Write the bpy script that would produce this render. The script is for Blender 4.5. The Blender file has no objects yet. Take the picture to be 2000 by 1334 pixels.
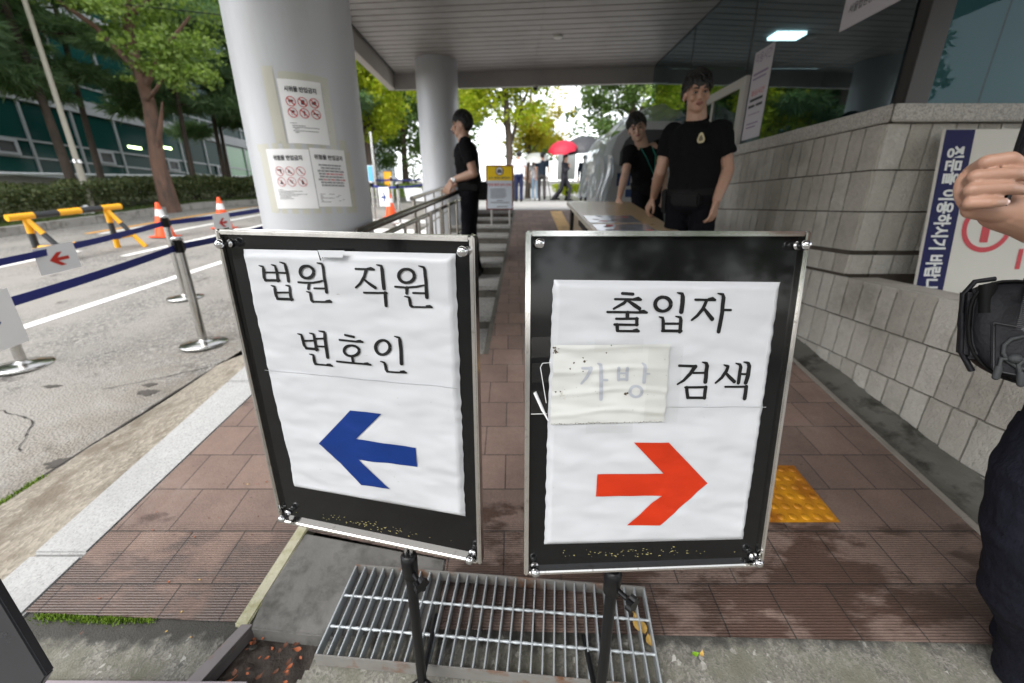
import bpy, bmesh, math, random
from mathutils import Vector, Matrix, noise
V = Vector
sc = bpy.context.scene
COL = sc.collection
rad = math.radians
# ------------------------------------------------------------------ camera, sky, sun, exposure
cd = bpy.data.cameras.new('camera'); cam = bpy.data.objects.new('camera', cd); COL.objects.link(cam)
cam.location = (0, 0, 1.44); cam.rotation_euler = (rad(90 - 18.94), 0, 0)
cd.sensor_width = 36; cd.lens = 14.0; cd.clip_start = .02; cd.clip_end = 1500
cd.dof.use_dof = True; cd.dof.focus_distance = .76; cd.dof.aperture_fstop = 2.9; cd.dof.aperture_blades = 9
sc.camera = cam
w = bpy.data.worlds.new('World'); sc.world = w; w.use_nodes = True
nt = w.node_tree; bg = nt.nodes['Background']
sky = nt.nodes.new('ShaderNodeTexSky'); sky.sky_type = 'NISHITA'; sky.sun_disc = False
SUN_EL, SUN_AZ = rad(52), rad(222)          # azimuth clockwise from +Y
sky.sun_elevation = SUN_EL; sky.sun_rotation = SUN_AZ; sky.air_density = 1.0; sky.dust_density = 1.0; sky.ozone_density = 1.0
hs = nt.nodes.new('ShaderNodeHueSaturation'); hs.inputs['Saturation'].default_value = .16
nt.links.new(sky.outputs[0], hs.inputs['Color']); nt.links.new(hs.outputs[0], bg.inputs[0])
bg.inputs[1].default_value = .15
sl = bpy.data.lights.new('sun', 'SUN'); sl.energy = 1.0; sl.angle = rad(45); sl.color = (1, .965, .91)
so = bpy.data.objects.new('sun', sl); COL.objects.link(so)
sd = V((math.sin(SUN_AZ) * math.cos(SUN_EL), math.cos(SUN_AZ) * math.cos(SUN_EL), math.sin(SUN_EL)))
so.rotation_euler = (-sd).to_track_quat('-Z', 'Y').to_euler(); so.location = (-20, -20, 30)
vs = sc.view_settings
sc.display_settings.display_device = 'sRGB'
vs.view_transform = 'Standard'; vs.look = 'None'; vs.gamma = 1; vs.use_curve_mapping = False
vs.exposure = 1.78
sc.cycles.max_bounces = 7; sc.cycles.diffuse_bounces = 3; sc.cycles.glossy_bounces = 4
sc.cycles.transmission_bounces = 5; sc.cycles.transparent_max_bounces = 12
sc.cycles.caustics_reflective = False; sc.cycles.caustics_refractive = False
sc.cycles.sample_clamp_indirect = 6
sc.cycles.use_denoising = True

# ------------------------------------------------------------------ helpers
def S(r, g, b):                     # 0-255 display colour to linear
    f = lambda v: (v/255/12.92) if v/255 <= .04045 else ((v/255 + .055)/1.055)**2.4
    return (f(r), f(g), f(b))
def newmat(name):
    m = bpy.data.materials.new(name); m.use_nodes = True
    t = m.node_tree; return m, t, t.nodes['Principled BSDF']
def N(t, typ, **kw):
    n = t.nodes.new('ShaderNode' + typ)
    for k, v in kw.items(): setattr(n, k, v)
    return n
def mixc(t, fac, a, b, mode='MIX'):
    n = N(t, 'Mix', data_type='RGBA', blend_type=mode)
    for s, v in ((0, fac), (6, a), (7, b)):
        if hasattr(v, 'links'): t.links.new(v, n.inputs[s])
        else: n.inputs[s].default_value = v if s == 0 else (*v[:3], 1)
    return n.outputs[2]
def noise_n(t, scale, detail=4, vec=None, rough=.55):
    n = N(t, 'TexNoise'); n.inputs['Scale'].default_value = scale; n.inputs['Detail'].default_value = detail; n.inputs['Roughness'].default_value = rough
    if vec is not None: t.links.new(vec, n.inputs['Vector'])
    return n
def ramp(t, src, a, b, ca=(0, 0, 0), cb=(1, 1, 1)):
    r = N(t, 'ValToRGB'); r.color_ramp.elements[0].position = a; r.color_ramp.elements[1].position = b
    r.color_ramp.elements[0].color = (*ca, 1); r.color_ramp.elements[1].color = (*cb, 1)
    t.links.new(src, r.inputs[0]); return r.outputs[0]
def objco(t, scale=None):
    o = N(t, 'TexCoord').outputs['Object']
    if scale:
        m = N(t, 'Mapping'); m.inputs['Scale'].default_value = scale; t.links.new(o, m.inputs[0]); return m.outputs[0]
    return o
def bump(t, b, h, strength=.3, dist=.01):
    n = N(t, 'Bump'); n.inputs['Strength'].default_value = strength; n.inputs['Distance'].default_value = dist
    t.links.new(h, n.inputs['Height']); t.links.new(n.outputs[0], b.inputs['Normal']); return n
def pm(name, c, rough=.6, metal=0, var=.12, sc_=6, bmp=0, bsc=60, bd=.004, dirt=None, dsc=3, dt=(.5, .7), isl=0, stretch=None, spec=.5, coat=0, sheen=0):
    m, t, b = newmat(name)
    co = objco(t, stretch)
    n = noise_n(t, sc_, 5, co)
    out = mixc(t, n.outputs[0], [v*(1 - var) for v in c], [min(1, v*(1 + var)) for v in c])
    if isl:
        g = N(t, 'NewGeometry')
        r = ramp(t, g.outputs['Random Per Island'], 0, 1, (1 - isl,)*3, (1, 1, 1))
        out = mixc(t, 1.0, out, r, 'MULTIPLY')
    if dirt:
        dn = noise_n(t, dsc, 6, co, .65)
        out = mixc(t, ramp(t, dn.outputs[0], *dt), out, dirt)
    t.links.new(out, b.inputs['Base Color'])
    rr_ = N(t, 'MapRange'); rr_.inputs[3].default_value = max(.02, rough - .08); rr_.inputs[4].default_value = min(1, rough + .08)
    t.links.new(n.outputs[0], rr_.inputs[0]); t.links.new(rr_.outputs[0], b.inputs['Roughness'])
    b.inputs['Metallic'].default_value = metal; b.inputs['Specular IOR Level'].default_value = spec
    b.inputs['Coat Weight'].default_value = coat; b.inputs['Coat Roughness'].default_value = .05
    if sheen: b.inputs['Sheen Weight'].default_value = sheen
    if bmp: bump(t, b, noise_n(t, bsc, 5, co).outputs[0], bmp, bd)
    return m

class MB:
    def __init__(s): s.v = []; s.f = []; s.m = []; s.sm = []
    def face(s, pts, m=0, smooth=False):
        i = len(s.v); s.v += [tuple(p) for p in pts]; s.f.append(tuple(range(i, i + len(pts)))); s.m.append(m); s.sm.append(smooth)
    def raw(s, vs_, fs, m=0, smooth=False):
        i = len(s.v); s.v += [tuple(p) for p in vs_]
        for f in fs: s.f.append(tuple(i + k for k in f)); s.m.append(m); s.sm.append(smooth)
    def obox(s, o, ex, ey, ez, m=0):        # parallelepiped: corner o and three edge vectors
        o, ex, ey, ez = V(o), V(ex), V(ey), V(ez)
        p = [o + ex*i + ey*j + ez*k for k in (0, 1) for j in (0, 1) for i in (0, 1)]
        s.raw(p, [(0, 2, 3, 1), (4, 5, 7, 6), (0, 1, 5, 4), (2, 6, 7, 3), (0, 4, 6, 2), (1, 3, 7, 5)], m)
    def box(s, a, b, m=0):
        s.obox(a, (b[0] - a[0], 0, 0), (0, b[1] - a[1], 0), (0, 0, b[2] - a[2]), m)
    def tube(s, pts, r, n=10, m=0, caps=True, smooth=True, oval=1):
        pts = [V(p) for p in pts]; L = len(pts); rs = r if isinstance(r, (list, tuple)) else [r]*L
        rings = []; px = None
        for i, p in enumerate(pts):
            d = (pts[min(i + 1, L - 1)] - pts[max(i - 1, 0)]).normalized()
            if px is None: px = d.orthogonal().normalized() if abs(d.z) > .9 else d.cross(V((0, 0, 1))).normalized()
            px = (px - d*px.dot(d)).normalized(); py = d.cross(px)
            rings.append([p + (px*math.cos(2*math.pi*k/n) + py*oval*math.sin(2*math.pi*k/n))*rs[i] for k in range(n)])
        vs_ = [q for R_ in rings for q in R_]
        fs = [(i*n + k, i*n + (k + 1) % n, (i + 1)*n + (k + 1) % n, (i + 1)*n + k) for i in range(L - 1) for k in range(n)]
        s.raw(vs_, fs, m, smooth)
        if caps: s.face(list(reversed(rings[0])), m); s.face(rings[-1], m)
    def lathe(s, c, prof, n=20, m=0, axis='z', smooth=True, M=None):    # prof: [(radius, height)]
        vs_ = []
        for r, h in prof:
            for k in range(n):
                a = 2*math.pi*k/n; q = V((r*math.cos(a), r*math.sin(a), h))
                if M: q = M @ q
                vs_.append(V(c) + q)
        L = len(prof)
        fs = [(i*n + k, i*n + (k + 1) % n, (i + 1)*n + (k + 1) % n, (i + 1)*n + k) for i in range(L - 1) for k in range(n)]
        s.raw(vs_, fs, m, smooth)
        if prof[0][0] > 1e-6: s.face([vs_[k] for k in reversed(range(n))], m)
        if prof[-1][0] > 1e-6: s.face([vs_[(L - 1)*n + k] for k in range(n)], m)
    def ell(s, c, r, M=None, n=14, k=9, m=0):
        vs_ = []; c = V(c)
        for i in range(k + 1):
            ph = math.pi*i/k - math.pi/2
            for j in range(n):
                a = 2*math.pi*j/n
                q = V((r[0]*math.cos(ph)*math.cos(a), r[1]*math.cos(ph)*math.sin(a), r[2]*math.sin(ph)))
                vs_.append(c + (M @ q if M else q))
        s.raw(vs_, [(i*n + j, i*n + (j + 1) % n, (i + 1)*n + (j + 1) % n, (i + 1)*n + j) for i in range(k) for j in range(n)], m, True)
    def caps(s, p0, r0, p1, r1, n=12, m=0):
        p0, p1 = V(p0), V(p1); d = (p1 - p0).normalized()
        P, R = [], []
        for a in (-80, -55, -25): P.append(p0 + d*r0*math.sin(rad(a))); R.append(r0*math.cos(rad(a)))
        P.append(p0); R.append(r0); P.append(p1); R.append(r1)
        for a in (25, 55, 80): P.append(p1 + d*r1*math.sin(rad(a))); R.append(r1*math.cos(rad(a)))
        s.tube(P, R, n, m)
    def loft(s, rings, n=20, m=0):         # rings: (centre, half axis a, half axis b)
        vs_ = []
        for c, a, b in rings:
            for k in range(n):
                t_ = 2*math.pi*k/n; vs_.append(V(c) + V(a)*math.cos(t_) + V(b)*math.sin(t_))
        L = len(rings)
        s.raw(vs_, [(i*n + k, i*n + (k + 1) % n, (i + 1)*n + (k + 1) % n, (i + 1)*n + k) for i in range(L - 1) for k in range(n)], m, True)
        s.face([vs_[k] for k in reversed(range(n))], m); s.face([vs_[(L - 1)*n + k] for k in range(n)], m)
    def prism(s, poly, d, m=0):            # polygon of 3-D points pushed along d
        a = [V(p) for p in poly]; b = [p + V(d) for p in a]; n = len(a)
        s.face(list(reversed(a)), m); s.face(b, m)
        for i in range(n): s.face([a[i], a[(i + 1) % n], b[(i + 1) % n], b[i]], m)
    def build(s, name, mats, parent=None, remesh=0, smooth=0, keep=None, bevel=0):
        me = bpy.data.meshes.new(name); me.from_pydata(s.v, [], s.f)
        me.polygons.foreach_set('material_index', s.m); me.polygons.foreach_set('use_smooth', s.sm); me.update()
        o = bpy.data.objects.new(name, me); COL.objects.link(o)
        for m in (mats if isinstance(mats, (list, tuple)) else [mats]): me.materials.append(m)
        if bevel:
            bm = bmesh.new(); bm.from_mesh(me); bmesh.ops.remove_doubles(bm, verts=bm.verts, dist=1e-6)
            bmesh.ops.recalc_face_normals(bm, faces=bm.faces)
            bmesh.ops.bevel(bm, geom=[e for e in bm.edges if len(e.link_faces) == 2 and e.calc_face_angle(0) > .6], offset=bevel, segments=2, affect='EDGES', clamp_overlap=True)
            bm.to_mesh(me); bm.free()
        if remesh:
            md = o.modifiers.new('r', 'REMESH'); md.mode = 'VOXEL'; md.voxel_size = remesh; md.use_smooth_shade = True
            if smooth:
                md = o.modifiers.new('s', 'SMOOTH'); md.factor = .5; md.iterations = smooth
            m2 = bpy.data.meshes.new_from_object(o.evaluated_get(bpy.context.evaluated_depsgraph_get()))
            o.modifiers.clear(); o.data = m2
            if not m2.materials: m2.materials.append(mats if not isinstance(mats, (list, tuple)) else mats[0])
            bpy.data.meshes.remove(me)
        if parent: o.parent = parent
        return o
def tag(o, label, cat, group=None, kind=None):
    o['label'] = label
    if cat: o['category'] = cat
    if group: o['group'] = group
    if kind: o['kind'] = kind
    return o
def thing(name, label, cat, loc=(0, 0, 0), rot=(0, 0, 0), group=None):
    e = bpy.data.objects.new(name, None); COL.objects.link(e); e.location = loc; e.rotation_euler = rot; e.empty_display_size = .1
    return tag(e, label, cat, group)
def struct(o): o['kind'] = 'structure'; return o
def copy_tree(o, parent=None):
    c = o.copy(); COL.objects.link(c)
    if parent: c.parent = parent
    for ch in list(o.children): copy_tree(ch, c)
    return c
def text_polys(s, size, bold=0, align='LEFT'):
    c = bpy.data.curves.new('t', 'FONT'); c.body = s; c.size = size; c.offset = bold; c.align_x = align; c.resolution_u = 3
    o = bpy.data.objects.new('t', c); COL.objects.link(o)
    me = bpy.data.meshes.new_from_object(o.evaluated_get(bpy.context.evaluated_depsgraph_get()))
    vs_ = [v.co.copy() for v in me.vertices]; fs = [tuple(p.vertices) for p in me.polygons]
    bpy.data.objects.remove(o); bpy.data.curves.remove(c); bpy.data.meshes.remove(me)
    return vs_, fs
def put_text(mb, s, size, fn, m=0, bold=0, align='CENTER', fit=None):
    vs_, fs = text_polys(s, size, bold*size, align)
    if fit and vs_:
        x0 = min(v.x for v in vs_); x1 = max(v.x for v in vs_); k = fit/(x1 - x0)
        for v in vs_: v.x *= k
    mb.raw([fn(v.x, v.y) for v in vs_], fs, m)
def rough_sheet(pts_fn, nu, nv, name, mat, parent=None):
    mb = MB(); vs_ = [pts_fn(i/nu, j/nv) for j in range(nv + 1) for i in range(nu + 1)]
    mb.raw(vs_, [(j*(nu + 1) + i, j*(nu + 1) + i + 1, (j + 1)*(nu + 1) + i + 1, (j + 1)*(nu + 1) + i) for j in range(nv) for i in range(nu)], 0, True)
    return mb.build(name, mat, parent)
def rz(Y):      # road height
    if Y < 0: return -.08
    return .11*Y - .08 if Y < 13 else 1.35 + (Y - 13)*.05 if Y < 18 else 1.6 + (Y - 18)*.055
def bz(Y):      # pavement ramp height
    if Y < 0: return 0
    return .175*Y if Y < 7.7 else 1.3475 + (Y - 7.7)*.0246 if Y < 18 else 1.601 + (Y - 18)*.055
def stz(Y): return .42 + (Y - 2.4)*.135
CHROME = pm('chrome', (.62, .62, .63), .12, 1, .08, 20)
STEEL = pm('stainless steel', (.52, .51, .49), .22, 1, .12, 30, dirt=(.25, .22, .19), dsc=14, dt=(.6, .8))
BLACKP = pm('black plastic', (.006, .006, .007), .38, 0, .2, 20, spec=.3)
BLUEBELT = pm('blue webbing', S(22, 32, 112), .6, 0, .1, 40, .3, 400, .001)
WHITEP = pm('white paper', (.82, .82, .83), .5, 0, .02, 5)
REDP = pm('red print', S(196, 45, 28), .5, 0, .05, 20)
DARKTXT = pm('dark print', (.03, .03, .035), .5, 0, .1, 20)
REDINK = pm('red ink', S(190, 40, 40), .5, 0, .05, 20)
BLUEINK = pm('blue ink', S(40, 60, 150), .5, 0, .05, 20)
YELLOW = pm('yellow paint', S(238, 170, 20), .4, 0, .12, 8, dirt=S(120, 66, 30), dsc=9, dt=(.64, .72))
BLACKPAINT = pm('black paint', (.02, .021, .023), .4, 0, .2, 10)
# ------------------------------------------------------------------ ground, road, pavement
TER = pm('earth', (.10, .095, .08), .95, 0, .3, .5, .4, 20)
mb = MB()
Ys = [-120, -30, -6, -2, 0, 4, 8, 13, 18, 30, 60, 140, 500]
for a, b in zip(Ys, Ys[1:]):
    za, zb = min(rz(a), bz(a)) - .22, min(rz(b), bz(b)) - .22
    mb.face([(-300, a, za), (300, a, za), (300, b, zb), (-300, b, zb)])
struct(mb.build('ground', TER))
def asphalt():
    m, t, b = newmat('worn asphalt'); co = objco(t)
    ag = N(t, 'TexVoronoi'); ag.inputs['Scale'].default_value = 70; t.links.new(co, ag.inputs['Vector'])
    spk = ramp(t, ag.outputs['Color'], .35, .95, (.105, .099, .092), (.37, .352, .325))
    big = noise_n(t, .8, 6, co, .65)
    c = mixc(t, ramp(t, big.outputs[0], .42, .62), spk, (.25, .236, .215))
    fine = noise_n(t, 260, 2, co); c = mixc(t, .35, c, fine.outputs[0], 'OVERLAY')
    oil = noise_n(t, 2.3, 5, co, .7); c = mixc(t, ramp(t, oil.outputs[0], .62, .70), c, (.085, .076, .068))
    # paler, sandier wear towards the gutter
    sx = N(t, 'SeparateXYZ'); t.links.new(co, sx.inputs[0])
    mr = N(t, 'MapRange'); mr.inputs[1].default_value = -3.6; mr.inputs[2].default_value = -2.2; t.links.new(sx.outputs[0], mr.inputs[0])
    wn = noise_n(t, 3.5, 5, co, .7)
    mu = N(t, 'Math', operation='MULTIPLY'); t.links.new(mr.outputs[0], mu.inputs[0]); t.links.new(ramp(t, wn.outputs[0], .38, .62), mu.inputs[1])
    c = mixc(t, mu.outputs[0], c, mixc(t, ag.outputs['Distance'], (.235, .208, .172), (.11, .098, .084)))
    t.links.new(c, b.inputs['Base Color']); b.inputs['Roughness'].default_value = .88
    bump(t, b, ag.outputs['Distance'], .9, .006); return m
ASPH = asphalt()
def seamx(Y): return -2.44 + (Y - 1.54)*.085 if Y > 0 else -2.57 + Y*.02
def prof_sheet(name, xl, xr, y0, y1, zf, mat, n=60, dz=0, nx=1, parent=None):
    mb = MB(); vs_ = []
    for i in range(n + 1):
        Y = y0 + (y1 - y0)*i/n
        for k in range(nx + 1):
            x = (xl(Y) if callable(xl) else xl)*(1 - k/nx) + (xr(Y) if callable(xr) else xr)*k/nx
            vs_.append((x, Y, (zf(Y, x) if zf.__code__.co_argcount > 1 else zf(Y)) + dz))
    W_ = nx + 1
    mb.raw(vs_, [(i*W_ + k, i*W_ + k + 1, (i + 1)*W_ + k + 1, (i + 1)*W_ + k) for i in range(n) for k in range(nx)])
    return mb.build(name, mat, parent)
struct(prof_sheet('road', -60, lambda Y: seamx(Y) if Y < 9 else min(seamx(9) + (Y - 9)*.2, -.25), -60, 60, rz, ASPH, 240))
# far kerb line of the road
def fkx(Y): return -10.25 + (Y - 8.2)*.155
PAINT = pm('worn white road paint', (.72, .71, .69), .7, 0, .1, 9, .2, 120, .002, dirt=(.25, .24, .22), dsc=18, dt=(.60, .72))
YPAINT = pm('yellow road paint', S(225, 160, 50), .7, 0, .1, 9, dirt=(.25, .2, .12), dsc=18, dt=(.6, .72))
def strip(name, x0, y0, x1, y1, wd, mat, n=14, zf=rz, dz=.004):
    d = V((x1 - x0, y1 - y0, 0)).normalized(); nrm = V((-d.y, d.x, 0))*wd/2; mb = MB(); vs_ = []
    for i in range(n + 1):
        p = V((x0, y0, 0)).lerp(V((x1, y1, 0)), i/n)
        for q in (p - nrm, p + nrm): vs_.append((q.x, q.y, zf(q.y) + dz))
    mb.raw(vs_, [(2*i, 2*i + 1, 2*i + 3, 2*i + 2) for i in range(n)]); return struct(mb.build(name, mat))
strip('lane_line', -4.93, 1.0, -4.40, 7.2, .14, PAINT)
strip('lane_line', -4.25, 8.2, -4.0, 11.4, .14, PAINT)
strip('lane_line', -6.35, 6.6, -5.7, 10.6, .13, PAINT)
strip('lane_line', -7.9, 4.3, -7.6, 7.0, .45, PAINT)
strip('lane_line', -7.35, 8.6, -6.9, 11.6, .14, PAINT)
strip('lane_line', -8.9, 8.6, -7.9, 15.5, .13, YPAINT, dz=.005)
strip('lane_line', -8.6, 8.6, -7.6, 15.5, .16, PAINT, dz=.005)
strip('crossing_stripe', -3.4, 9.0, -1.75, 8.8, .5, PAINT); strip('crossing_stripe', -3.6, 10.4, -1.75, 10.2, .5, PAINT)
CONC = pm('grey kerb concrete', (.30, .285, .26), .85, 0, .2, 3, .3, 60, .005, dirt=(.13, .12, .10), dsc=5, dt=(.5, .7))
mb = MB()
for i in range(40):
    a = -4 + i*1.0; b = a + .99; za, zb = rz(a), rz(b)
    mb.raw([(fkx(a), a, za - .1), (fkx(b), b, zb - .1), (fkx(b), b, zb + .17), (fkx(a), a, za + .17), (fkx(a) - .18, a, za + .17), (fkx(b) - .18, b, zb + .17)], [(0, 1, 2, 3), (3, 2, 5, 4)])
struct(mb.build('far_kerb', CONC))
VERGE = pm('verge soil and grass', (.075, .085, .035), .95, 0, .45, 6, .5, 60, .02)
struct(prof_sheet('verge', -40, lambda Y: fkx(Y) - .17, -8, 60, lambda Y: rz(Y) + .14, VERGE, 60))
# gutter of pale concrete between asphalt and granite kerb
def gutter_mat():
    m, t, b = newmat('pebbly gutter concrete'); co = objco(t)
    vo = N(t, 'TexVoronoi'); vo.inputs['Scale'].default_value = 62; t.links.new(co, vo.inputs[0])
    c = ramp(t, vo.outputs['Color'], .1, .95, (.10, .085, .065), (.32, .285, .235))
    n = noise_n(t, 4, 6, co, .7); c = mixc(t, ramp(t, n.outputs[0], .50, .62), c, (.09, .068, .046))
    n2 = noise_n(t, 1.4, 4, co); c = mixc(t, ramp(t, n2.outputs[0], .3, .7), c, mixc(t, .45, c, (.27, .24, .195)))
    t.links.new(c, b.inputs['Base Color']); b.inputs['Roughness'].default_value = .9; bump(t, b, vo.outputs['Distance'], .6, .005); return m
GUT = gutter_mat()
def gox(Y): return -1.80 + (Y - 1.16)*.02
def gix(Y): return -1.61 + (Y - .95)*.06
def gutz(Y, x):
    s = seamx(Y); k = max(0, min(1, (x - s)/(gox(Y) - s)))
    return rz(Y)*(1 - k) + (bz(Y) - .02)*k + .015*noise.noise(V((x*4, Y*4, 0)))
struct(prof_sheet('gutter', seamx, lambda Y: gox(Y) + .01, -1.2, 2.9, gutz, GUT, 60, 0, 8))
SEAM = pm('dark joint dirt', (.025, .022, .02), .95, 0, .3, 20)
mb = MB(); random.seed(4)
for i in range(70):
    Y0 = -.6 + i*.052; Y1 = Y0 + .054
    if not (0 < i < 69): continue
    j = lambda y: seamx(y) + .012*noise.noise(V((0, y*9, 3)))
    wd = .006 + .007*abs(noise.noise(V((5, Y0*11, 1))))
    mb.face([(j(Y0) - wd, Y0, rz(Y0) + .006), (j(Y0) + wd, Y0, rz(Y0) + .006), (j(Y1) + wd, Y1, rz(Y1) + .006), (j(Y1) - wd, Y1, rz(Y1) + .006)])
struct(mb.build('road_joint', SEAM))
# cracks and tar patches in the worn lane
TARM = pm('dark tar patch', (.062, .055, .048), .9, 0, .35, 12, .5, 90, .004)
def crack(pts, wd):
    mb = MB(); L = []
    for (a, b) in zip(pts, pts[1:]):
        for i in range(14): u = i/14; L.append((a[0] + (b[0] - a[0])*u + .025*noise.noise(V((a[0]*9 + u*5, a[1]*7, 1))), a[1] + (b[1] - a[1])*u + .02*noise.noise(V((u*6, a[1]*5, 4)))))
    for p, q in zip(L, L[1:]):
        w_ = wd*(.4 + abs(noise.noise(V((p[0]*20, p[1]*20, 2))))*1.6); d = V((q[0] - p[0], q[1] - p[1])); d = d.normalized() if d.length else V((1, 0)); nx_, ny_ = -d.y*w_, d.x*w_
        mb.face([(p[0] - nx_, p[1] - ny_, rz(p[1] - ny_) + .005), (q[0] - nx_, q[1] - ny_, rz(q[1] - ny_) + .005), (q[0] + nx_, q[1] + ny_, rz(q[1] + ny_) + .005), (p[0] + nx_, p[1] + ny_, rz(p[1] + ny_) + .005)])
    struct(mb.build('road_crack', SEAM))
crack([(-2.9, 2.55), (-2.55, 2.75), (-2.36, 2.9)], .004); crack([(-3.6, 3.9), (-3.1, 4.2), (-2.75, 4.35), (-2.2, 4.3)], .004); crack([(-2.75, 1.9), (-3.0, 2.2), (-3.5, 2.35)], .0035); crack([(-5.4, 4.8), (-4.9, 5.3), (-4.6, 6.3), (-4.3, 7.0)], .005)
def tar(cx, cy, rx, ry, seed):
    mb = MB(); pts = []
    for k in range(44):
        a = 2*math.pi*k/44; r = .55 + .9*abs(noise.noise(V((math.cos(a)*1.7, math.sin(a)*1.7, seed)))) + .25*noise.noise(V((math.cos(a)*6, math.sin(a)*6, seed)))
        x, y = cx + rx*r*math.cos(a) + ry*.6*r*math.sin(a)*.3, cy + ry*r*math.sin(a); pts.append((x, y, rz(y) + .0045))
    mb.face(pts); struct(mb.build('tar_patch', TARM))
tar(-2.55, 2.52, .10, .045, 3); tar(-2.42, 1.83, .10, .05, 6); tar(-2.62, 2.62, .05, .03, 9); tar(-3.3, 2.6, .08, .03, 12)
# granite kerb stones
def granite(name, a, b_, s=170, ir=.1):
    m, t, b = newmat(name); co = objco(t)
    vo = N(t, 'TexVoronoi'); vo.inputs['Scale'].default_value = s; t.links.new(co, vo.inputs[0])
    n = noise_n(t, s*.5, 3, co); c = ramp(t, n.outputs[0], .35, .62, a, b_)
    c = mixc(t, ramp(t, vo.outputs['Color'], .72, .95), c, [v*.6 for v in a])
    n2 = noise_n(t, 1.2, 5, co); c = mixc(t, ramp(t, n2.outputs[0], .5, .8), c, [v*.75 for v in a])
    g = N(t, 'NewGeometry'); c = mixc(t, 1, c, ramp(t, g.outputs['Random Per Island'], 0, 1, (1 - ir,)*3, (1, 1, 1)), 'MULTIPLY')
    t.links.new(c, b.inputs['Base Color']); b.inputs['Roughness'].default_value = .7; bump(t, b, n.outputs[0], .3, .003); return m
GRAN = granite('white granite', (.32, .32, .317), (.42, .42, .415), 230)
for a, b in ((.70, 1.148), (1.155, 2.262), (2.27, 3.4)):
    mb = MB(); o = [(gox(a), a, bz(a) - .16), (gix(a), a, bz(a) - .16), (gix(b), b, bz(b) - .16), (gox(b), b, bz(b) - .16)]
    if a == .70: o[0] = (gox(a) - .01, a, bz(a) - .16)
    mb.prism([V(p) for p in o], (0, 0, .163)); struct(mb.build('kerb_stone', GRAN, bevel=.008))
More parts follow.
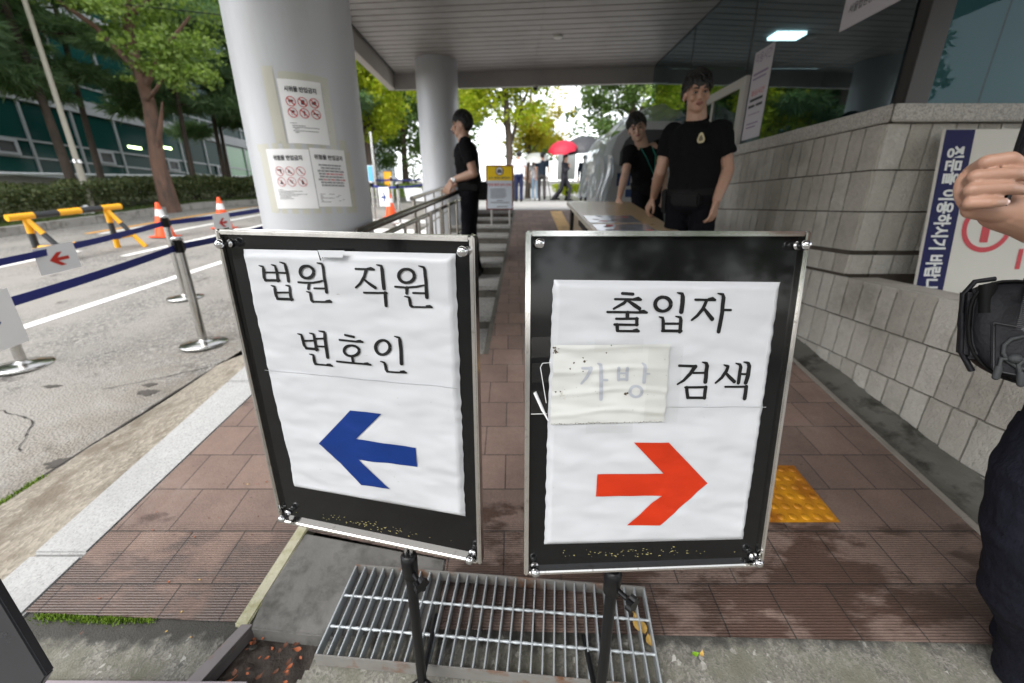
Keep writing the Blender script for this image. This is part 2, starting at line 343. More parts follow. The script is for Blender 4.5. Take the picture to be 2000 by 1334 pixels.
# brick paved ramp
def brickmat():
    m, t, b = newmat('brown ribbed pavers'); co = objco(t)
    mp = N(t, 'Mapping'); mp.inputs['Location'].default_value = (.03, -.03, 0); t.links.new(co, mp.inputs[0])
    br = N(t, 'TexBrick'); br.offset = .5; t.links.new(mp.outputs[0], br.inputs['Vector'])
    br.inputs['Scale'].default_value = 1; br.inputs['Mortar Size'].default_value = .0028; br.inputs['Mortar Smooth'].default_value = .3
    br.inputs['Brick Width'].default_value = .205; br.inputs['Row Height'].default_value = .203; br.inputs['Bias'].default_value = 0
    br.inputs['Color1'].default_value = (.212, .146, .120, 1); br.inputs['Color2'].default_value = (.152, .106, .089, 1); br.inputs['Mortar'].default_value = (.045, .037, .032, 1)
    n = noise_n(t, 5, 7, co, .7); c = mixc(t, .55, br.outputs['Color'], ramp(t, n.outputs[0], .2, .8, (.25, .24, .24), (.75, .74, .73)), 'OVERLAY')
    f = noise_n(t, 150, 3, co); c = mixc(t, .35, c, f.outputs[0], 'OVERLAY')
    pale = noise_n(t, 2.6, 6, co, .7); c = mixc(t, ramp(t, pale.outputs[0], .56, .75, (0, 0, 0), (.55, .55, .55)), c, (.27, .215, .188))
    sx = N(t, 'SeparateXYZ'); t.links.new(co, sx.inputs[0])
    # ribs of the first rows
    mul = N(t, 'Math', operation='MULTIPLY'); mul.inputs[1].default_value = 2*math.pi/.0085; t.links.new(sx.outputs[1], mul.inputs[0])
    sn = N(t, 'Math', operation='SINE'); t.links.new(mul.outputs[0], sn.inputs[0])
    msk = N(t, 'MapRange'); msk.inputs[1].default_value = 1.30; msk.inputs[2].default_value = 1.27; t.links.new(sx.outputs[1], msk.inputs[0])
    rb = N(t, 'Math', operation='MULTIPLY'); t.links.new(sn.outputs[0], rb.inputs[0]); t.links.new(msk.outputs[0], rb.inputs[1])
    rbp = ramp(t, rb.outputs[0], .05, .9, (1, 1, 1), (.60, .58, .57)); c = mixc(t, 1, c, rbp, 'MULTIPLY')
    # damp: patches where rain has blown in, plus drops
    wetn = noise_n(t, 2.6, 7, co, .66)
    stretch = N(t, 'Mapping'); stretch.inputs['Scale'].default_value = (.8, 1.8, 1); t.links.new(co, stretch.inputs[0]); t.links.new(stretch.outputs[0], wetn.inputs['Vector'])
    g1 = N(t, 'MapRange'); g1.inputs[1].default_value = 1.5; g1.inputs[2].default_value = 1.10; g1.inputs[3].default_value = -.13; g1.inputs[4].default_value = .075; t.links.new(sx.outputs[1], g1.inputs[0])
    ad = N(t, 'Math', operation='ADD'); t.links.new(wetn.outputs[0], ad.inputs[0]); t.links.new(g1.outputs[0], ad.inputs[1])
    wet = ramp(t, ad.outputs[0], .52, .58)
    dv = N(t, 'TexVoronoi'); dv.inputs['Scale'].default_value = 26; ds = N(t, 'Mapping'); ds.inputs['Scale'].default_value = (.55, 1.4, 1); t.links.new(co, ds.inputs[0]); t.links.new(ds.outputs[0], dv.inputs[0])
    dn = noise_n(t, 1.8, 3, co); dr = N(t, 'Math', operation='MULTIPLY_ADD'); dr.inputs[1].default_value = .5; dr.inputs[2].default_value = -.155; t.links.new(dn.outputs[0], dr.inputs[0])
    lt = N(t, 'Math', operation='LESS_THAN'); t.links.new(dv.outputs['Distance'], lt.inputs[0]); t.links.new(dr.outputs[0], lt.inputs[1])
    g2 = N(t, 'MapRange'); g2.inputs[1].default_value = 2.0; g2.inputs[2].default_value = 1.6; t.links.new(sx.outputs[1], g2.inputs[0])
    l2 = N(t, 'Math', operation='MULTIPLY'); t.links.new(lt.outputs[0], l2.inputs[0]); t.links.new(g2.outputs[0], l2.inputs[1])
    wm = N(t, 'Math', operation='MAXIMUM'); t.links.new(wet, wm.inputs[0]); t.links.new(l2.outputs[0], wm.inputs[1])
    c = mixc(t, wm.outputs[0], c, mixc(t, 1, c, (.46, .40, .375), 'MULTIPLY'))
    t.links.new(c, b.inputs['Base Color'])
    ro = N(t, 'MapRange'); ro.inputs[3].default_value = .82; ro.inputs[4].default_value = .42; t.links.new(wm.outputs[0], ro.inputs[0]); t.links.new(ro.outputs[0], b.inputs['Roughness'])
    h = mixc(t, .5, br.outputs['Fac'], rb.outputs[0]); hh = N(t, 'Math', operation='MULTIPLY_ADD')
    hh.inputs[1].default_value = -1.2; t.links.new(br.outputs['Fac'], hh.inputs[0])
    h3 = N(t, 'Math', operation='MULTIPLY_ADD'); h3.inputs[1].default_value = -.35; t.links.new(rb.outputs[0], h3.inputs[0]); t.links.new(f.outputs[0], h3.inputs[2]); t.links.new(h3.outputs[0], hh.inputs[2])
    bump(t, b, hh.outputs[0], .55, .003); return m
BRICK = brickmat()
def gutx(Y): return 1.845 + (Y - 1.2)*.05
def fronty(x): return .925 - .04*(x + .9)/2 if x > -.9 else .955
mb = MB()
def sheet_poly(mb, pts, zf, dz): mb.face([(x, y, zf(y) + dz) for x, y in pts])
# ramp: left panel, slab gap, main panel, narrow upper ramp
sheet_poly(mb, [(gix(.955), .955), (-.895, .925), (-.853, 1.25), (-.80, 1.62), (-.80, 2.5), (gix(2.5), 2.5)], bz, 0)
sheet_poly(mb, [(-.80, 1.62), (-.83, 1.253), (-.244, 1.135), (-.244, .905), (1.85, .855), (gutx(1.2), 1.2), (gutx(2.5), 2.5), (-.80, 2.5)], bz, 0)
sheet_poly(mb, [(-.80, 2.5), (gutx(2.5), 2.5), (2.0, 7.7), (.06, 7.7), (-.17, 3.2), (-.17, 2.6), (-.8, 2.6)], bz, 0)
struct(mb.build('pavement', BRICK))
PLAZA = pm('pale granite plaza', (.31, .30, .29), .75, 0, .12, 1.2, .2, 40, .003, dirt=(.23, .225, .215), dsc=2, dt=(.5, .7))
def plx(Y): return -1.05 if Y < 9 else -1.05 - (Y - 9)*.05
struct(prof_sheet('plaza', plx, 9, 7.7, 60, bz, PLAZA, 100, .004))
# concrete slab, moss-edged strip, apron, pit
SLAB = pm('grey cement slab', (.135, .13, .122), .85, 0, .5, 5, .7, 30, .006, dirt=(.06, .058, .052), dsc=7, dt=(.5, .66))
mb = MB(); mb.prism([(x, y, bz(y) - .05) for x, y in ((-.81, 1.235), (-.846, 1.0), (-.835, .905), (-.62, .885), (-.246, .90), (-.246, 1.13))], (0, 0, .054)); struct(mb.build('cement_slab', SLAB, bevel=.004))
STRIPM = pm('pale mossy kerb strip', (.40, .38, .28), .85, 0, .2, 9, .4, 80, .004, dirt=(.20, .20, .08), dsc=7, dt=(.5, .68))
mb = MB(); mb.prism([(x, y, bz(y) - .06) for x, y in ((-.893, .915), (-.848, .905), (-.806, 1.30), (-.85, 1.30))], (0, 0, .066)); struct(mb.build('kerb_strip', STRIPM, bevel=.004))
def apronmat():
    m, t, b = newmat('rough exposed aggregate concrete'); co = objco(t)
    wob = noise_n(t, 30, 3, co); vec = mixc(t, .03, co, wob.outputs['Color'])
    vo = N(t, 'TexVoronoi'); vo.inputs['Scale'].default_value = 170; t.links.new(vec, vo.inputs[0])
    v2 = N(t, 'TexVoronoi'); v2.inputs['Scale'].default_value = 85; t.links.new(vec, v2.inputs[0])
    c = ramp(t, vo.outputs['Color'], .15, .95, (.105, .10, .088), (.27, .26, .23))
    c = mixc(t, ramp(t, v2.outputs['Color'], .88, .92), c, (.44, .43, .40)); c = mixc(t, ramp(t, v2.outputs['Color'], .06, .1, (1, 1, 1), (0, 0, 0)), c, (.085, .083, .078))
    n = noise_n(t, 6, 6, co, .7); c = mixc(t, ramp(t, n.outputs[0], .42, .66), c, (.135, .132, .10))
    sx = N(t, 'SeparateXYZ'); t.links.new(co, sx.inputs[0])
    wd = noise_n(t, 22, 4, co); a = N(t, 'Math', operation='MULTIPLY_ADD'); a.inputs[1].default_value = .13; t.links.new(wd.outputs[0], a.inputs[0]); t.links.new(sx.outputs[1], a.inputs[2])
    c = mixc(t, ramp(t, a.outputs[0], .915, .955), c, (.045, .043, .038))
    t.links.new(c, b.inputs['Base Color']); b.inputs['Roughness'].default_value = .9
    h = N(t, 'Math', operation='MULTIPLY_ADD'); h.inputs[1].default_value = 1.5; t.links.new(n.outputs[0], h.inputs[0]); t.links.new(vo.outputs['Distance'], h.inputs[2])
    bump(t, b, h.outputs[0], .35, .004); return m
APR = apronmat()
def inpit(x, y):        # broken-out pit with soil beside the steel angle
    e = .025*noise.noise(V((x*14, y*14, 2)))
    return -.93 + (y - .77)*.45 < x < -.60 - (.93 - y)*.22 + (0.10*max(0, (y - .86))/.07) + e and .70 < y < .925
def apz(x, y):
    z = bz(y) - .010 + .007*noise.noise(V((x*5, y*5, 0))) + .004*noise.noise(V((x*19, y*19, 5)))
    if inpit(x, y): z -= .055 + .012*noise.noise(V((x*30, y*30, 0)))
    return z
rough = rough_sheet(lambda u, v: (lambda x, y: (x, y, apz(x, y)))(-2.4 + 4.9*u, .25 + (fronty(-2.4 + 4.9*u) + .012 - .25)*v), 420, 90, 'apron', APR); struct(rough)
struct(prof_sheet('street', -60, 60, -60, .26, lambda Y: -.005 if Y < 0 else bz(Y) - .02, ASPH, 8))
SOIL = pm('dark wet soil', (.03, .022, .017), .8, 0, .5, 25, .9, 60, .01)
struct(rough_sheet(lambda u, v: (lambda x, y: (x, y, bz(y) - .052 + .014*noise.noise(V((x*26, y*26, 9)))))(-.96 + .44*u, .70 + .235*v), 60, 40, 'pit_soil', SOIL))
# wall-side gutter with silt
SILT = pm('gutter silt', (.115, .11, .095), .9, 0, .4, 7, .6, 50, .006, dirt=(.035, .033, .027), dsc=5, dt=(.5, .62))
struct(prof_sheet('drain_channel', lambda Y: gutx(Y) - .004, 2.125, .3, 7.7, lambda Y, x: bz(Y) - .03 + (.05*max(0, (x - 1.97))/.15) + .012*noise.noise(V((x*9, Y*5, 1))) , SILT, 160, 0, 10))
KE = pm('pale pavement edging', (.25, .23, .20), .85, 0, .3, 12, .3, 90, .003)
mb = MB()
for i in range(30):
    a = .62 + i*.23; b = a + .226
    mb.obox((gutx(a) - .012, a, bz(a) - .05), (.028, 0, 0), (gutx(b) - gutx(a), b - a, bz(b) - bz(a)), (0, 0, .056))
struct(mb.build('edging', KE))
# tactile tile
YT = pm('worn yellow tactile tile', S(214, 150, 22), .6, 0, .16, 9, .2, 90, .002, dirt=S(160, 98, 16), dsc=6, dt=(.42, .62))
def tactile(x0, y0, w_, h_, name, nx):
    t_ = thing(name, 'yellow tactile paving tile with raised round studs, beside the red arrow sign', 'tactile tile')
    mb = MB(); mb.raw([(x0, y0, bz(y0) + .004), (x0 + w_, y0, bz(y0) + .004), (x0 + w_, y0 + h_, bz(y0 + h_) + .004), (x0, y0 + h_, bz(y0 + h_) + .004)], [(0, 1, 2, 3)])
    mb.build('tile', YT, t_); mb = MB(); st_ = h_/6
    for j in range(6):
        for i in range(nx):
            x, y = x0 + (i + .5)*st_, y0 + (j + .5)*st_
            mb.lathe((x, y, bz(y) + .003), [(.0175, 0), (.0165, .003), (.011, .0058), (.004, .0064), (0, .0064)], 14)
    mb.build('stud', YT, t_)
tactile(1.025, 1.283, .30, .30, 'tactile_tile', 6)
YS = pm('faded yellow guide strip', S(205, 165, 105), .75, 0, .15, 5, .3, 120, .002, dirt=S(150, 115, 75), dsc=4, dt=(.5, .7))
mb = MB()
for i in range(24):
    a = 2.2 + i*.235; b = a + .23
    if b > 7.75: b = 7.75
    if a > 7.6: break
    mb.face([(.69, a, bz(a) + .004), (.895, a, bz(a) + .004), (.895, b, bz(b) + .004), (.69, b, bz(b) + .004)])
struct(mb.build('guide_strip', YS))
# steps between railing and ramp
STONE = granite('step granite', (.26, .25, .235), (.44, .43, .41), 120, .12)
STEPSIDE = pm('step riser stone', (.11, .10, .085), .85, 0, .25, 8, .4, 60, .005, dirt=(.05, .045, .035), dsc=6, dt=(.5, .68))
st_t = thing('stone_steps', 'grey granite steps rising between the handrail and the brown ramp', 'steps')
yy = [2.62, 3.3, 4.05, 4.75, 5.4, 6.0, 6.55, 7.05, 7.5, 8.3]
zs_ = [.42, .53, .65, .78, .90, 1.02, 1.13, 1.23, 1.335]
for i in range(9):
    xr = -.20 + (yy[i] - 2.6)*.045
    mb = MB(); mb.box((-1.0, yy[i], zs_[i] - .045), (xr, yy[i + 1] + .03, zs_[i] + (.0 if i else 0)), 0); mb.build('tread', STONE, st_t, bevel=.008)
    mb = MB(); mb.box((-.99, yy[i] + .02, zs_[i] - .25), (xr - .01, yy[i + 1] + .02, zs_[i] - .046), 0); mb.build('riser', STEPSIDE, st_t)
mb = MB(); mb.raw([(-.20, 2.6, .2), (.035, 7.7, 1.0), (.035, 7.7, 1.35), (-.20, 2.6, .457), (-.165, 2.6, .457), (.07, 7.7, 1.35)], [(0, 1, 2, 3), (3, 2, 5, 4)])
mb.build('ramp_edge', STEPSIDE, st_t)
PLANTG = pm('weed leaf', (.06, .10, .02), .6, 0, .4, 30)
# ------------------------------------------------------------------ guard booth: block wall, sill, glass
def stonemat():
    m, t, b = newmat('split face grey stone'); co = objco(t)
    n = noise_n(t, 22, 6, co, .7); c = mixc(t, n.outputs[0], (.50, .475, .425), (.72, .69, .63))
    f = noise_n(t, 210, 3, co); c = mixc(t, .4, c, f.outputs[0], 'OVERLAY')
    g = N(t, 'NewGeometry'); c = mixc(t, 1, c, ramp(t, g.outputs['Random Per Island'], 0, 1, (.76, .745, .72), (1, 1, 1)), 'MULTIPLY')
    d = noise_n(t, 1.6, 6, co, .7); c = mixc(t, ramp(t, d.outputs[0], .54, .80), c, (.27, .25, .21))
    t.links.new(c, b.inputs['Base Color']); b.inputs['Roughness'].default_value = .88
    h = N(t, 'Math', operation='MULTIPLY_ADD'); h.inputs[1].default_value = .5; t.links.new(f.outputs[0], h.inputs[0]); t.links.new(noise_n(t, 60, 5, co, .6).outputs[0], h.inputs[2])
    bump(t, b, h.outputs[0], 1.0, .012); return m
STONEW = stonemat()
MORTAR = pm('dark mortar', (.075, .06, .047), .95, 0, .4, 12, .3, 90, .003)
SILL = granite('speckled sill granite', (.34, .315, .285), (.56, .53, .49), 210, .05)
WX, WY = 2.12, 2.53
booth = thing('guard_booth', 'guard booth with grey stone block wall, granite sill and dark reflecting glass', 'guard booth')
crs = [1.877, 1.632, 1.40, 1.167, 1.011, .764, .524, .287, .05, -.19]
def block(mb, o, eu, ev, en, w_, h_, seed):     # front face grid pushed out along en
    nu, nv = 4, 7; vs_ = []; o, eu, ev, en = V(o), V(eu), V(ev), V(en)
    for j in range(nv + 1):
        for i in range(nu + 1):
            e_ = .0 if 0 < i < nu and 0 < j < nv else .0022
            p = o + eu*w_*i/nu + ev*h_*j/nv
            d = .012 - e_ + .0035*noise.noise(p*17 + V((seed, 0, 0))) + .004*noise.noise(p*45)
            vs_.append(p + en*d)
    idx = lambda i, j: j*(nu + 1) + i
    fs = [(idx(i, j), idx(i + 1, j), idx(i + 1, j + 1), idx(i, j + 1)) for j in range(nv) for i in range(nu)]
    bd = [idx(i, 0) for i in range(nu)] + [idx(nu, j) for j in range(nv)] + [idx(i, nv) for i in range(nu, 0, -1)] + [idx(0, j) for j in range(nv, 0, -1)]
    L = len(bd); side = [vs_[k].copy() for k in bd] + [vs_[k] - en*.02 for k in bd]
    mb.raw(vs_, fs, 0, True); mb.raw(side, [(k, L + k, L + (k + 1) % L, (k + 1) % L) for k in range(L)], 0, False)
random.seed(11)
mb = MB()
for ci in range(9):
    zt, zb_ = crs[ci], crs[ci + 1]; y0 = WY if ci < 4 else .12
    y = 7.34; j = .0085
    if ci == 3: zt -= .02; zb_ += .012
    while y > y0 + .03:
        w_ = random.choice((.098, .108, .112, .118, .124))*(1.0 if ci != 3 else 1.05)
        a = max(y0, y - w_)
        if a - y0 < .05: a = y0
        if bz(y) - .05 < zt and y - a > .02: block(mb, (WX, y - j/2, zb_ + j/2), (0, -1, 0), (0, 0, 1), (-1, 0, 0), (y - a) - j, zt - zb_ - j, random.random()*50)
        y = a
    if ci < 4:
        x = WX + .002
        while x < 3.9:
            w_ = random.choice((.12, .13, .14)); block(mb, (x + j/2, WY, zb_ + j/2), (1, 0, 0), (0, 0, 1), (0, -1, 0), w_ - j, zt - zb_ - j, random.random()*50); x += w_
mb.build('block_wall', STONEW, booth)
mb = MB(); mb.box((WX + .001, .1, -.3), (WX + .16, WY + .02, .99)); mb.box((WX + .001, WY + .02, -.3), (WX + .16, 7.35, 1.876)); mb.box((WX + .161, WY + .002, .5), (4.0, WY + .12, 1.876)); mb.build('mortar_core', MORTAR, booth)
LEDGE = pm('pale ledge tile', (.50, .455, .40), .7, 0, .15, 8, .2, 60, .003, dirt=(.33, .29, .24), dsc=7, dt=(.5, .7))
mb = MB(); y = WY - .003
while y > .2: mb.box((WX - .008, y - .297, .985), (WX + .21, y, 1.003)); y -= .30
mb.build('ledge', LEDGE, booth, bevel=.003)
mb = MB(); mb.box((WX + .165, .2, .45), (4.0, WY - .005, .72)); mb.build('planter_soil', SOIL, booth)
sx0 = WX - .03; sy0 = WY - .05
mb = MB(); mb.prism([(sx0, sy0, 1.878), (sx0 + .26, sy0 + .26, 1.878), (sx0 + .26, 4.2, 1.878), (sx0, 4.2, 1.878)], (0, 0, .088)); mb.prism([(sx0, 4.203, 1.878), (sx0 + .26, 4.203, 1.878), (sx0 + .26, 7.36, 1.878), (sx0, 7.36, 1.878)], (0, 0, .088))
mb.prism([(sx0 + .004, sy0, 1.878), (4.2, sy0, 1.878), (4.2, sy0 + .256, 1.878), (sx0 + .262, sy0 + .256, 1.878)], (0, 0, .088)); mb.build('sill', SILL, booth, bevel=.006)
def glassmat(name, tint, refl, ior=1.6):
    m, t, b = newmat(name); out = t.nodes['Material Output']
    tr = N(t, 'BsdfTransparent'); tr.inputs[0].default_value = (*tint, 1)
    gl = N(t, 'BsdfGlossy'); gl.inputs['Roughness'].default_value = .015; gl.inputs[0].default_value = (.80, .96, 1.0, 1)
    fr = N(t, 'Fresnel'); fr.inputs[0].default_value = ior
    mr = N(t, 'MapRange'); mr.inputs[3].default_value = refl; mr.inputs[4].default_value = 1; t.links.new(fr.outputs[0], mr.inputs[0])
    mx = N(t, 'MixShader'); t.links.new(mr.outputs[0], mx.inputs[0]); t.links.new(tr.outputs[0], mx.inputs[1]); t.links.new(gl.outputs[0], mx.inputs[2])
    t.links.new(mx.outputs[0], out.inputs[0]); t.nodes.remove(b); return m
GLASSD = glassmat('dark teal reflecting glass', (.24, .35, .37), .18)
GLASSL = glassmat('teal glass', (.66, .86, .90), .0, 1.3)
DFRAME = pm('dark bronze frame', (.05, .045, .043), .4, .3, .1, 20)
ALU = pm('white aluminium frame', (.50, .48, .45), .5, 0, .06, 10)
DARKIN = pm('dim booth interior', (.10, .12, .125), .8, 0, .1, 3)
GX = 2.2; TOPZ = 3.47
for a, b in ((2.64, 4.352), (4.368, 5.732), (5.748, 7.2)):
    mb = MB(); mb.face([(GX, a, 1.967), (GX, a, 3.46), (GX, b, 3.46), (GX, b, 1.967)]); mb.build('glass_pane', GLASSD, booth)
mb = MB(); mb.box((GX + .002, 4.353, 1.967), (GX + .014, 4.367, 3.46)); mb.box((GX + .002, 5.733, 1.967), (GX + .014, 5.747, 3.46)); mb.build('glass_joint', BLACKP, booth)
mb = MB(); mb.box((2.21, 2.56, 1.967), (2.345, 2.638, 3.6)); mb.build('corner_mullion', DFRAME, booth, bevel=.004)
mb = MB(); mb.face([(2.346, 2.595, 1.967), (4.1, 2.595, 1.967), (4.1, 2.595, 3.6), (2.346, 2.595, 3.6)]); mb.build('glass_pane', GLASSL, booth)
BLIND = pm('pale roller blind', (.11, .20, .22), .7, 0, .15, 1.5, stretch=(1, 1, .2))
mb = MB()
for i in range(7): mb.obox((2.38 + i*.25, 2.80 + .01*(i % 2), 1.98), (.247, 0, 0), (0, .004, 0), (0, 0, 1.0)); mb.obox((2.38 + i*.25, 2.82, 2.99), (.247, 0, 0), (0, .004, 0), (0, 0, .62))
mb.build('blind', BLIND, booth)
mb = MB(); mb.box((4.9, 2.7, .9), (5.0, 7.4, 3.5)); mb.box((2.3, 7.30, .9), (4.9, 7.4, 3.46)); mb.box((2.29, 2.9, .88), (4.9, 7.3, .95)); mb.box((2.23, 2.66, 3.462), (5.0, 7.3, 3.6)); mb.build('interior', DARKIN, booth)  # dark far-end wall is added to block sky light through the glass
LAMP = bpy.data.materials.new('lit ceiling lamp'); LAMP.use_nodes = True
e_ = LAMP.node_tree.nodes['Principled BSDF']; e_.inputs['Emission Color'].default_value = (.85, .97, 1, 1); e_.inputs['Emission Strength'].default_value = 2.2
mb = MB(); mb.box((3.25, 5.85, 3.42), (3.62, 6.05, 3.455)); mb.build('ceiling_lamp', LAMP, booth)
# service window in the wall of glass
wn = MB(); x0, x1 = 2.150, 2.192; ya, yb, za, zb_ = 4.24, 5.52, 1.968, 2.565; f = .085
wn.box((x0, ya, za), (x1, ya + f, zb_)); wn.box((x0, yb - f, za), (x1, yb, zb_)); wn.box((x0, ya + f, zb_ - f), (x1, yb - f, zb_)); wn.box((x0, ya + f, za), (x1, yb - f, za + .05)); wn.box((x0 + .004, 4.86, za + .05), (x1 - .004, 4.90, zb_ - f))
so_ = wn.build('service_window', ALU, booth, bevel=.004)
mb = MB(); mb.face([(x0 + .015, ya + f, za + .05), (x0 + .015, ya + f, zb_ - f), (x0 + .015, yb - f, zb_ - f), (x0 + .015, yb - f, za + .05)]); mb.build('pane', glassmat('window glass', (.25, .27, .27), .08), so_)
# notices stuck on the glass
def flat_notice(name, label, o, ex, ey, rows, w_, h_, group=None, mat=WHITEP):
    o, ex, ey = V(o), V(ex).normalized(), V(ey).normalized(); n = ex.cross(ey).normalized()
    t_ = thing(name, label, 'notice', group=group)
    mb = MB(); mb.obox(o - n*.002, ex*w_, ey*h_, n*.002); mb.build('sheet', mat, t_)
    fn = lambda u, v, k: o + ex*u + ey*v + n*.0012
    by = {}
    for r in rows: by.setdefault(r[0], []).append(r)
    for mname, rs in by.items():
        mb = MB()
        for r in rs:
            if r[1] == 't': put_text(mb, r[5], r[4], lambda x, y, r=r: fn(r[2] + x, r[3] + y, 0), 0, r[6] if len(r) > 6 else .01, 'CENTER', r[7] if len(r) > 7 else None)
            else: mb.face([fn(r[2], r[3], 0), fn(r[2] + r[4], r[3], 0), fn(r[2] + r[4], r[3] + r[5], 0), fn(r[2], r[3] + r[5], 0)])
        mb.build('lettering', {'d': DARKTXT, 'r': REDINK, 'b': BLUEINK, 'p': pm('purple print', (.25, .2, .3), .6)}[mname], t_)
    return t_
LAV = pm('lavender notice paper', (.56, .53, .57), .5, 0, .05, 4)
flat_notice('hours_notice', 'tall narrow white notice of opening hours on the dark booth glass', (2.196, 4.235, 2.02), (0, -1, 0), (0, 0, 1),
    [('p', 't', .145, .62, .085, '이용시간', .008, .24), ('p', 'b', .03, .52, .22, .018), ('p', 'b', .03, .485, .2, .014), ('r', 't', .145, .36, .05, '점심시간', .008, .2), ('d', 'b', .04, .31, .2, .022), ('d', 'b', .03, .26, .1, .022), ('d', 'b', .15, .26, .1, .022), ('p', 'b', .05, .12, .18, .012), ('p', 'b', .05, .09, .15, .012), ('p', 'b', .05, .2, .18, .008)], .29, .71, mat=LAV)
flat_notice('court_notice', 'white notice taped high on the dark glass, cut off by the top edge', (2.196, 3.205, 2.535), (0, -1, 0), (0, 0, 1),
    [('d', 't', .20, .085, .055, '서울법원종합청사', .012, .30), ('d', 'b', .08, .18, .28, .02)], .45, .62, mat=LAV)
# blue and white guide board standing in the planter
board = thing('guide_board', 'weathered white board with blue strip of white Korean lettering and red ring', 'sign board')
bo = V((2.367, 2.295, .84)); bu = V((1, -.02, 0)).normalized(); bv = V((0, .14, 1.0)).normalized(); bn = bu.cross(bv)
BWH = pm('weathered white board', (.66, .63, .56), .55, 0, .06, 3, dirt=(.40, .30, .17), dsc=5, dt=(.66, .74))
mb = MB(); mb.obox(bo - bn*.014, bu*1.6, bv*1.0, bn*.014); mb.build('panel', BWH, board)
NAVY = pm('navy sign paint', S(24, 25, 78), .6, 0, .15, 9, spec=.2, dirt=(.35, .35, .4), dsc=22, dt=(.70, .76))
mb = MB(); mb.face([bo + bn*.001 + bu*a + bv*b for a, b in ((.004, .002), (.162, .002), (.162, .998), (.004, .998))]); mb.build('blue_strip', NAVY, board)
SIGNW = pm('sign white', (.72, .72, .70), .5, 0, .05, 10, dirt=(.4, .4, .42), dsc=30, dt=(.68, .74))
mb = MB(); vs_, fs = text_polys('정문을 이용하시기 바랍니다', 1, .035)
mb.raw([bo + bn*.002 + bu*(.036 + (v.y + .08)*.098) + bv*(.915 - v.x*.0735) for v in vs_], fs); mb.build('lettering', SIGNW, board)
RING = pm('red sign paint', S(196, 28, 44), .5, 0, .1, 12)
mb = MB(); c0 = bo + bn*.0015 + bu*.338 + bv*.485
for k in range(48):
    a, b = 2*math.pi*k/48, 2*math.pi*(k + 1)/48; q = lambda an, r: c0 + bu*r*math.cos(an) + bv*r*math.sin(an)
    mb.face([q(a, .113), q(a, .141), q(b, .141), q(b, .113)])
bb = lambda a, b, c, d: mb.face([c0 + bu*x + bv*y for x, y in ((a, b), (c, b), (c, d), (a, d))])
mb.build('red_ring', RING, board)
for q4 in ((-.028, -.085, .018, .10), (.205, -.235, .232, -.12), (.25, -.15, .40, -.12)): mb = MB(); bb(*q4); mb.build('red_bar', RING, board)
# ------------------------------------------------------------------ canopy and columns
SLAT = pm('grey soffit slat', (.42, .40, .39), .45, .2, .08, 2, dirt=(.31, .295, .285), dsc=1.3, dt=(.45, .7), isl=.1)
TRIM = pm('cream canopy trim', (.52, .49, .45), .6, 0, .05, 3)
canopy = thing('entrance_canopy', 'flat canopy roof with grey slatted soffit over the entrance ramp', 'canopy')
sk = -.0945
mb = MB(); y = -.482
while y < 7.55:
    for xa, xb in ((-1.9, .35), (.352, 2.196)):
        mb.obox((xa, y + sk*(xa + 1.9), TOPZ), (xb - xa, sk*(xb - xa), 0), (0, .132, 0), (0, 0, .02))
    y += .146
mb.build('soffit_slats', SLAT, canopy, bevel=.003)
GAPM = pm('dark soffit gap', (.04, .04, .04), .8)
mb = MB(); mb.prism([(-1.95, -.6, TOPZ + .03), (5.2, -.8, TOPZ + .03), (5.2, .5, TOPZ + .03), (2.4, .5, TOPZ + .03), (2.4, 7.2, TOPZ + .03), (-1.95, 7.62, TOPZ + .03)], (0, 0, .25)); mb.prism([(2.4, .6, 3.62), (5.2, .6, 3.62), (5.2, 7.1, 3.62), (2.4, 7.2, 3.62)], (0, 0, .2)); mb.build('roof_deck', GAPM, canopy)
mb = MB(); mb.obox((-1.95, 7.615, 3.25), (4.4, 4.4*sk, 0), (0, .07, 0), (0, 0, .5)); mb.build('far_fascia', SLAT, canopy, bevel=.004)
mb = MB(); mb.box((-2.07, -.7, 3.26), (-1.955, 7.70, 3.75)); mb.build('side_fascia', TRIM, canopy, bevel=.006)
LMP = pm('frosted downlight', (.65, .65, .62), .4)
mb = MB(); mb.lathe((.585, 6.05, 3.448), [(.0, 0), (.05, .002), (.065, .008), (.068, .02)], 20); mb.build('downlight', LMP, canopy)
t_ = thing('dome_camera', 'small dark dome camera hanging under the far edge of the canopy', 'camera', (.38, 7.36, 3.25))
mb = MB(); mb.lathe((0, 0, 0), [(.05, 0), (.05, -.03), (.045, -.035)], 18); mb.build('housing', ALU, t_); mb = MB(); mb.lathe((0, 0, 0), [(.042, -.036), (.038, -.055), (.02, -.072), (0, -.076)], 18); mb.build('dome', BLACKP, t_)
COLM = pm('light grey column paint', (.50, .51, .535), .4, 0, .05, 2, .08, 60, .003, dirt=(.43, .43, .435), dsc=4, dt=(.52, .75), stretch=(1, 1, .22))
def column(x, y, label):
    t_ = thing('round_column', label, 'column', (x, y, 0))
    mb = MB(); mb.lathe((0, 0, 0), [(.314, .2), (.314, TOPZ - .035)], 96); mb.build('shaft', COLM, t_)
    mb = MB(); mb.lathe((0, 0, 0), [(.319, TOPZ - .034), (.319, TOPZ - .002)], 96); mb.build('collar', COLM, t_); return t_
column(-1.2, 2.6, 'thick light grey round column nearest the camera, with three taped notices')
column(-1.14, 7.0, 'light grey round column at the far end of the canopy behind the handrail')
TAPE = pm('aged packing tape', (.50, .49, .42), .3, 0, .06, 12, .15, 40, .002)
def cyl_pt(ang, z, r=.3165):
    return V((-1.2 + r*math.sin(rad(ang)), 2.6 - r*math.cos(rad(ang)), z))
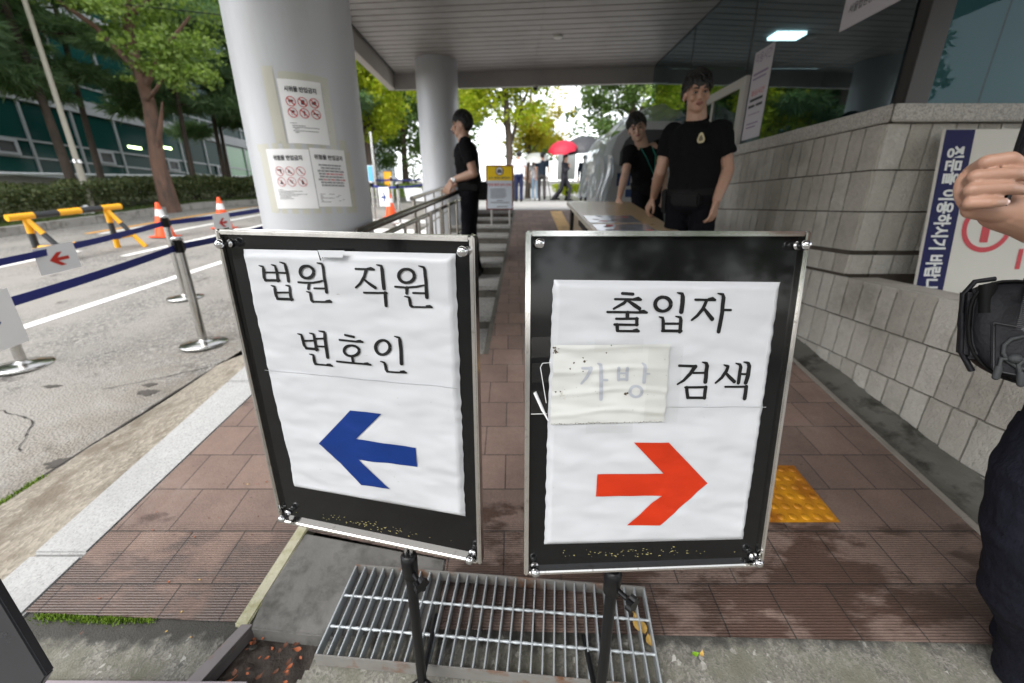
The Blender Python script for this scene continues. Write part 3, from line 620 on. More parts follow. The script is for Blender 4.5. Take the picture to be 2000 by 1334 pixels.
def patch(mb, a0, a1, z0, z1, r, sh=0, n=10, wob=0):
    vs_ = []
    for j in range(n + 1):
        for k in range(2):
            a = a0 + (a1 - a0)*j/n; z = (z0, z1)[k] + wob*noise.noise(V((j*1.7, k*3, z0*9)))
            vs_.append(cyl_pt(a + sh*(z1 - z)*100*(1 if k == 0 else 0), z, r))
    mb.raw(vs_, [(2*j, 2*j + 2, 2*j + 3, 2*j + 1) for j in range(n)], 0, True)
def col_poster(label, a0, a1, z0, z1, title, kind, tapes):
    t_ = thing('prohibition_notice', label, 'notice')
    sh = .055
    mb = MB(); patch(mb, a0, a1, z0, z1, .3165, sh); mb.build('sheet', WHITEP, t_)
    cx = (a0 + a1)/2; k = math.degrees(1/.3185)
    P = lambda u, v, r=.3185: cyl_pt(cx + u*k + sh*(z1 - v)*100, v, r)
    mb = MB(); put_text(mb, title, .026, lambda x, y: P(x, z1 - .052 + y), 0, .03, 'CENTER', .148)
    red = MB(); ico = MB()
    random.seed(len(label))
    if kind < 2:
        zr = (z1 - .098, z1 - .148) if kind == 0 else (z1 - .108, z1 - .160)
        for r_i, zc in enumerate(zr):
            for c_i in range(3):
                u = (c_i - 1)*.054; R_ = .023; rin = .0195 if kind == 0 else .0208
                for q in range(28):
                    a, b = 2*math.pi*q/28, 2*math.pi*(q + 1)/28
                    red.face([P(u + r*math.cos(g), zc + r*math.sin(g)) for g, r in ((a, rin), (a, R_), (b, R_), (b, rin))])
                d = .0145; e = .0018 if kind == 0 else .001
                red.face([P(u - d - e, zc + d - e, .3188), P(u - d + e, zc + d + e, .3188), P(u + d + e, zc - d + e, .3188), P(u + d - e, zc - d - e, .3188)])
                def pol(pts): ico.face([P(u + x*.001, zc + y*.001, .3183) for x, y in pts])
                i = r_i*3 + c_i
                if kind == 0:
                    [lambda: (pol([(-11, -2), (11, -2), (11, 8), (-11, 8)]), pol([(-6, -10), (-4, -10), (-4, -2), (-6, -2)])),
                     lambda: pol([(-8, -11), (9, -11), (9, 10), (-8, 10)]),
                     lambda: (pol([(-12, -5), (2, -8), (2, 8), (-12, 3)]), pol([(2, -11), (9, -6), (9, 9), (2, 11)])),
                     lambda: (pol([(-6, -12), (-4, -12), (-4, 11), (-6, 11)]), pol([(-4, 0), (11, 2), (9, 10), (-4, 11)])),
                     lambda: (pol([(-3, -12), (2, -12), (2, 12), (-3, 12)]), pol([(2, 0), (7, 4), (2, 8)])),
                     lambda: (pol([(-13, -2), (13, -2), (13, 3), (-13, 3)]), pol([(-9, 3), (-2, 3), (-2, 8), (-9, 8)]))][i]()
                else:
                    [lambda: (pol([(-13, 2), (10, 6), (10, 11), (-13, 8)]), pol([(4, -10), (9, -9), (9, 6), (2, 6)])),
                     lambda: (pol([(-9, -6), (-2, -10), (0, 6), (-7, 9)]), pol([(1, -12), (7, -12), (7, -5), (1, -5)])),
                     lambda: pol([(-6, 12), (-3, 13), (6, -11), (3, -12)]),
                     lambda: (pol([(-8, -11), (8, -11), (8, -4), (-8, -4)]), pol([(-5, -4), (5, -4), (0, 11)])),
                     lambda: (pol([(-10, 6), (-4, 11), (7, -7), (3, -10)]), pol([(3, 2), (9, 4), (8, 8)])),
                     lambda: (pol([(-4, -12), (5, -12), (5, 5), (-4, 5)]), pol([(-1.5, 5), (2.5, 5), (2.5, 12), (-1.5, 12)]))][i]()
        lines = [(-.075, .03, .0022, z1 - .196), (-.066, .06, .0026, z1 - .208), (-.066, .125, .0026, z1 - .216), (-.058, .02, .0026, z1 - .223), (-.066, .118, .0026, z1 - .232), (-.058, .02, .0026, z1 - .239)] if kind == 0 else \
                [(-.085, .03, .0018, z1 - .200), (-.085, .13, .002, z1 - .208), (-.08, .08, .002, z1 - .2155), (-.085, .15, .002, z1 - .223), (-.08, .10, .002, z1 - .2305), (-.08, .06, .002, z1 - .238), (-.085, .08, .002, z1 - .2455)]
        for u, l, h, z in lines:
            x = u
            while x < u + l:
                w_ = random.uniform(.006, .018); mb.face([P(x, z), P(min(x + w_, u + l), z), P(min(x + w_, u + l), z + h), P(x, z + h)]); x += w_ + .002
        red.build('red_ring', REDINK, t_); ico.build('icon', DARKTXT, t_)
    else:
        rd = MB(); z = z1 - .085; row = 0
        while z > z0 + .1:
            wd = random.uniform(.10, .145); x = -wd/2
            while x < wd/2:
                w_ = random.uniform(.010, .026); tgt = rd if row in (3, 5) and random.random() < .6 else mb
                x2 = min(x + w_, wd/2)
                for q in range(2): tgt.face([P(x, z + q*.0046), P(x2, z + q*.0046), P(x2, z + .0028 + q*.0046), P(x, z + .0028 + q*.0046)])
                x = x2 + .003
            z -= .0145; row += 1
        for i in range(7):
            l = random.uniform(.05, .15); z = z0 + .065 - i*.0068; mb.face([P(-.078, z), P(-.078 + l, z), P(-.078 + l, z + .002), P(-.078, z + .002)])
        rd.build('red_lettering', REDINK, t_)
    mb.build('lettering', DARKTXT, t_)
    mb = MB()
    for i, (x0, x1, y0, y1, s_) in enumerate(tapes): patch(mb, x0, x1, y0, y1, .3150 + .0003*i, s_, 8, .003)
    mb.build('tape', TAPE, t_)
col_poster('upper notice taped to the grey column, six red prohibition rings, banning protest items', 6.3, 42.6, 1.742, 2.032, '시위물 반입금지', 0,
    [(8, 46, 2.028, 2.064, 0), (-6, 4, 1.74, 2.085, .055), (43, 50, 1.745, 2.06, .045)])
col_poster('lower left notice on the grey column with six thin red prohibition rings', -16.1, 24.0, 1.42, 1.716, '위험물 반입금지', 1,
    [(-27, 58, 1.706, 1.742, 0), (-25, -15, 1.40, 1.74, .05)])
col_poster('lower right notice on the grey column, text only with red lines', 24.6, 57.8, 1.43, 1.724, '위험물 반입금지', 2,
    [(-18, 66, 1.396, 1.432, 0), (57, 65, 1.40, 1.72, .04), (54, 62, 1.72, 1.775, 0)])
# ------------------------------------------------------------------ the two sign stands in front
TR = {'P1':[-0.3105,0.7161,1.0524,-0.2311,-0.002,0.008,0.6857],'P2':[0.2789,0.6819,1.0538,0.0457,-0.126,0.0039,0.691],'S1':[[[-166.4,279.2,2],[-158.6,277.5,4.8],[-157.9,272.5,6.5],[-159.4,257.3,6.5],[-157.3,251.7,5.3]],[[-139.5,281.9,2],[-131.9,280.2,4.8],[-131.4,273.7,6],[-131.7,252.1,6.1]],[[-159.1,267,3.6],[-132.7,267.4,3.6],[-109.2,267.4,3.6]],[[-158.8,252.4,4.9],[-128.7,252.9,4.8]],[[-119.5,287.4,2],[-110.3,285,4.8],[-109,279.5,6.4],[-109.5,263.6,6.4],[-109.4,252.6,6.4]],[[-147.6,242.9,2],[-140.3,241,4.9],[-140,235.7,6.5],[-140.5,222.2,6.6],[-138.1,217.5,5.3]],[[-116.7,244.5,2],[-108.9,243.1,4.8],[-107.7,237.4,6.1],[-108.3,217.8,6.1]],[[-141.3,229.8,3.7],[-108.1,231.7,3.6]],[[-139.8,217.6,5.4],[-105.2,218.8,5.3]],[[-87.8,251.7,4],[-75.1,251.3,4],[-56.6,252.2,4],[-42.5,254.9,3.9],[-34.9,257.3,3.1]],[[-65.1,250.8,6],[-67.3,241.2,6]],[[-54.9,242.3,3.6],[-33.2,242.9,3.6]],[[-40.7,289.1,1.9],[-30.8,287.6,4.6],[-29.5,281.9,6.2],[-29.9,257.5,6.3],[-30.2,236.4,6.3]],[[-72.3,235.3,2],[-64.9,234.1,4.8],[-64.3,229.7,6.4],[-63.7,219.9,6.4],[-60.4,217.2,5.2]],[[-62.8,217.1,3.6],[-30.4,218.4,3.6],[-22.4,218.5,3.6]],[[-32.8,220.1,2.8],[-25.5,220.6,5.2],[-22.1,219.2,2.8]],[[35.8,281.7,3.8],[59.6,282.2,3.8],[72.6,282,3.8]],[[59.7,283.5,2.6],[67.2,284.2,4.5],[73,282.2,3.4]],[[57.3,280.4,6.4],[52.7,269.2,5.7],[42.6,256.3,4.6],[32.7,248.6,3.5]],[[51.1,264.4,3.8],[60.8,257.2,5.7],[72,250.6,6.1]],[[78.3,290.6,1.9],[87,289.1,4.8],[88,283,6.7],[88.5,250,6.8]],[[47.6,240,3.9],[93,242.2,3.8]],[[89.6,242,6.5],[88.5,218.9,6.5]],[[110.4,254.4,3.8],[131.2,253.8,3.7],[149.6,255.9,3.7],[163.5,259.2,3]],[[132.2,253.3,6],[131.4,243.9,5.6]],[[143.1,245,3.4],[165,245.6,3.3]],[[157,291.9,1.8],[166.3,290,4.7],[167.6,284.6,6.2],[168,261.7,6.3],[167.5,238.2,6.3]],[[126.7,238.3,1.9],[135,236.9,4.5],[135.6,231.5,6],[136,222.3,6.1],[139.2,220.2,4.9]],[[137.1,219.6,3.4],[175.9,221.2,3.4]],[[165.5,223,2.6],[172,223,4.9],[175.9,221.6,2.6]],[[-106.6,151,2.1],[-98.8,149.6,5],[-98,143.5,6.3],[-98.2,126.8,6.3],[-94.7,121.5,5.5]],[[-80.1,154.2,2.1],[-71.7,152.9,5],[-70.8,146.9,6.2],[-72.1,119.7,6.3]],[[-97.3,136.7,3.8],[-70.4,139.9,3.8]],[[-95.6,121,5.5],[-68.6,121.9,5.5]],[[-59.3,159.8,2.1],[-48.2,158.5,5.3],[-47.1,152.1,7],[-48,129,7.1],[-48.7,107.1,7.1]],[[-69.7,143.5,3.7],[-45.5,146.2,3.7]],[[-70,128,3.8],[-46.5,129.6,3.7]],[[-89.8,109.5,2.1],[-81.4,108.5,5.1],[-80.8,103.6,6.4],[-80.8,92.6,6.4],[-77.8,89.7,5.1]],[[-80.4,89,3.8],[-40.8,89.8,3.8]],[[-52.6,91.8,3],[-44.9,91.7,5.5],[-41.3,90,3]],[[-3.2,156.4,4.5],[15.8,154.5,4.9]],[[-16.3,145.6,4.1],[9.1,145.8,4.1],[32.8,145.9,4]],[[21.9,147.5,2.8],[28.5,147.7,4.9],[32.8,146.1,3.2]],[[7.1,113.8,5.8],[7.4,102.1,5.8]],[[-28.6,100.8,4.2],[7.7,101,4.1],[44.2,101.3,4.1]],[[31.6,102.9,2.9],[38,103.1,5.3],[43.8,101.5,2.9]],[[98.7,162,2],[108,160.1,5.1],[109.1,153.5,7.1],[109.2,130.4,7.2],[109,110,7.2]],[[66.6,110.8,2],[74.5,109.4,4.9],[75.4,104.5,6.5],[76.2,95.1,6.5],[79,91.6,5.3]],[[77.2,91.2,3.7],[116.9,92.4,3.6]],[[105.8,94.5,2.8],[112.7,94.5,5.3],[116.7,92.8,2.8]],[[-51.1,272.2,6.7],[-52.1,269.3,6.6],[-54,266.5,6.4],[-56.7,264,6.1],[-60,262.1,5.8],[-63.7,260.8,5.3],[-67.5,260.2,4.8],[-71.2,260.4,5.3],[-74.5,261.4,5.8],[-77.2,263.1,6.2],[-79.1,265.3,6.5],[-80,268,6.7],[-80,270.9,6.7],[-78.9,273.9,6.6],[-77,276.7,6.4],[-74.2,279.1,6.1],[-70.9,281,5.7],[-67.2,282.3,5.3],[-63.4,282.8,4.8],[-59.8,282.6,5.3],[-56.5,281.6,5.7],[-53.9,279.9,6.1],[-52,277.7,6.4],[-51,275.1,6.6],[-51.1,272.2,6.7]],[[147.2,274.5,6.3],[146.5,271.5,6.2],[144.9,268.6,6.1],[142.4,266.1,5.8],[139.3,264,5.4],[135.7,262.7,5],[131.9,262.1,4.6],[128.2,262.3,5],[124.8,263.3,5.5],[122,265.1,5.8],[119.9,267.4,6.1],[118.7,270.2,6.3],[118.5,273.2,6.3],[119.2,276.3,6.3],[120.9,279.2,6.1],[123.4,281.7,5.8],[126.6,283.7,5.4],[130.1,285,5],[133.9,285.5,4.5],[137.5,285.3,5],[140.9,284.3,5.4],[143.7,282.6,5.7],[145.8,280.3,6],[147,277.5,6.2],[147.2,274.5,6.3]],[[23.7,127.9,6.1],[22.8,125,6.1],[20.8,122.3,5.9],[17.9,119.8,5.7],[14.2,117.7,5.3],[10.1,116.2,4.9],[5.7,115.5,4.5],[1.4,115.4,4.9],[-2.5,116.1,5.3],[-5.7,117.5,5.7],[-8.1,119.6,6],[-9.4,122,6.1],[-9.5,124.8,6.2],[-8.6,127.7,6.1],[-6.5,130.5,5.9],[-3.5,132.9,5.7],[0.2,135,5.3],[4.3,136.4,4.9],[8.6,137.1,4.4],[12.9,137.2,4.9],[16.7,136.4,5.3],[19.9,135,5.6],[22.2,133,5.9],[23.5,130.6,6.1],[23.7,127.9,6.1]],[[87.4,139.7,6.8],[86.5,136,6.7],[84.7,132.5,6.6],[82.2,129.4,6.3],[78.9,126.9,5.9],[75.2,125.1,5.4],[71.4,124.3,4.9],[67.7,124.4,5.4],[64.3,125.5,5.9],[61.5,127.5,6.3],[59.5,130.2,6.6],[58.4,133.5,6.8],[58.3,137,6.8],[59.2,140.7,6.8],[61,144.2,6.6],[63.7,147.3,6.2],[66.9,149.8,5.8],[70.6,151.4,5.4],[74.4,152.2,4.9],[78.1,152.1,5.4],[81.4,151,5.8],[84.1,149.1,6.2],[86.1,146.4,6.5],[87.2,143.2,6.7],[87.4,139.7,6.8]]],'S2':[[[-81.2,237.2,5.3],[-62.7,235.9,5.8]],[[-93.3,226.8,4.4],[-70.3,226.5,4.4],[-47.7,225.9,4.5]],[[-60.9,227.5,3.1],[-52.8,228.8,5.3],[-47.7,226.5,3.6]],[[-71.4,226,4.9],[-77.8,219.4,5.8],[-95.3,209.5,4]],[[-70.1,223.8,4.5],[-58.4,215.9,7.1],[-48.5,209.6,6.7]],[[-107,203.9,4.5],[-71.2,203.2,4.5],[-34.3,202.2,4.5]],[[-48.1,204.6,3.1],[-40.4,205,5.4],[-34.8,202.7,3.6]],[[-70.1,202.5,7.2],[-70.2,193,7.2]],[[-90.6,191.6,4.5],[-51.2,191.5,4.5]],[[-52.8,191.5,6.3],[-52.1,180.2,6.3]],[[-92.8,181,4.9],[-50.5,180.1,4.1]],[[-88.2,180.5,6.7],[-86.7,170,6.3]],[[-87.1,168.8,4.5],[-47.4,168.2,4.5]],[[-57.4,170.1,3.2],[-51.5,171,5.4],[-47.5,168.7,3.6]],[[19.4,237.7,2.2],[28.2,235.9,5.8],[30.1,229.8,8],[30,215.3,8.1],[29.7,202.9,8.1]],[[-10.4,194.1,2.3],[-3.9,192,5.4],[-2.5,186.1,6.8],[-1.3,170.5,6.8]],[[20.7,194.6,2.3],[29.2,192.7,5.4],[30.6,187,6.8],[30.1,166,6.8]],[[-2.4,181.3,4.5],[29.9,181,4.5]],[[-3,168.2,5.4],[32.3,167.4,5.5]],[[52.9,225.2,4.5],[89.3,224.3,4.5]],[[76.4,226.7,3.1],[83.9,227.5,5.4],[89.2,224.8,3.6]],[[73.7,224,5.8],[67.9,207.8,6.8],[59.7,196.5,5.9],[50.4,187.9,4.1]],[[69,210.5,4.1],[77.9,200.2,6.8],[87.7,189.4,7.7]],[[93.1,236.2,2.2],[102.5,234.3,5.8],[104.9,228.3,7.6],[104.8,203.4,7.7],[103.6,180.6,7.7],[102.8,165.8,7.3]],[[106.2,206.2,4.5],[120.8,205.8,4.5]],[[35.1,101.1,5.1],[66.4,100.1,5.1]],[[65.1,99.2,8.4],[57.1,85.6,7],[45.1,72.9,5.6],[33.3,65.8,3.7]],[[62.9,86.9,4.2],[86.7,86.8,4.2]],[[77.5,108.1,2.3],[85.3,106.1,6],[87.8,99.6,7.9],[87.7,81.5,7.9],[87,69.3,8]],[[51.6,58.9,6.6],[55.2,39.1,6.6]],[[49.1,59.2,4.7],[89.5,58.7,4.7]],[[89,58.8,7],[87.7,37.8,7.1]],[[54.8,38.9,5.2],[88.6,38,5.2]],[[119.5,102.3,2.3],[127.9,99.3,6.1],[125.9,89.4,7],[118.8,77.4,6.1],[106.9,67,3.8]],[[123.9,87.7,4.7],[134.4,77.1,7],[143.3,68.9,7.1]],[[142.6,104.8,2.3],[151,102.3,5.6],[153.1,96.3,7],[152.6,80.5,7],[151.8,66.3,7.1]],[[158.1,107,2.3],[166.5,105,6.1],[169.2,98.4,7.9],[168.5,80.2,8],[166.3,66.1,8]],[[152.2,83.4,4.2],[167.4,83.2,4.2]],[[127,58.9,4.2],[169.2,58.2,4.3]],[[168.3,58.2,7.6],[167.6,34.8,7.6]],[[9,217.2,7.6],[8.8,213.9,7.5],[7.6,210.8,7.3],[5.4,208.2,7],[2.5,206.2,6.6],[-1,204.9,6.1],[-4.8,204.5,5.5],[-8.7,205,6],[-12.4,206.3,6.6],[-15.6,208.3,7],[-18.1,211,7.3],[-19.8,214.1,7.5],[-20.6,217.4,7.6],[-20.3,220.7,7.5],[-19.1,223.8,7.3],[-16.9,226.4,7],[-14,228.4,6.5],[-10.5,229.7,6],[-6.8,230.1,5.5],[-2.9,229.6,6],[0.8,228.3,6.5],[4,226.3,7],[6.5,223.6,7.3],[8.3,220.5,7.5],[9,217.2,7.6]]],'S3':[[[-149,99.9,4.6],[-132.8,99.6,4.6]],[[-133.2,99.6,6.9],[-139.2,84.9,6],[-149.8,70.2,4.2]],[[-120.4,108.5,2.7],[-114.9,105.5,6.4],[-113.6,84.6,7.4],[-112.1,39.6,7]],[[-113.3,77.3,4.2],[-102,76.7,4.2]],[[-81.7,99.6,6],[-80.5,76.8,6]],[[-65.8,99.4,6],[-64.5,76.6,6]],[[-81.1,89.3,3.7],[-65.2,89.1,3.7]],[[-80.5,77.8,4.6],[-64.5,77.5,4.6]],[[-37.8,108.5,2.8],[-32.9,104.4,6],[-31.6,71.2,7]],[[-32.8,88.1,3.7],[-23.6,88,3.7]],[[-34.5,53,6.1],[-34.7,50.3,6],[-35.7,47.7,5.9],[-37.4,45.6,5.6],[-39.7,43.9,5.2],[-42.5,42.9,4.8],[-45.5,42.6,4.4],[-48.5,43,4.8],[-51.4,44.2,5.2],[-53.9,45.9,5.6],[-55.9,48.1,5.8],[-57.2,50.7,6],[-57.7,53.4,6.1],[-57.5,56.1,6],[-56.5,58.6,5.8],[-54.8,60.8,5.6],[-52.5,62.4,5.2],[-49.7,63.4,4.8],[-46.8,63.7,4.4],[-43.7,63.3,4.8],[-40.9,62.2,5.2],[-38.4,60.5,5.6],[-36.4,58.3,5.8],[-35.1,55.7,6],[-34.5,53,6.1]]],'A1':[[-100.9,-93.8],[-14.9,-4.5],[54.8,-2.9],[-9.6,-69.2],[124.1,-68.9],[122.9,-115.6],[-9.8,-119],[55.6,-181.6],[-11.8,-184.3]],'A2':[[112.8,-143.4],[25.5,-52.4],[-42.5,-52],[21.5,-120],[-111.5,-117.4],[-112.8,-165.3],[21.3,-168.2],[-16.7,-202.9],[-45.5,-233.9],[21.8,-234.4]],'PA1':[[-205.4,307.1],[218.3,313.2],[219.1,71.4],[219.8,-227.2],[-200.3,-232.6],[-196.2,-152.7],[-203.1,-14.2],[-205.4,63.9]],'PA2':[[-204.6,261.3],[214.4,255.2],[212.6,17],[208,-282.4],[-212.9,-278.5],[-209.7,25.1]],'TAPE':[[-202.3,144],[12.6,143.5],[11.7,90.6],[13.1,-9.5],[-207.1,-8.7]],'seam1':[[-205.4,63.9],[218.1,72.4]],'tear':[[-34.1,311.1],[20.9,312],[17,299],[-32.6,293.9]],'screws1':[[-234.8,316.9],[238.6,319],[-233.2,-315.8],[232.4,-322.5]],'screws2':[[-231.7,323.5],[237.6,320.6],[-232.9,-328.1],[234.8,-324.4]]}
ACR = pm('black acrylic board', (.007, .0073, .0077), .06, 0, .2, 6, spec=.3)
SILV = pm('worn silver frame', (.72, .71, .69), .15, 1, .12, 25, dirt=(.3, .28, .26), dsc=30, dt=(.6, .75))
def postermat(name):
    m, t, b = newmat(name); co = objco(t, (1, 1, 2.6))
    n = noise_n(t, 5, 5, co, .6); c = mixc(t, n.outputs[0], (.475, .485, .51), (.565, .575, .60))
    d = noise_n(t, 60, 2, co); c = mixc(t, ramp(t, d.outputs[0], .76, .80), c, (.35, .33, .31))
    t.links.new(c, b.inputs['Base Color']); b.inputs['Roughness'].default_value = .36
    return m
POST = postermat('glossy white poster paper')
INK = pm('black poster ink', (.009, .009, .0095), .42, 0, .15, 9, spec=.25)
GHOST = pm('faded ink under tape', (.36, .38, .42), .45, 0, .12, 40)
PATCHM = pm('yellowed plastic patch', (.57, .575, .555), .22, 0, .05, 6, dirt=(.34, .31, .25), dsc=30, dt=(.66, .78))
GRIME = pm('brown grime', (.09, .07, .05), .8, 0, .3, 40)
YG = pm('yellow scuffs', (.45, .40, .16), .7)
def sign_stand(P, label, screws, glyphs, arrow, arrow_mat, paper, seam, seed, pole, side=1):
    W_, Hh = .51, P[6]
    M = Matrix.Translation(P[:3]) @ Matrix.Rotation(P[3], 4, 'Z') @ Matrix.Rotation(P[4], 4, 'X') @ Matrix.Rotation(P[5], 4, 'Y')
    t_ = thing('sign_stand', label, 'sign'); t_.matrix_world = M
    def hgt(u, v):        # wrinkled paper
        r = V((u*9 + seed, v*30 + u*7*math.sin(seed), seed)); a = noise.noise(r); q = noise.noise(V((u*26 + 3, v*62 + seed, 7)))
        k = noise.noise(V((u*14 + v*16, v*9 - u*10, seed + 4)))
        return .0046 + .0027*a + .0011*q + .0024*k
    fr = MB(); f = .009
    for a, b in (((-W_/2, -.005, -Hh/2), (-W_/2 + f, .018, Hh/2)), ((W_/2 - f, -.005, -Hh/2), (W_/2, .018, Hh/2)), ((-W_/2 + f, -.0052, Hh/2 - f), (W_/2 - f, .018, Hh/2)), ((-W_/2 + f, -.0052, -Hh/2), (W_/2 - f, .018, -Hh/2 + f))): fr.box(a, b)
    fr.build('frame', SILV, t_, bevel=.0025)
    mb = MB(); mb.box((-W_/2 + f, .006, -Hh/2 + f), (W_/2 - f, .0165, Hh/2 - f)); mb.build('board', ACR, t_)
    # poster: polygon clipped grid
    xs = [p[0]/1000 for p in paper]; zs = [p[1]/1000 for p in paper]
    def edge(z, right):
        hit = []
        for i in range(len(paper)):
            (xa, za), (xb, zb_) = [(q[0]/1000, q[1]/1000) for q in (paper[i], paper[(i + 1) % len(paper)])]
            if abs(za - zb_) > .06 and min(za, zb_) - 1e-6 <= z <= max(za, zb_) + 1e-6: hit.append(xa + (xb - xa)*(z - za)/(zb_ - za))
        x = max(hit) if right else min(hit)
        return x + .0022*noise.noise(V((z*60, seed, 5 if right else 1)))
    zl, zh = paper[-3 if False else 0], None
    def top(u):  a, b = paper[0], paper[1]; return (a[1] + (b[1] - a[1])*u)/1000
    bl = min(paper, key=lambda p: p[0]*.3 + p[1]); br = max(paper, key=lambda p: p[0]*.3 - p[1])
    def bot(u): return (bl[1] + (br[1] - bl[1])*u)/1000
    nu, nv = 90, 130; mb = MB(); vs_ = []
    zmin, zmax = max(bl[1], br[1])/1000, min(paper[0][1], paper[1][1])/1000
    for j in range(nv + 1):
        for i in range(nu + 1):
            u = i/nu; z = bot(u) + (top(u) - bot(u))*j/nv; zc = min(max(z, zmin), zmax)
            x = edge(zc, False)*(1 - u) + edge(zc, True)*u
            e = min(u, 1 - u, j/nv, 1 - j/nv); kq = min(1, e*45 + .1); vs_.append((x, -hgt(x, z)*kq + .005*(1 - kq), z))
    mb.raw(vs_, [(j*(nu + 1) + i, j*(nu + 1) + i + 1, (j + 1)*(nu + 1) + i + 1, (j + 1)*(nu + 1) + i) for j in range(nv) for i in range(nu)], 0, True)
    po = mb.build('poster', POST, t_)
    (sa, za), (sb, zb_) = [(q[0]/1000, q[1]/1000) for q in seam]
    mb = MB()
    for i in range(40):
        u0, u1 = i/40, (i + 1)/40; x0, x1 = sa + (sb - sa)*u0, sa + (sb - sa)*u1; z0, z1 = za + (zb_ - za)*u0, za + (zb_ - za)*u1
        mb.face([(x0, -hgt(x0, z0) - .0004, z0 - .0016), (x1, -hgt(x1, z1) - .0004, z1 - .0016), (x1, -hgt(x1, z1) - .0014, z1), (x0, -hgt(x0, z0) - .0014, z0)])
    mb.build('seam', POST, po)
    def stroke(mb, st, lift):
        pts = []
        for (a, b) in zip(st, st[1:]):
            n = max(1, int(math.hypot(b[0] - a[0], b[1] - a[1])/2.5))
            pts += [tuple(a[k] + (b[k] - a[k])*i/n for k in range(3)) for i in range(n)]
        pts.append(st[-1]); L = len(pts); lf, rt = [], []
        H3 = lambda x, z: V((x/1000, -hgt(x/1000, z/1000) - lift, z/1000))
        for i, p in enumerate(pts):
            a, b = pts[max(i - 1, 0)], pts[min(i + 1, L - 1)]; d = V((b[0] - a[0], b[1] - a[1])).normalized() if a != b else V((1, 0)); nn = V((-d.y, d.x))
            lf.append((p[0] + nn.x*p[2]/2, p[1] + nn.y*p[2]/2)); rt.append((p[0] - nn.x*p[2]/2, p[1] - nn.y*p[2]/2))
        for i in range(L - 1): mb.face([H3(*rt[i]), H3(*rt[i + 1]), H3(*lf[i + 1]), H3(*lf[i])], 0, True)
        if st[0] != st[-1]:
            for p, q in ((pts[0], pts[1]), (pts[-1], pts[-2])):
                d = V((p[0] - q[0], p[1] - q[1])).normalized(); a0 = math.atan2(d.y, d.x)
                mb.face([H3(p[0] + p[2]/2*math.cos(a0 + rad(k)), p[1] + p[2]/2*math.sin(a0 + rad(k))) for k in range(-90, 91, 20)])
    mb = MB()
    for i, s_ in enumerate(glyphs): stroke(mb, [tuple(p) for p in s_], .0012 + .000012*i)
    mb.build('lettering', INK, po)
    me = bpy.data.meshes.new('arrow'); bm = bmesh.new()
    bm.faces.new([bm.verts.new((x/1000, 0, z/1000)) for x, z in arrow]); bm.normal_update(); bmesh.ops.triangulate(bm, faces=bm.faces)
    for _ in range(5): bmesh.ops.subdivide_edges(bm, edges=bm.edges, cuts=1)
    bmesh.ops.triangulate(bm, faces=bm.faces)
    for v in bm.verts: v.co.y = -hgt(v.co.x, v.co.z) - .0016
    bmesh.ops.recalc_face_normals(bm, faces=bm.faces); bm.to_mesh(me); bm.free(); me.materials.append(arrow_mat)
    ao = bpy.data.objects.new('arrow', me); COL.objects.link(ao); ao.parent = po; me.polygons.foreach_set('use_smooth', [True]*len(me.polygons))
    for (x, z) in screws:
        mb = MB(); R_ = Matrix.Rotation(rad(90), 4, 'X')
        mb.lathe((x/1000, .004, z/1000), [(.0085, 0), (.0085, .003), (.0062, .004), (.0062, .014), (.0085, .015), (.009, .019), (.0085, .0235), (.006, .0262), (.0025, .0275), (0, .0278)], 20, M=R_); mb.build('screw', CHROME, t_)
    random.seed(seed); mb = MB()
    for i in range(70):
        x = random.gauss(-.03, .09); z = -Hh/2 + random.gauss(.037, .006); l = random.uniform(.001, .005)
        if abs(x) < .22 and z > -Hh/2 + .012: mb.face([(x, .0056, z), (x + l, .0056, z + random.uniform(-.001, .001)), (x + l*.8, .0056, z + .0011), (x + .0004, .0056, z + .0008)])
    mb.build('scuffs', YG, t_)
    # pole (in world space, then moved under the stand)
    px, py, zt = pole; inv = M.inverted()
    def wb(mb, name, mat):
        mb.v = [tuple(inv @ V(p)) for p in mb.v]; return mb.build(name, mat, t_)
    mb = MB(); zg = bz(py) - .01
    mb.tube([(px, py, zg + .02), (px, py, zt)], .0128, 16); wb(mb, 'pole', BLACKP)
    mb = MB(); mb.lathe((px, py, 0), [(.0128, zt - .065), (.0185, zt - .06), (.0195, zt - .01), (.0185, zt + .0), (.013, zt + .004)], 20); col_ = wb(mb, 'clamp_collar', BLACKP)
    mb = MB()
    for sx_ in (-.006, .006): mb.tube([(px + sx_, py, zt - .01), (px + sx_, py + .012, P[2] - Hh/2 + .02), (px + sx_, py + .03, P[2] - Hh/2 + .1)], .0045, 10)
    wb(mb, 'rod', CHROME)
    mb = MB(); mb.tube([(px + .012, py - .012, zt - .045), (px + .026, py - .03, zt - .045)], .006, 12)
    kc = V((px + .03, py - .035, zt - .045)); kd = V((.62, -.78, 0)); ku = V((.78, .62, 0))
    pl = []
    for k in range(20):
        a = 2*math.pi*k/20; r = .0155 + .0035*math.cos(5*a); pl.append(kc + ku*r*math.cos(a) + V((0, 0, 1))*r*math.sin(a))
    mb.prism(pl, kd*.014); wb(mb, 'knob', BLACKP)
    mb = MB()
    for k in range(3):
        a = rad(90 + 120*k); mb.tube([(px, py, zg + .10), (px + .26*math.cos(a), py + .26*math.sin(a)*.8, bz(py + .26*math.sin(a)*.8) + .012)], .008, 10)
    wb(mb, 'foot', BLACKP)
    return t_, po, hgt, stroke
ARB = pm('blue arrow print', S(12, 46, 112), .4, 0, .2, 14, stretch=(1, 1, 3), spec=.25); ARR = pm('red arrow print', S(184, 46, 14), .4, 0, .2, 14, spec=.3, stretch=(1, 1, 3))
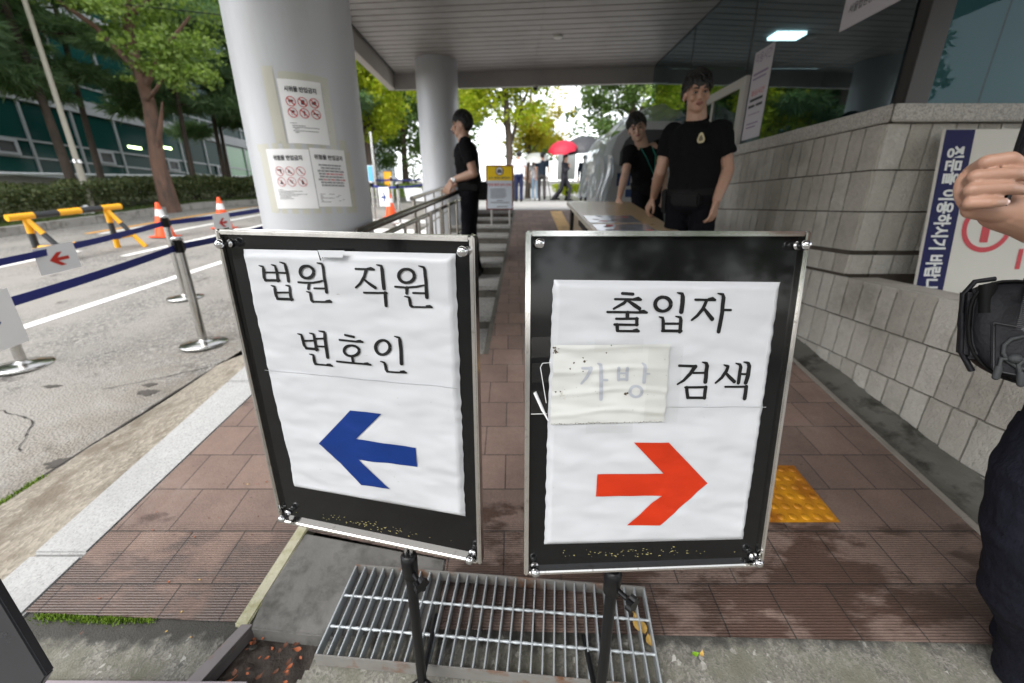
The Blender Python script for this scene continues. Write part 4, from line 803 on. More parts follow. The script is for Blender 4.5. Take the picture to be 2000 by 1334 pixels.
s1, po1, h1, _ = sign_stand(TR['P1'], 'black framed stand with blue left arrow and two lines of Korean lettering', TR['screws1'], TR['S1'], TR['A1'], ARB, TR['PA1'], TR['seam1'], 3.3, (-.245, .728, .655))
s2, po2, h2, stroke2 = sign_stand(TR['P2'], 'black framed stand with red right arrow and taped patch on its poster', TR['screws2'], TR['S2'], TR['A2'], ARR, TR['PA2'], [TR['PA2'][5], TR['PA2'][2]], 8.1, (.225, .67, .672))
# torn flap on the blue arrow poster
mb = MB(); tt = [(x/1000, z/1000) for x, z in TR['tear']]
mb.face([(tt[0][0] + .002, -.0102, tt[0][1] + .001), (tt[1][0], -.0092, tt[1][1] + .001), (tt[2][0], -.0112, tt[2][1] + .002), (tt[3][0] + .006, -.0112, tt[3][1] + .006)]); mb.build('torn_flap', POST, po1)
mb = MB(); random.seed(2)
for i in range(16):
    u = i/16; x = tt[3][0] + .005 + (tt[2][0] - tt[3][0] - .01)*u; z = tt[3][1] + .004 + (tt[2][1] - tt[3][1])*u; mb.face([(x, -.0085, z), (x + .0034*random.uniform(.5, 1), -.0085, z + .0005), (x + .002, -.0085, z + random.uniform(.001, .003))])
mb.face([(tt[0][0], -.0085, tt[0][1]), (tt[3][0] + .001, -.0085, tt[3][1]), (tt[3][0] + .004, -.0085, tt[3][1]), (tt[0][0] + .0015, -.0085, tt[0][1])]); mb.build('tear_edge', BLACKP, po1)
# plastic patch with ripples, ghost lettering and clear tape on the red arrow poster
def ph(x, z):
    return .0012 + .0018*max(0, math.sin((z - .0)*2*math.pi/.043 + 2.2*noise.noise(V((x*6, z*5, 0)))))**3 + .0008*noise.noise(V((x*20, z*50, 3)))
mb = MB(); T_ = [(x/1000, z/1000) for x, z in TR['TAPE']]; vs_ = []
for j in range(61):
    v = j/60; z = T_[3][1] + (T_[0][1] - T_[3][1])*v
    xl = T_[4][0] + (T_[0][0] - T_[4][0])*v + .0015*noise.noise(V((z*70, 1, 1))); xr = T_[3][0] + (T_[1][0] - T_[3][0])*v + .003*noise.noise(V((z*60, 4, 1)))
    for i in range(61):
        x = xl + (xr - xl)*i/60; vs_.append((x, -h2(x, z) - ph(x, z) - .0015, z))
mb.raw(vs_, [(j*61 + i, j*61 + i + 1, (j + 1)*61 + i + 1, (j + 1)*61 + i) for j in range(60) for i in range(60)], 0, True); pt = mb.build('plastic_patch', PATCHM, po2)
mb = MB()
for i, s_ in enumerate(TR['S3']):
    old = list(mb.v); k0 = len(mb.v); stroke2(mb, [tuple(p) for p in s_], 0)
    for q in range(k0, len(mb.v)):
        x, y, z = mb.v[q]; mb.v[q] = (x, -h2(x, z) - ph(x, z) - .0027 - .000012*i, z)
mb.build('faded_lettering', GHOST, pt)
random.seed(21); mb = MB()
def fleck(mb, x, z, r, y=None):
    mb.face([(x + r*math.cos(a)*random.uniform(.6, 1.2), (-h2(x, z) - ph(x, z) - .0024 if y is None else y), z + r*math.sin(a)*random.uniform(.6, 1.2)) for a in [k*2*math.pi/7 for k in range(7)]])
for x, z, r in ((-.145, .112, .0028), (-.148, .119, .0016), (-.172, .099, .002), (-.165, .11, .0018), (-.106, .129, .0016), (-.098, .143, .0014), (-.148, .094, .0012), (-.066, .049, .0036), (-.062, .05, .0022), (-.198, .055, .002), (-.189, .055, .002)): fleck(mb, x, z, r)
for i in range(18): fleck(mb, random.gauss(-.198, .003), random.uniform(.128, .142), random.uniform(.0005, .002))
for i in range(30): fleck(mb, random.uniform(-.2, .01), random.choice((.089, .047, .058, .02, .113)) + random.gauss(0, .003), random.uniform(.0003, .0008))
for i in range(70): fleck(mb, -.205 + .215*i/70, -.0085 + random.gauss(0, .0008), random.uniform(.0004, .0012))
mb.build('grime', GRIME, pt)
CLEAR = bpy.data.materials.new('clear tape'); CLEAR.use_nodes = True; t = CLEAR.node_tree; t.nodes.remove(t.nodes['Principled BSDF'])
tr_ = N(t, 'BsdfTransparent'); tr_.inputs[0].default_value = (.975, .975, .97, 1); g_ = N(t, 'BsdfGlossy'); g_.inputs['Roughness'].default_value = .12; mx_ = N(t, 'MixShader'); mx_.inputs[0].default_value = .05
t.links.new(tr_.outputs[0], mx_.inputs[1]); t.links.new(g_.outputs[0], mx_.inputs[2]); t.links.new(mx_.outputs[0], t.nodes['Material Output'].inputs[0])
mb = MB()
for x0, z0, x1, z1, dy in ((-.243, .118, -.19, .157, .0024), (-.242, .07, -.185, .108, .0020), (-.243, .008, -.19, .055, .0027), (-.03, -.008, .035, .14, -.0150), (-.13, .13, -.04, .155, -.0140), (-.14, -.027, -.05, -.005, -.0140)):
    n = 8; vs_ = []
    for i in range(n + 1):
        for k in range(2): vs_.append((x0 + (x1 - x0)*i/n, dy + .0006*noise.noise(V((i*1.3, k*2, x0*40))), (z0, z1)[k] + .002*noise.noise(V((i, k*5, z0*99)))))
    mb = MB(); mb.raw(vs_, [(2*i, 2*i + 2, 2*i + 3, 2*i + 1) for i in range(n)], 0, True); mb.build('clear_tape', CLEAR, po2)
mb = MB(); mb.tube([(-.243, .0018, .008), (-.212, .0016, .008)], .0007, 5); mb.tube([(-.222, .0014, .108), (-.226, .0014, .1), (-.214, .001, .03)], .0008, 5); mb.tube([(-.222, .0014, .108), (-.206, .0014, .109)], .0006, 5)
mb.tube([(-.236, .001, .052), (-.222, -.003, .02), (-.211, -.009, -.002)], [.0045, .004, .0012], 6, oval=.3); mb.build('tape_edge', WHITEP, po2)
# ------------------------------------------------------------------ steel grate, angle, leaves, dark board at lower left
GALV = pm('galvanised steel', (.42, .45, .47), .45, .45, .15, 30, dirt=(.24, .17, .11), dsc=9, dt=(.62, .76))
RUST = pm('rusty steel edge', (.26, .25, .235), .6, .4, .25, 14, dirt=(.20, .085, .035), dsc=9, dt=(.52, .66))
gt = thing('steel_grate', 'galvanised steel drain grate lying on the pavement under the sign stands', 'grate')
A = V((-.552, 1.080, 0)); Bc = V((.446, 1.004, 0)); Dn = V((-.028, -.268, 0)); gl = (Bc - A)
hz = .042
gp = lambda u, v, z: (lambda p: V((p.x, p.y, bz(p.y) + z)))(A + gl*u + Dn*v)
def bar(mb, u0, v0, u1, v1, th, z0, z1):
    a, b = gp(u0, v0, z0), gp(u1, v1, z0); d = (b - a); sd_ = V((0, 0, 1)).cross(d).normalized()*th; mb.obox(a - sd_/2, d, sd_, (0, 0, z1 - z0))
mb = MB()
for i in range(1, 30): bar(mb, i/30, .012, i/30, .988, .0042, .004, hz)
mb.build('bearing_bars', GALV, gt, bevel=.0007)
for v in (.36, .70):
    mb = MB(); pts = [gp(u/120, v, hz - .008) for u in range(121)]; mb.tube(pts, [.0048 + .0011*math.sin(u*1.9) for u in range(121)], 6); mb.build('cross_rod', GALV, gt)
mb = MB(); bar(mb, -.003, 0, 1.003, 0, .005, 0, hz + .001); mb.build('edge_bar', RUST, gt, bevel=.0008); mb = MB(); bar(mb, -.003, 1, 1.003, 1, .005, 0, hz + .001); mb.build('edge_bar', RUST, gt, bevel=.0008)
mb = MB(); bar(mb, 0, .01, 0, .99, .005, .001, hz + .0005); mb.build('end_bar', GALV, gt, bevel=.0008); mb = MB(); bar(mb, 1, .01, 1, .99, .005, .001, hz + .0005); mb.build('end_bar', GALV, gt, bevel=.0008)
ANG = pm('dark steel angle', (.145, .13, .13), .45, .5, .2, 14, dirt=(.16, .09, .05), dsc=9, dt=(.6, .75))
mb = MB(); mb.prism([(-.868, .915, .155), (-.832, .915, .155), (-.925, .70, .118), (-.972, .70, .118)], (0, 0, .012)); mb.prism([(-.838, .912, .118), (-.832, .912, .118), (-.925, .70, .08), (-.931, .70, .08)], (0, 0, .036))
tag(mb.build('steel_angle', ANG, bevel=.001), 'dark steel angle iron bordering the broken pit with dead leaves', 'angle iron')
LEAFM = [pm('dead orange leaf', S(150, 78, 40), .6, 0, .3, 60), pm('brown leaf', S(90, 52, 32), .7, 0, .3, 60), pm('yellow leaf', S(206, 168, 92), .6, 0, .25, 60), pm('green leaf', S(120, 165, 30), .6, 0, .2, 60)]
def leaf(x, y, z, s_, a, k, label, curl=.25):
    mb = MB(); vs_ = []
    for i in range(9):
        u = i/8; wd = s_*.27*math.sin(math.pi*u**.8)
        for k_ in (-1, 0, 1): vs_.append((s_*(u - .5), wd*k_, s_*curl*((u - .5)**2*1.6 + abs(k_)*.18)))
    mb.raw(vs_, [(i*3 + q, i*3 + q + 1, i*3 + q + 4, i*3 + q + 3) for i in range(8) for q in (0, 1)], 0, True)
    mb.tube([(s_*.48, 0, s_*.4*curl), (s_*.75, s_*.05, s_*.1)], s_*.012, 5)
    o = mb.build('fallen_leaf', LEAFM[k]); o.location = (x, y, z); o.rotation_euler = (random.uniform(-.25, .25), random.uniform(-.2, .2), a)
    return tag(o, label, 'leaf')
random.seed(5)
leaf(.404, .905, .178, .075, 1.75, 2, 'long yellow leaf lying under the right end of the steel grate', .2)
leaf(.424, .862, .166, .045, 1.5, 2, 'short brownish yellow leaf under the grate corner')
leaf(.556, .835, .150, .026, .3, 3, 'small bright green leaf piece at the pavement edge right of the grate')
leaf(.576, .835, .151, .022, 1.0, 2, 'tiny pale yellow leaf beside the green leaf piece')
leaf(-.845, .77, .108, .055, .9, 0, 'large orange leaf at the bottom edge in the broken pit')
for i in range(26):
    o = leaf(random.uniform(-.86, -.64), random.uniform(.76, .91), .117 + random.uniform(0, .012), random.uniform(.010, .026), random.uniform(0, 6), random.choice((0, 0, 1, 1)), 'scrap of dead leaf lying in the soil of the broken pit')
    o['group'] = 'dead leaf scraps in the broken pit'
for i in range(22):
    x, y = random.uniform(-1.5, -.95), random.uniform(.88, 1.5)
    o = leaf(x, y, bz(y) + .003, random.uniform(.006, .011), random.uniform(0, 6), random.choice((0, 1, 2)), 'tiny dry leaf crumb on the brown pavers left of the sign stands'); o['group'] = 'leaf crumbs on the pavers'
MOSS = pm('bright moss', (.13, .22, .012), .95, 0, .4, 40, .9, 120, .004)
def mossclump(name, pts, r, n, h, seed):
    random.seed(seed); mb = MB()
    for i in range(n):
        u = random.random()*(len(pts) - 1); k = int(u); p = V(pts[k]).lerp(V(pts[k + 1]), u - k)
        x, y = p.x + random.gauss(0, r), p.y + random.gauss(0, r*.5); z = p.z
        a = random.uniform(0, 6.3); l = random.uniform(.3, 1)*h; dx, dy = math.cos(a)*l*.6, math.sin(a)*l*.6; w_ = l*.22
        mb.face([(x - dy/l*w_/.6 if l else x, y + dx/l*w_/.6, z), (x + dy/l*w_/.6, y - dx/l*w_/.6, z), (x + dx, y + dy, z + l)])
    o = mb.build(name, MOSS); o['kind'] = 'stuff'; o['label'] = 'bright green moss along the paver edge'; return o
mossclump('moss', [(-1.56, .945, .158), (-1.35, .935, .158), (-1.18, .935, .157)], .016, 1500, .012, 1)
mossclump('moss', [(seamx(y_) + .012, y_, rz(y_) + .006) for y_ in (1.50, 1.58, 1.72)], .014, 700, .015, 2)
mossclump('moss', [(seamx(y_) + .01, y_, rz(y_) + .006) for y_ in (1.30, 1.40)], .014, 400, .015, 3)
mossclump('moss', [(-.93, .76, .125), (-.91, .79, .13)], .008, 200, .01, 4)
mb = MB()
pb = bz(.775) + .004
mb.obox((-1.42, .770, bz(.77) + .002), (.66, -.004, 0), (0, -.06, -.010), (0, 0, .008)); tag(mb.build('steel_strip', pm('mauve grey steel strip', (.24, .21, .225), .5, .4, .2, 14), bevel=.002), 'flat grey steel strip lying along the bottom edge of the concrete', 'steel strip')
dt_ = thing('folding_board', 'dark grey panel of another stand, cut off by the lower left corner', 'sign')
PANEL = pm('satin dark grey panel', (.030, .031, .036), .3, 0, .2, 6)
cq = V((-.975, .578, .505)); d1 = V((-1.10 + .975, .61 - .578, .735 - .505 + .01)); d1 = V((-1.028 + .975, .604 - .578, .230)).normalized(); d2 = V((-.14, -.03, -.19)).normalized()
nn = d1.cross(d2).normalized(); mb = MB(); mb.obox(cq, d1*.62, d2*.42, nn*.018); mb.build('panel', PANEL, dt_, bevel=.003)
mb = MB(); mb.tube([cq + d1*.25 + d2*.2, V((-1.12, .56, .09))], .014, 12); mb.build('pole', BLACKP, dt_)
# ------------------------------------------------------------------ handrail by the steps
TUBE = pm('brushed stainless tube', (.40, .375, .345), .24, 1, .12, 30, dirt=(.22, .19, .16), dsc=10, dt=(.55, .75))
hr = thing('handrail', 'stainless steel handrail with upright bars beside the steps and grey column', 'handrail')
ra, rb_ = V((-.875, 2.42, 1.30)), V((-.56, 4.85, 1.60))
mb = MB(); mb.tube([ra + V((-.03, -.16, -.30)), ra + V((-.02, -.13, -.08)), ra + V((-.008, -.05, -.005)), ra, rb_, rb_ + V((.03, .25, .03))], .024, 14); mb.build('rail', TUBE, hr)
mb = MB(); lo = V((0, 0, -.10)); mb.tube([ra + V((.0, .04, -.075)), rb_ + V((0, .2, -.075))], .017, 12); mb.build('rail', TUBE, hr)
for i in range(9):
    p = ra.lerp(rb_, .02 + i*.122); big = i % 4 == 0
    mb = MB(); mb.tube([p + V((0, 0, -.065)), V((p.x, p.y, stz(p.y) - .05))], .021 if big else .012, 12); mb.build('post' if big else 'baluster', TUBE, hr)
for dz in (.42, .18):
    mb = MB(); mb.tube([V((ra.x, ra.y + .04, stz(2.46) + dz)), V((rb_.x, rb_.y, stz(4.85) + dz))], .011, 10); mb.build('mid_rail', TUBE, hr)
hr2 = thing('handrail', 'second stainless handrail running along the road behind the steps', 'handrail')
ra, rb_ = V((-1.02, 4.3, 1.50)), V((-.98, 8.3, 1.86))
mb = MB(); mb.tube([ra, rb_], .022, 12); mb.build('rail', TUBE, hr2)
for i in range(8):
    p = ra.lerp(rb_, .02 + i*.137); mb = MB(); mb.tube([p, V((p.x, p.y, rz(p.y) - .02))], .02 if i % 3 == 0 else .011, 10); mb.build('post' if i % 3 == 0 else 'baluster', TUBE, hr2)
mb = MB(); mb.tube([ra + V((0, 0, -.35)), rb_ + V((0, 0, -.35))], .011, 10); mb.build('mid_rail', TUBE, hr2)
# ------------------------------------------------------------------ barrier posts with blue belts
def stanchion(x, y, label, tilt=0, group='barrier posts with blue belts'):
    t_ = thing('barrier_post', label, 'barrier post', (x, y, rz(y)), (tilt, math.atan(.0), 0), group)
    mb = MB(); mb.lathe((0, 0, 0), [(.178, 0), (.178, .012), (.168, .021), (.09, .033), (.035, .042), (.033, .05)], 40); mb.build('base', STEEL, t_)
    mb = MB(); mb.lathe((0, 0, 0), [(.0325, .045), (.0325, .80)], 24); mb.build('post', STEEL, t_)
    mb = MB(); mb.lathe((0, 0, 0), [(.034, .79), (.034, .885), (.041, .888), (.041, .905), (.036, .912), (0, .913)], 24); mb.box((-.012, -.052, .80), (.012, .052, .872)); mb.build('belt_head', BLACKP, t_)
    mb = MB(); mb.lathe((0, 0, 0), [(.036, .889), (.0425, .8895), (.0425, .907), (.036, .914), (0, .915)], 24); mb.build('cap', CHROME, t_)
    return t_
SPOS = {'front': (-2.70, 3.30), 'left': (-3.84, 2.90), 'back': (-3.78, 4.53), 'right': (-2.55, 5.5), 'bleft': (-4.6, 1.9), 'bright': (-3.3, 6.9), 'near': (-2.62, .9)}
stanchion(*SPOS['front'], 'polished steel barrier post nearest the sign stands, joining two blue belts')
stanchion(*SPOS['back'], 'polished steel barrier post standing just behind the nearest one')
stanchion(*SPOS['left'], 'steel barrier post at the left edge with only its lower pole and base in view')
stanchion(*SPOS['right'], 'steel barrier post hidden behind the thick column in the front belt row')
stanchion(*SPOS['bright'], 'steel barrier post hidden behind the thick column in the rear belt row')
def belt(a, b, label, za=.835, zb_=.835, sag=.03, wd=.05):
    A_ = V((a[0], a[1], rz(a[1]) + za)); B_ = V((b[0], b[1], rz(b[1]) + zb_)); d = V((B_.x - A_.x, B_.y - A_.y, 0)).normalized(); nn_ = V((-d.y, d.x, 0)); mb = MB(); vs_ = []; n = 20
    for i in range(n + 1):
        u = i/n; p = A_.lerp(B_, u) - V((0, 0, sag*4*u*(1 - u)))
        for s_ in (-1, 1):
            for k in (-1, 1): vs_.append(p + nn_*.0012*s_ + V((0, 0, k*wd/2)))
    for i in range(n):
        a0, b0 = i*4, i*4 + 4
        mb.raw([vs_[q] for q in (a0, a0 + 1, a0 + 2, a0 + 3, b0, b0 + 1, b0 + 2, b0 + 3)], [(0, 4, 5, 1), (2, 3, 7, 6), (1, 5, 7, 3), (0, 2, 6, 4)], 0, False)
    o = mb.build('barrier_belt', BLUEBELT); tag(o, label, 'belt', 'blue barrier belts'); return A_, B_
def hang_paper(p, d, w_, h_, label, arrow_mat, flip=1, fold=.0, top_fold=True, arrow=True):
    d = V(d).normalized(); nn_ = V((d.y, -d.x, 0)).normalized()
    t_ = thing('arrow_notice', label, 'notice', group='paper arrow notices on the blue belts'); mb = MB(); vs_ = []
    for j in range(9):
        for i in range(9):
            u, v = i/8 - .5, j/8; vs_.append(V(p) + d*w_*u - V((0, 0, h_*v - .035)) + nn_*(.006 + .012*math.sin(u*3 + 1)*v + fold*v))
    mb.raw(vs_, [(j*9 + i, (j + 1)*9 + i, (j + 1)*9 + i + 1, j*9 + i + 1) for j in range(8) for i in range(8)], 0, True); mb.build('sheet', WHITEP, t_)
    if arrow:
        P2 = lambda x, y: V(p) + d*w_*x - V((0, 0, h_*(.5 - y) - .035)) + nn_*(.0085 + .012*math.sin(x*3 + 1)*(.5 - y) + fold*(.5 - y))
        A_ = [(-.22, -.03), (.0, .22), (.14, .22), (-.02, .03), (.26, .03), (.26, -.09), (-.02, -.09), (.14, -.28), (.0, -.28)]
        A_ = [(x*flip, y) for x, y in A_]
        mb = MB(); mb.face([P2(*A_[i]) for i in (0, 1, 2, 3)]); mb.face([P2(*A_[i]) for i in (0, 3, 6)]); mb.face([P2(*A_[i]) for i in (3, 4, 5, 6)]); mb.face([P2(*A_[i]) for i in (0, 6, 7, 8)]); mb.build('arrow', arrow_mat, t_)
    return t_
fA, fB = belt(SPOS['front'], (-2.62, 1.0), 'blue belt running left from the nearest barrier post across the lower left')
belt(SPOS['front'], SPOS['right'], 'blue belt running right from the nearest barrier post behind the sign stand')
bA, bB = belt(SPOS['back'], (-3.65, 1.9), 'blue belt of the rear row carrying a white sheet with a red arrow')
belt(SPOS['back'], SPOS['bright'], 'blue belt of the rear row running right towards the grey column')
def on(A_, B_, y): u = (y - A_.y)/(B_.y - A_.y); return A_.lerp(B_, u)
hang_paper(on(bA, bB, 3.30) + V((0, 0, -.02)), (.05, 1, .11), .30, .21, 'white sheet with red left arrow hanging between the yellow barricade and the nearest post', REDP)
hang_paper(V((-3.625, 5.19, .11*5.19 - .08 + .815)), (.2, 1, .11), .24, .21, 'white sheet with red left arrow hanging next to the left sign frame', REDP)
hang_paper(V((-2.665, 1.92, on(fA, fB, 1.92).z + .01)), (.05, 1, .11), .30, .29, 'white sheet with blue arrow cut off by the left picture edge', ARB, -1)
# far pens of barrier posts by the road
far = [(-4.45, 13.6), (-3.55, 12.6), (-3.0, 14.4), (-2.45, 13.0), (-3.35, 10.2), (-2.62, 9.75), (-2.2, 10.9), (-1.9, 9.3), (-2.05, 12.2)]
fl = ['far barrier post seen just right of the thick column', 'far barrier post carrying the end of the rear blue belt', 'far barrier post beside the folded white paper', 'far barrier post behind the handrail next to the second column', 'far barrier post in front of the orange cone', 'far barrier post in the middle of the open road seen over the handrail', 'far barrier post beneath the white paper behind the rail', 'far barrier post with a wide base near the second column', 'far barrier post nearest the second column']
for (x, y), l in zip(far, fl): stanchion(x, y, l)
for i, (a, b, l) in enumerate(((0, 1, 'distant blue belt just right of the thick column'), (1, 2, 'distant blue belt in the middle of the road'), (2, 3, 'distant blue belt running to the second column'), (4, 5, 'lower distant blue belt seen over the handrail'), (5, 6, 'short distant blue belt near the white paper'), (7, 8, 'distant blue belt touching the second column'))): belt(far[a], far[b], l)
hang_paper(V((-3.0, 9.95, rz(9.95) + .78)), (1, -.4, 0), .30, .42, 'white sheet with small blue arrow hanging on a distant belt behind the handrail', ARB, -1)
hang_paper(V((-2.4, 10.3, rz(10.3) + .74)), (.8, .6, 0), .46, .30, 'blank white folded paper hanging on a distant belt beside the second column', ARB, 1, .12, arrow=False)
hang_paper(V((-2.75, 13.6, rz(13.6) + .83)), (.9, -.3, 0), .26, .2, 'small white sheet on the farthest belt near the second column', REDP)
# ------------------------------------------------------------------ barricade, cones, pole, bag
bt = thing('yellow_barricade', 'yellow and black striped pipe barricade standing on the road', 'barricade')
q = lambda u, dx=0, dz=0: (lambda y, x: V((x + dx, y, rz(y) + dz)))(6.05 + u*1.4, -7.30 + u*.33)
def banded(pts, r, n, name, first=0):
    P0, P1 = V(pts[0]), V(pts[1])
    for i in range(n):
        mb = MB(); mb.tube([P0.lerp(P1, i/n), P0.lerp(P1, (i + 1)/n)], r, 14); mb.build(name, YELLOW if (i + first) % 2 == 0 else BLACKPAINT, bt)
banded((q(-.02, 0, .675), q(1.02, 0, .675)), .048, 5, 'top_rail')
for u in (.12, .86):
    banded((q(u, 0, .64), q(u, 0, 0)), .042, 3, 'leg'); banded((q(u, .02, .62), q(u + .05, .42, 0)), .036, 3, 'brace')
    mb = MB(); mb.tube([q(u, 0, .22), q(u + .03, .27, .22)], .03, 10); mb.build('link', YELLOW, bt)
banded((q(.16, .27, .22), q(.90, .27, .22)), .034, 5, 'lower_rail')
CONE = pm('orange cone plastic', S(236, 82, 24), .45, 0, .08, 12); CONEW = pm('white reflective band', (.72, .71, .70), .4, 0, .06, 20)
def cone(x, y, h, label):
    t_ = thing('traffic_cone', label, 'traffic cone', (x, y, rz(y)), group='orange traffic cones'); r = lambda z: .15*h/.7*(1 - z/h) + .028
    mb = MB(); mb.lathe((0, 0, 0), [(r(z), z) for z in (.03, .2*h, .5*h, .62*h)], 24); mb.lathe((0, 0, 0), [(r(z), z) for z in (.8*h, .9*h, .985*h)] + [(.02, h)], 24); mb.build('body', CONE, t_)
    mb = MB(); mb.lathe((0, 0, 0), [(r(z), z) for z in (.62*h, .8*h)], 24); mb.build('band', CONEW, t_)
    mb = MB(); mb.box((-.2*h/.7, -.2*h/.7, .0), (.2*h/.7, .2*h/.7, .03)); mb.build('base', CONE, t_, bevel=.008)
cone(-6.95, 8.25, .66, 'orange traffic cone with white band on the road behind the blue belts, left one')
cone(-6.42, 9.25, .66, 'orange traffic cone half hidden by the white arrow sheet near the left sign')
cone(-3.15, 10.9, .60, 'orange traffic cone seen over the handrail between the two columns')
PALE = pm('weathered pale pole', (.40, .37, .31), .6, 0, .15, 6)
pl_ = thing('lamp_post', 'slim pale lamp post leaning above the hedge with wires at its top', 'lamp post', (-11.0, 11.0, rz(11) + .14))
mb = MB(); mb.tube([(0, 0, -.1), (.0, 0, 1.2)], [.075, .07], 12); mb.build('lower_pole', PALE, pl_); mb = MB(); mb.tube([(0, 0, 1.2), (0, 0, 5.0)], [.06, .048], 12); mb.build('upper_pole', PALE, pl_)
mb = MB(); mb.tube([(0, 0, 1.17), (0, 0, 1.25)], .085, 14); mb.build('clamp', CHROME, pl_)
mb = MB(); mb.tube([(0, 0, 4.5), (.25, .1, 4.9), (.3, .12, 5.0)], .025, 8); mb.build('arm', PALE, pl_)
mb = MB(); mb.tube([(0, 0, 4.92), (1.5, .7, 4.75), (3.5, 1.6, 4.85)], .012, 6); mb.tube([(0, 0, 4.98), (-2, -1.2, 4.8), (-5, -3, 5.0)], .012, 6); mb.build('wire', BLACKP, pl_)
BAGW = pm('white plastic bag', (.7, .7, .7), .4, 0, .06, 20, .4, 30, .01)
mb = MB(); mb.ell((0, 0, .1), (.17, .15, .12), None, 18, 12); mb.ell((.04, .02, .2), (.05, .05, .07)); o = mb.build('rubbish_bag', BAGW, None, remesh=.012, smooth=2); o.location = (-10.55, 10.35, rz(10.35) + .12)
for v in o.data.vertices: v.co += V((noise.noise(v.co*14), noise.noise(v.co*14 + V((5, 0, 0))), noise.noise(v.co*14 + V((0, 7, 0)))))*.02
tag(o, 'small knotted white rubbish bag lying at the foot of the hedge', 'rubbish bag')
# ------------------------------------------------------------------ notice board on the steps, table, scanner
NBY = pm('yellow notice print', S(246, 206, 20), .5, 0, .05, 5); NBW = pm('pale blue notice sheet', (.62, .67, .74), .5, 0, .03, 5); MAROON = pm('maroon board frame', S(112, 42, 44), .5, 0, .1, 10)
nb = thing('notice_stand', 'yellow topped white notice board with maroon frame standing on the steps', 'notice stand', (-.41, 6.9, 1.375))
mb = MB(); mb.box((-.012, 0, -.012), (.43, .03, .665)); mb.build('frame', MAROON, nb, bevel=.006)
mb = MB(); mb.box((.008, -.003, .008), (.410, .001, .434)); mb.build('sheet', NBW, nb); mb = MB(); mb.box((.008, -.003, .436), (.410, .001, .645)); mb.build('yellow_panel', NBY, nb)
mb = MB(); mb.lathe((.21, -.004, .575), [(.066, 0), (.066, .001), (.055, .0012)], 28, M=Matrix.Rotation(rad(90), 4, 'X')); mb.build('ring', MAROON, nb)
mb = MB(); mb.lathe((.21, -.0052, .575), [(.054, 0), (.054, .001)], 28, M=Matrix.Rotation(rad(90), 4, 'X')); mb.build('ring_centre', WHITEP, nb)
mb = MB(); put = lambda a, b, c, d: mb.face([(a, -.0072, b), (c, -.0072, b), (c, -.0072, d), (a, -.0072, d)]); put(.17, .545, .25, .59); put(.19, .59, .23, .605)
put_text(mb, '사진, 동영상 촬영금지', .036, lambda x, y: (.21 + x, -.0045, .462 + y), 0, .03, 'CENTER', .35)
random.seed(3)
for i in range(6): mb.face([(.06, -.0045, .30 - i*.026), (.06 + random.uniform(.2, .31), -.0045, .30 - i*.026), (.06 + .25, -.0045, .311 - i*.026), (.06, -.0045, .311 - i*.026)])
for a, b, z in ((.16, .26, .125), (.06, .37, .095), (.16, .34, .032)): mb.face([(a, -.0045, z), (b, -.0045, z), (b, -.0045, z + .011), (a, -.0045, z + .011)])
mb.build('lettering', pm('grey print', (.10, .10, .12), .6), nb)
mb = MB(); put_text(mb, '법원 촬영 금지 안내', .045, lambda x, y: (.21 + x, -.0045, .355 + y), 0, .02, 'CENTER', .36); mb.build('red_lettering', REDINK, nb)
for x in (.07, .37):
    mb = MB(); mb.tube([(x, .015, -.01), (x, .015, -.36)], .012, 8); mb.build('leg', ALU, nb)
    mb = MB(); mb.tube([(x, .03, .5), (x, .42, -.28)], .010, 8); mb.build('rear_leg', ALU, nb)
DESK = pm('beige laminate', (.60, .44, .26), .30, 0, .06, 2, coat=.2); DESKE = pm('pale desk edge', (.62, .56, .46), .4, 0, .05, 6); DESKP = pm('beige desk panel', (.42, .33, .24), .5, 0, .05, 4)
tb = thing('inspection_table', 'beige inspection table with laminated sheets, in front of the two guards', 'table')
ang = math.atan(.175); TO = V((.585, 2.86, bz(2.86) + .745))
ex, ey, ez = V((1, 0, 0)), V((-.035, math.cos(ang), math.sin(ang))).normalized(), V((0, -math.sin(ang), math.cos(ang)))
T3 = lambda u, v, w_: TO + ex*u + ey*v + ez*w_
mb = MB(); mb.obox(T3(0, 0, -.026), ex*.62, ey*1.30, ez*.026); mb.build('table_top', DESK, tb, bevel=.004)
mb = MB(); mb.obox(T3(-.004, -.002, -.028), ex*.0035, ey*1.304, ez*.029); mb.obox(T3(-.002, -.0055, -.028), ex*.624, ey*.0035, ez*.029); mb.build('edge_band', DESKE, tb)
mb = MB(); mb.obox(T3(.06, .05, -.62), ex*.02, ey*1.2, ez*.59); mb.build('side_panel', DESKP, tb)
for u in (.02, .56):
    for v in (.04, 1.22):
        mb = MB(); p = T3(u + .02, v, -.03); mb.tube([p, V((p.x, p.y, bz(p.y)))], .018, 10); mb.build('leg', BLACKP, tb)
mb = MB(); mb.obox(T3(-.0035, .34, -.075), ex*.03, ey*.30, ez*.04); mb.build('latch', BLACKP, tb)
def lamsheet(u, v, w_, h_, label, seed):
    t_ = thing('laminated_sheet', label, 'sheet', group='laminated sheets on the table'); LAM = pm('laminated grey sheet', (.36, .37, .42), .12, 0, .1, 5, coat=.6)
    mb = MB(); mb.obox(T3(u, v, .001), ex*w_, ey*h_, ez*.0015); mb.build('sheet', LAM, t_); random.seed(seed); mb = MB(); m2 = MB()
    for i in range(8):
        a, b = u + .03 + random.random()*(w_ - .1), v + .02 + random.random()*(h_ - .06); (mb if i % 3 else m2).obox(T3(a, b, .0027), ex*.05, ey*.03, ez*.0004)
    mb.build('print', DARKTXT, t_); m2.build('red_print', REDINK, t_)
lamsheet(.03, .36, .40, .27, 'glossy laminated sheet on the table, the farther of two', 4); lamsheet(.035, .03, .42, .28, 'glossy laminated sheet on the table edge next to the right sign', 8)
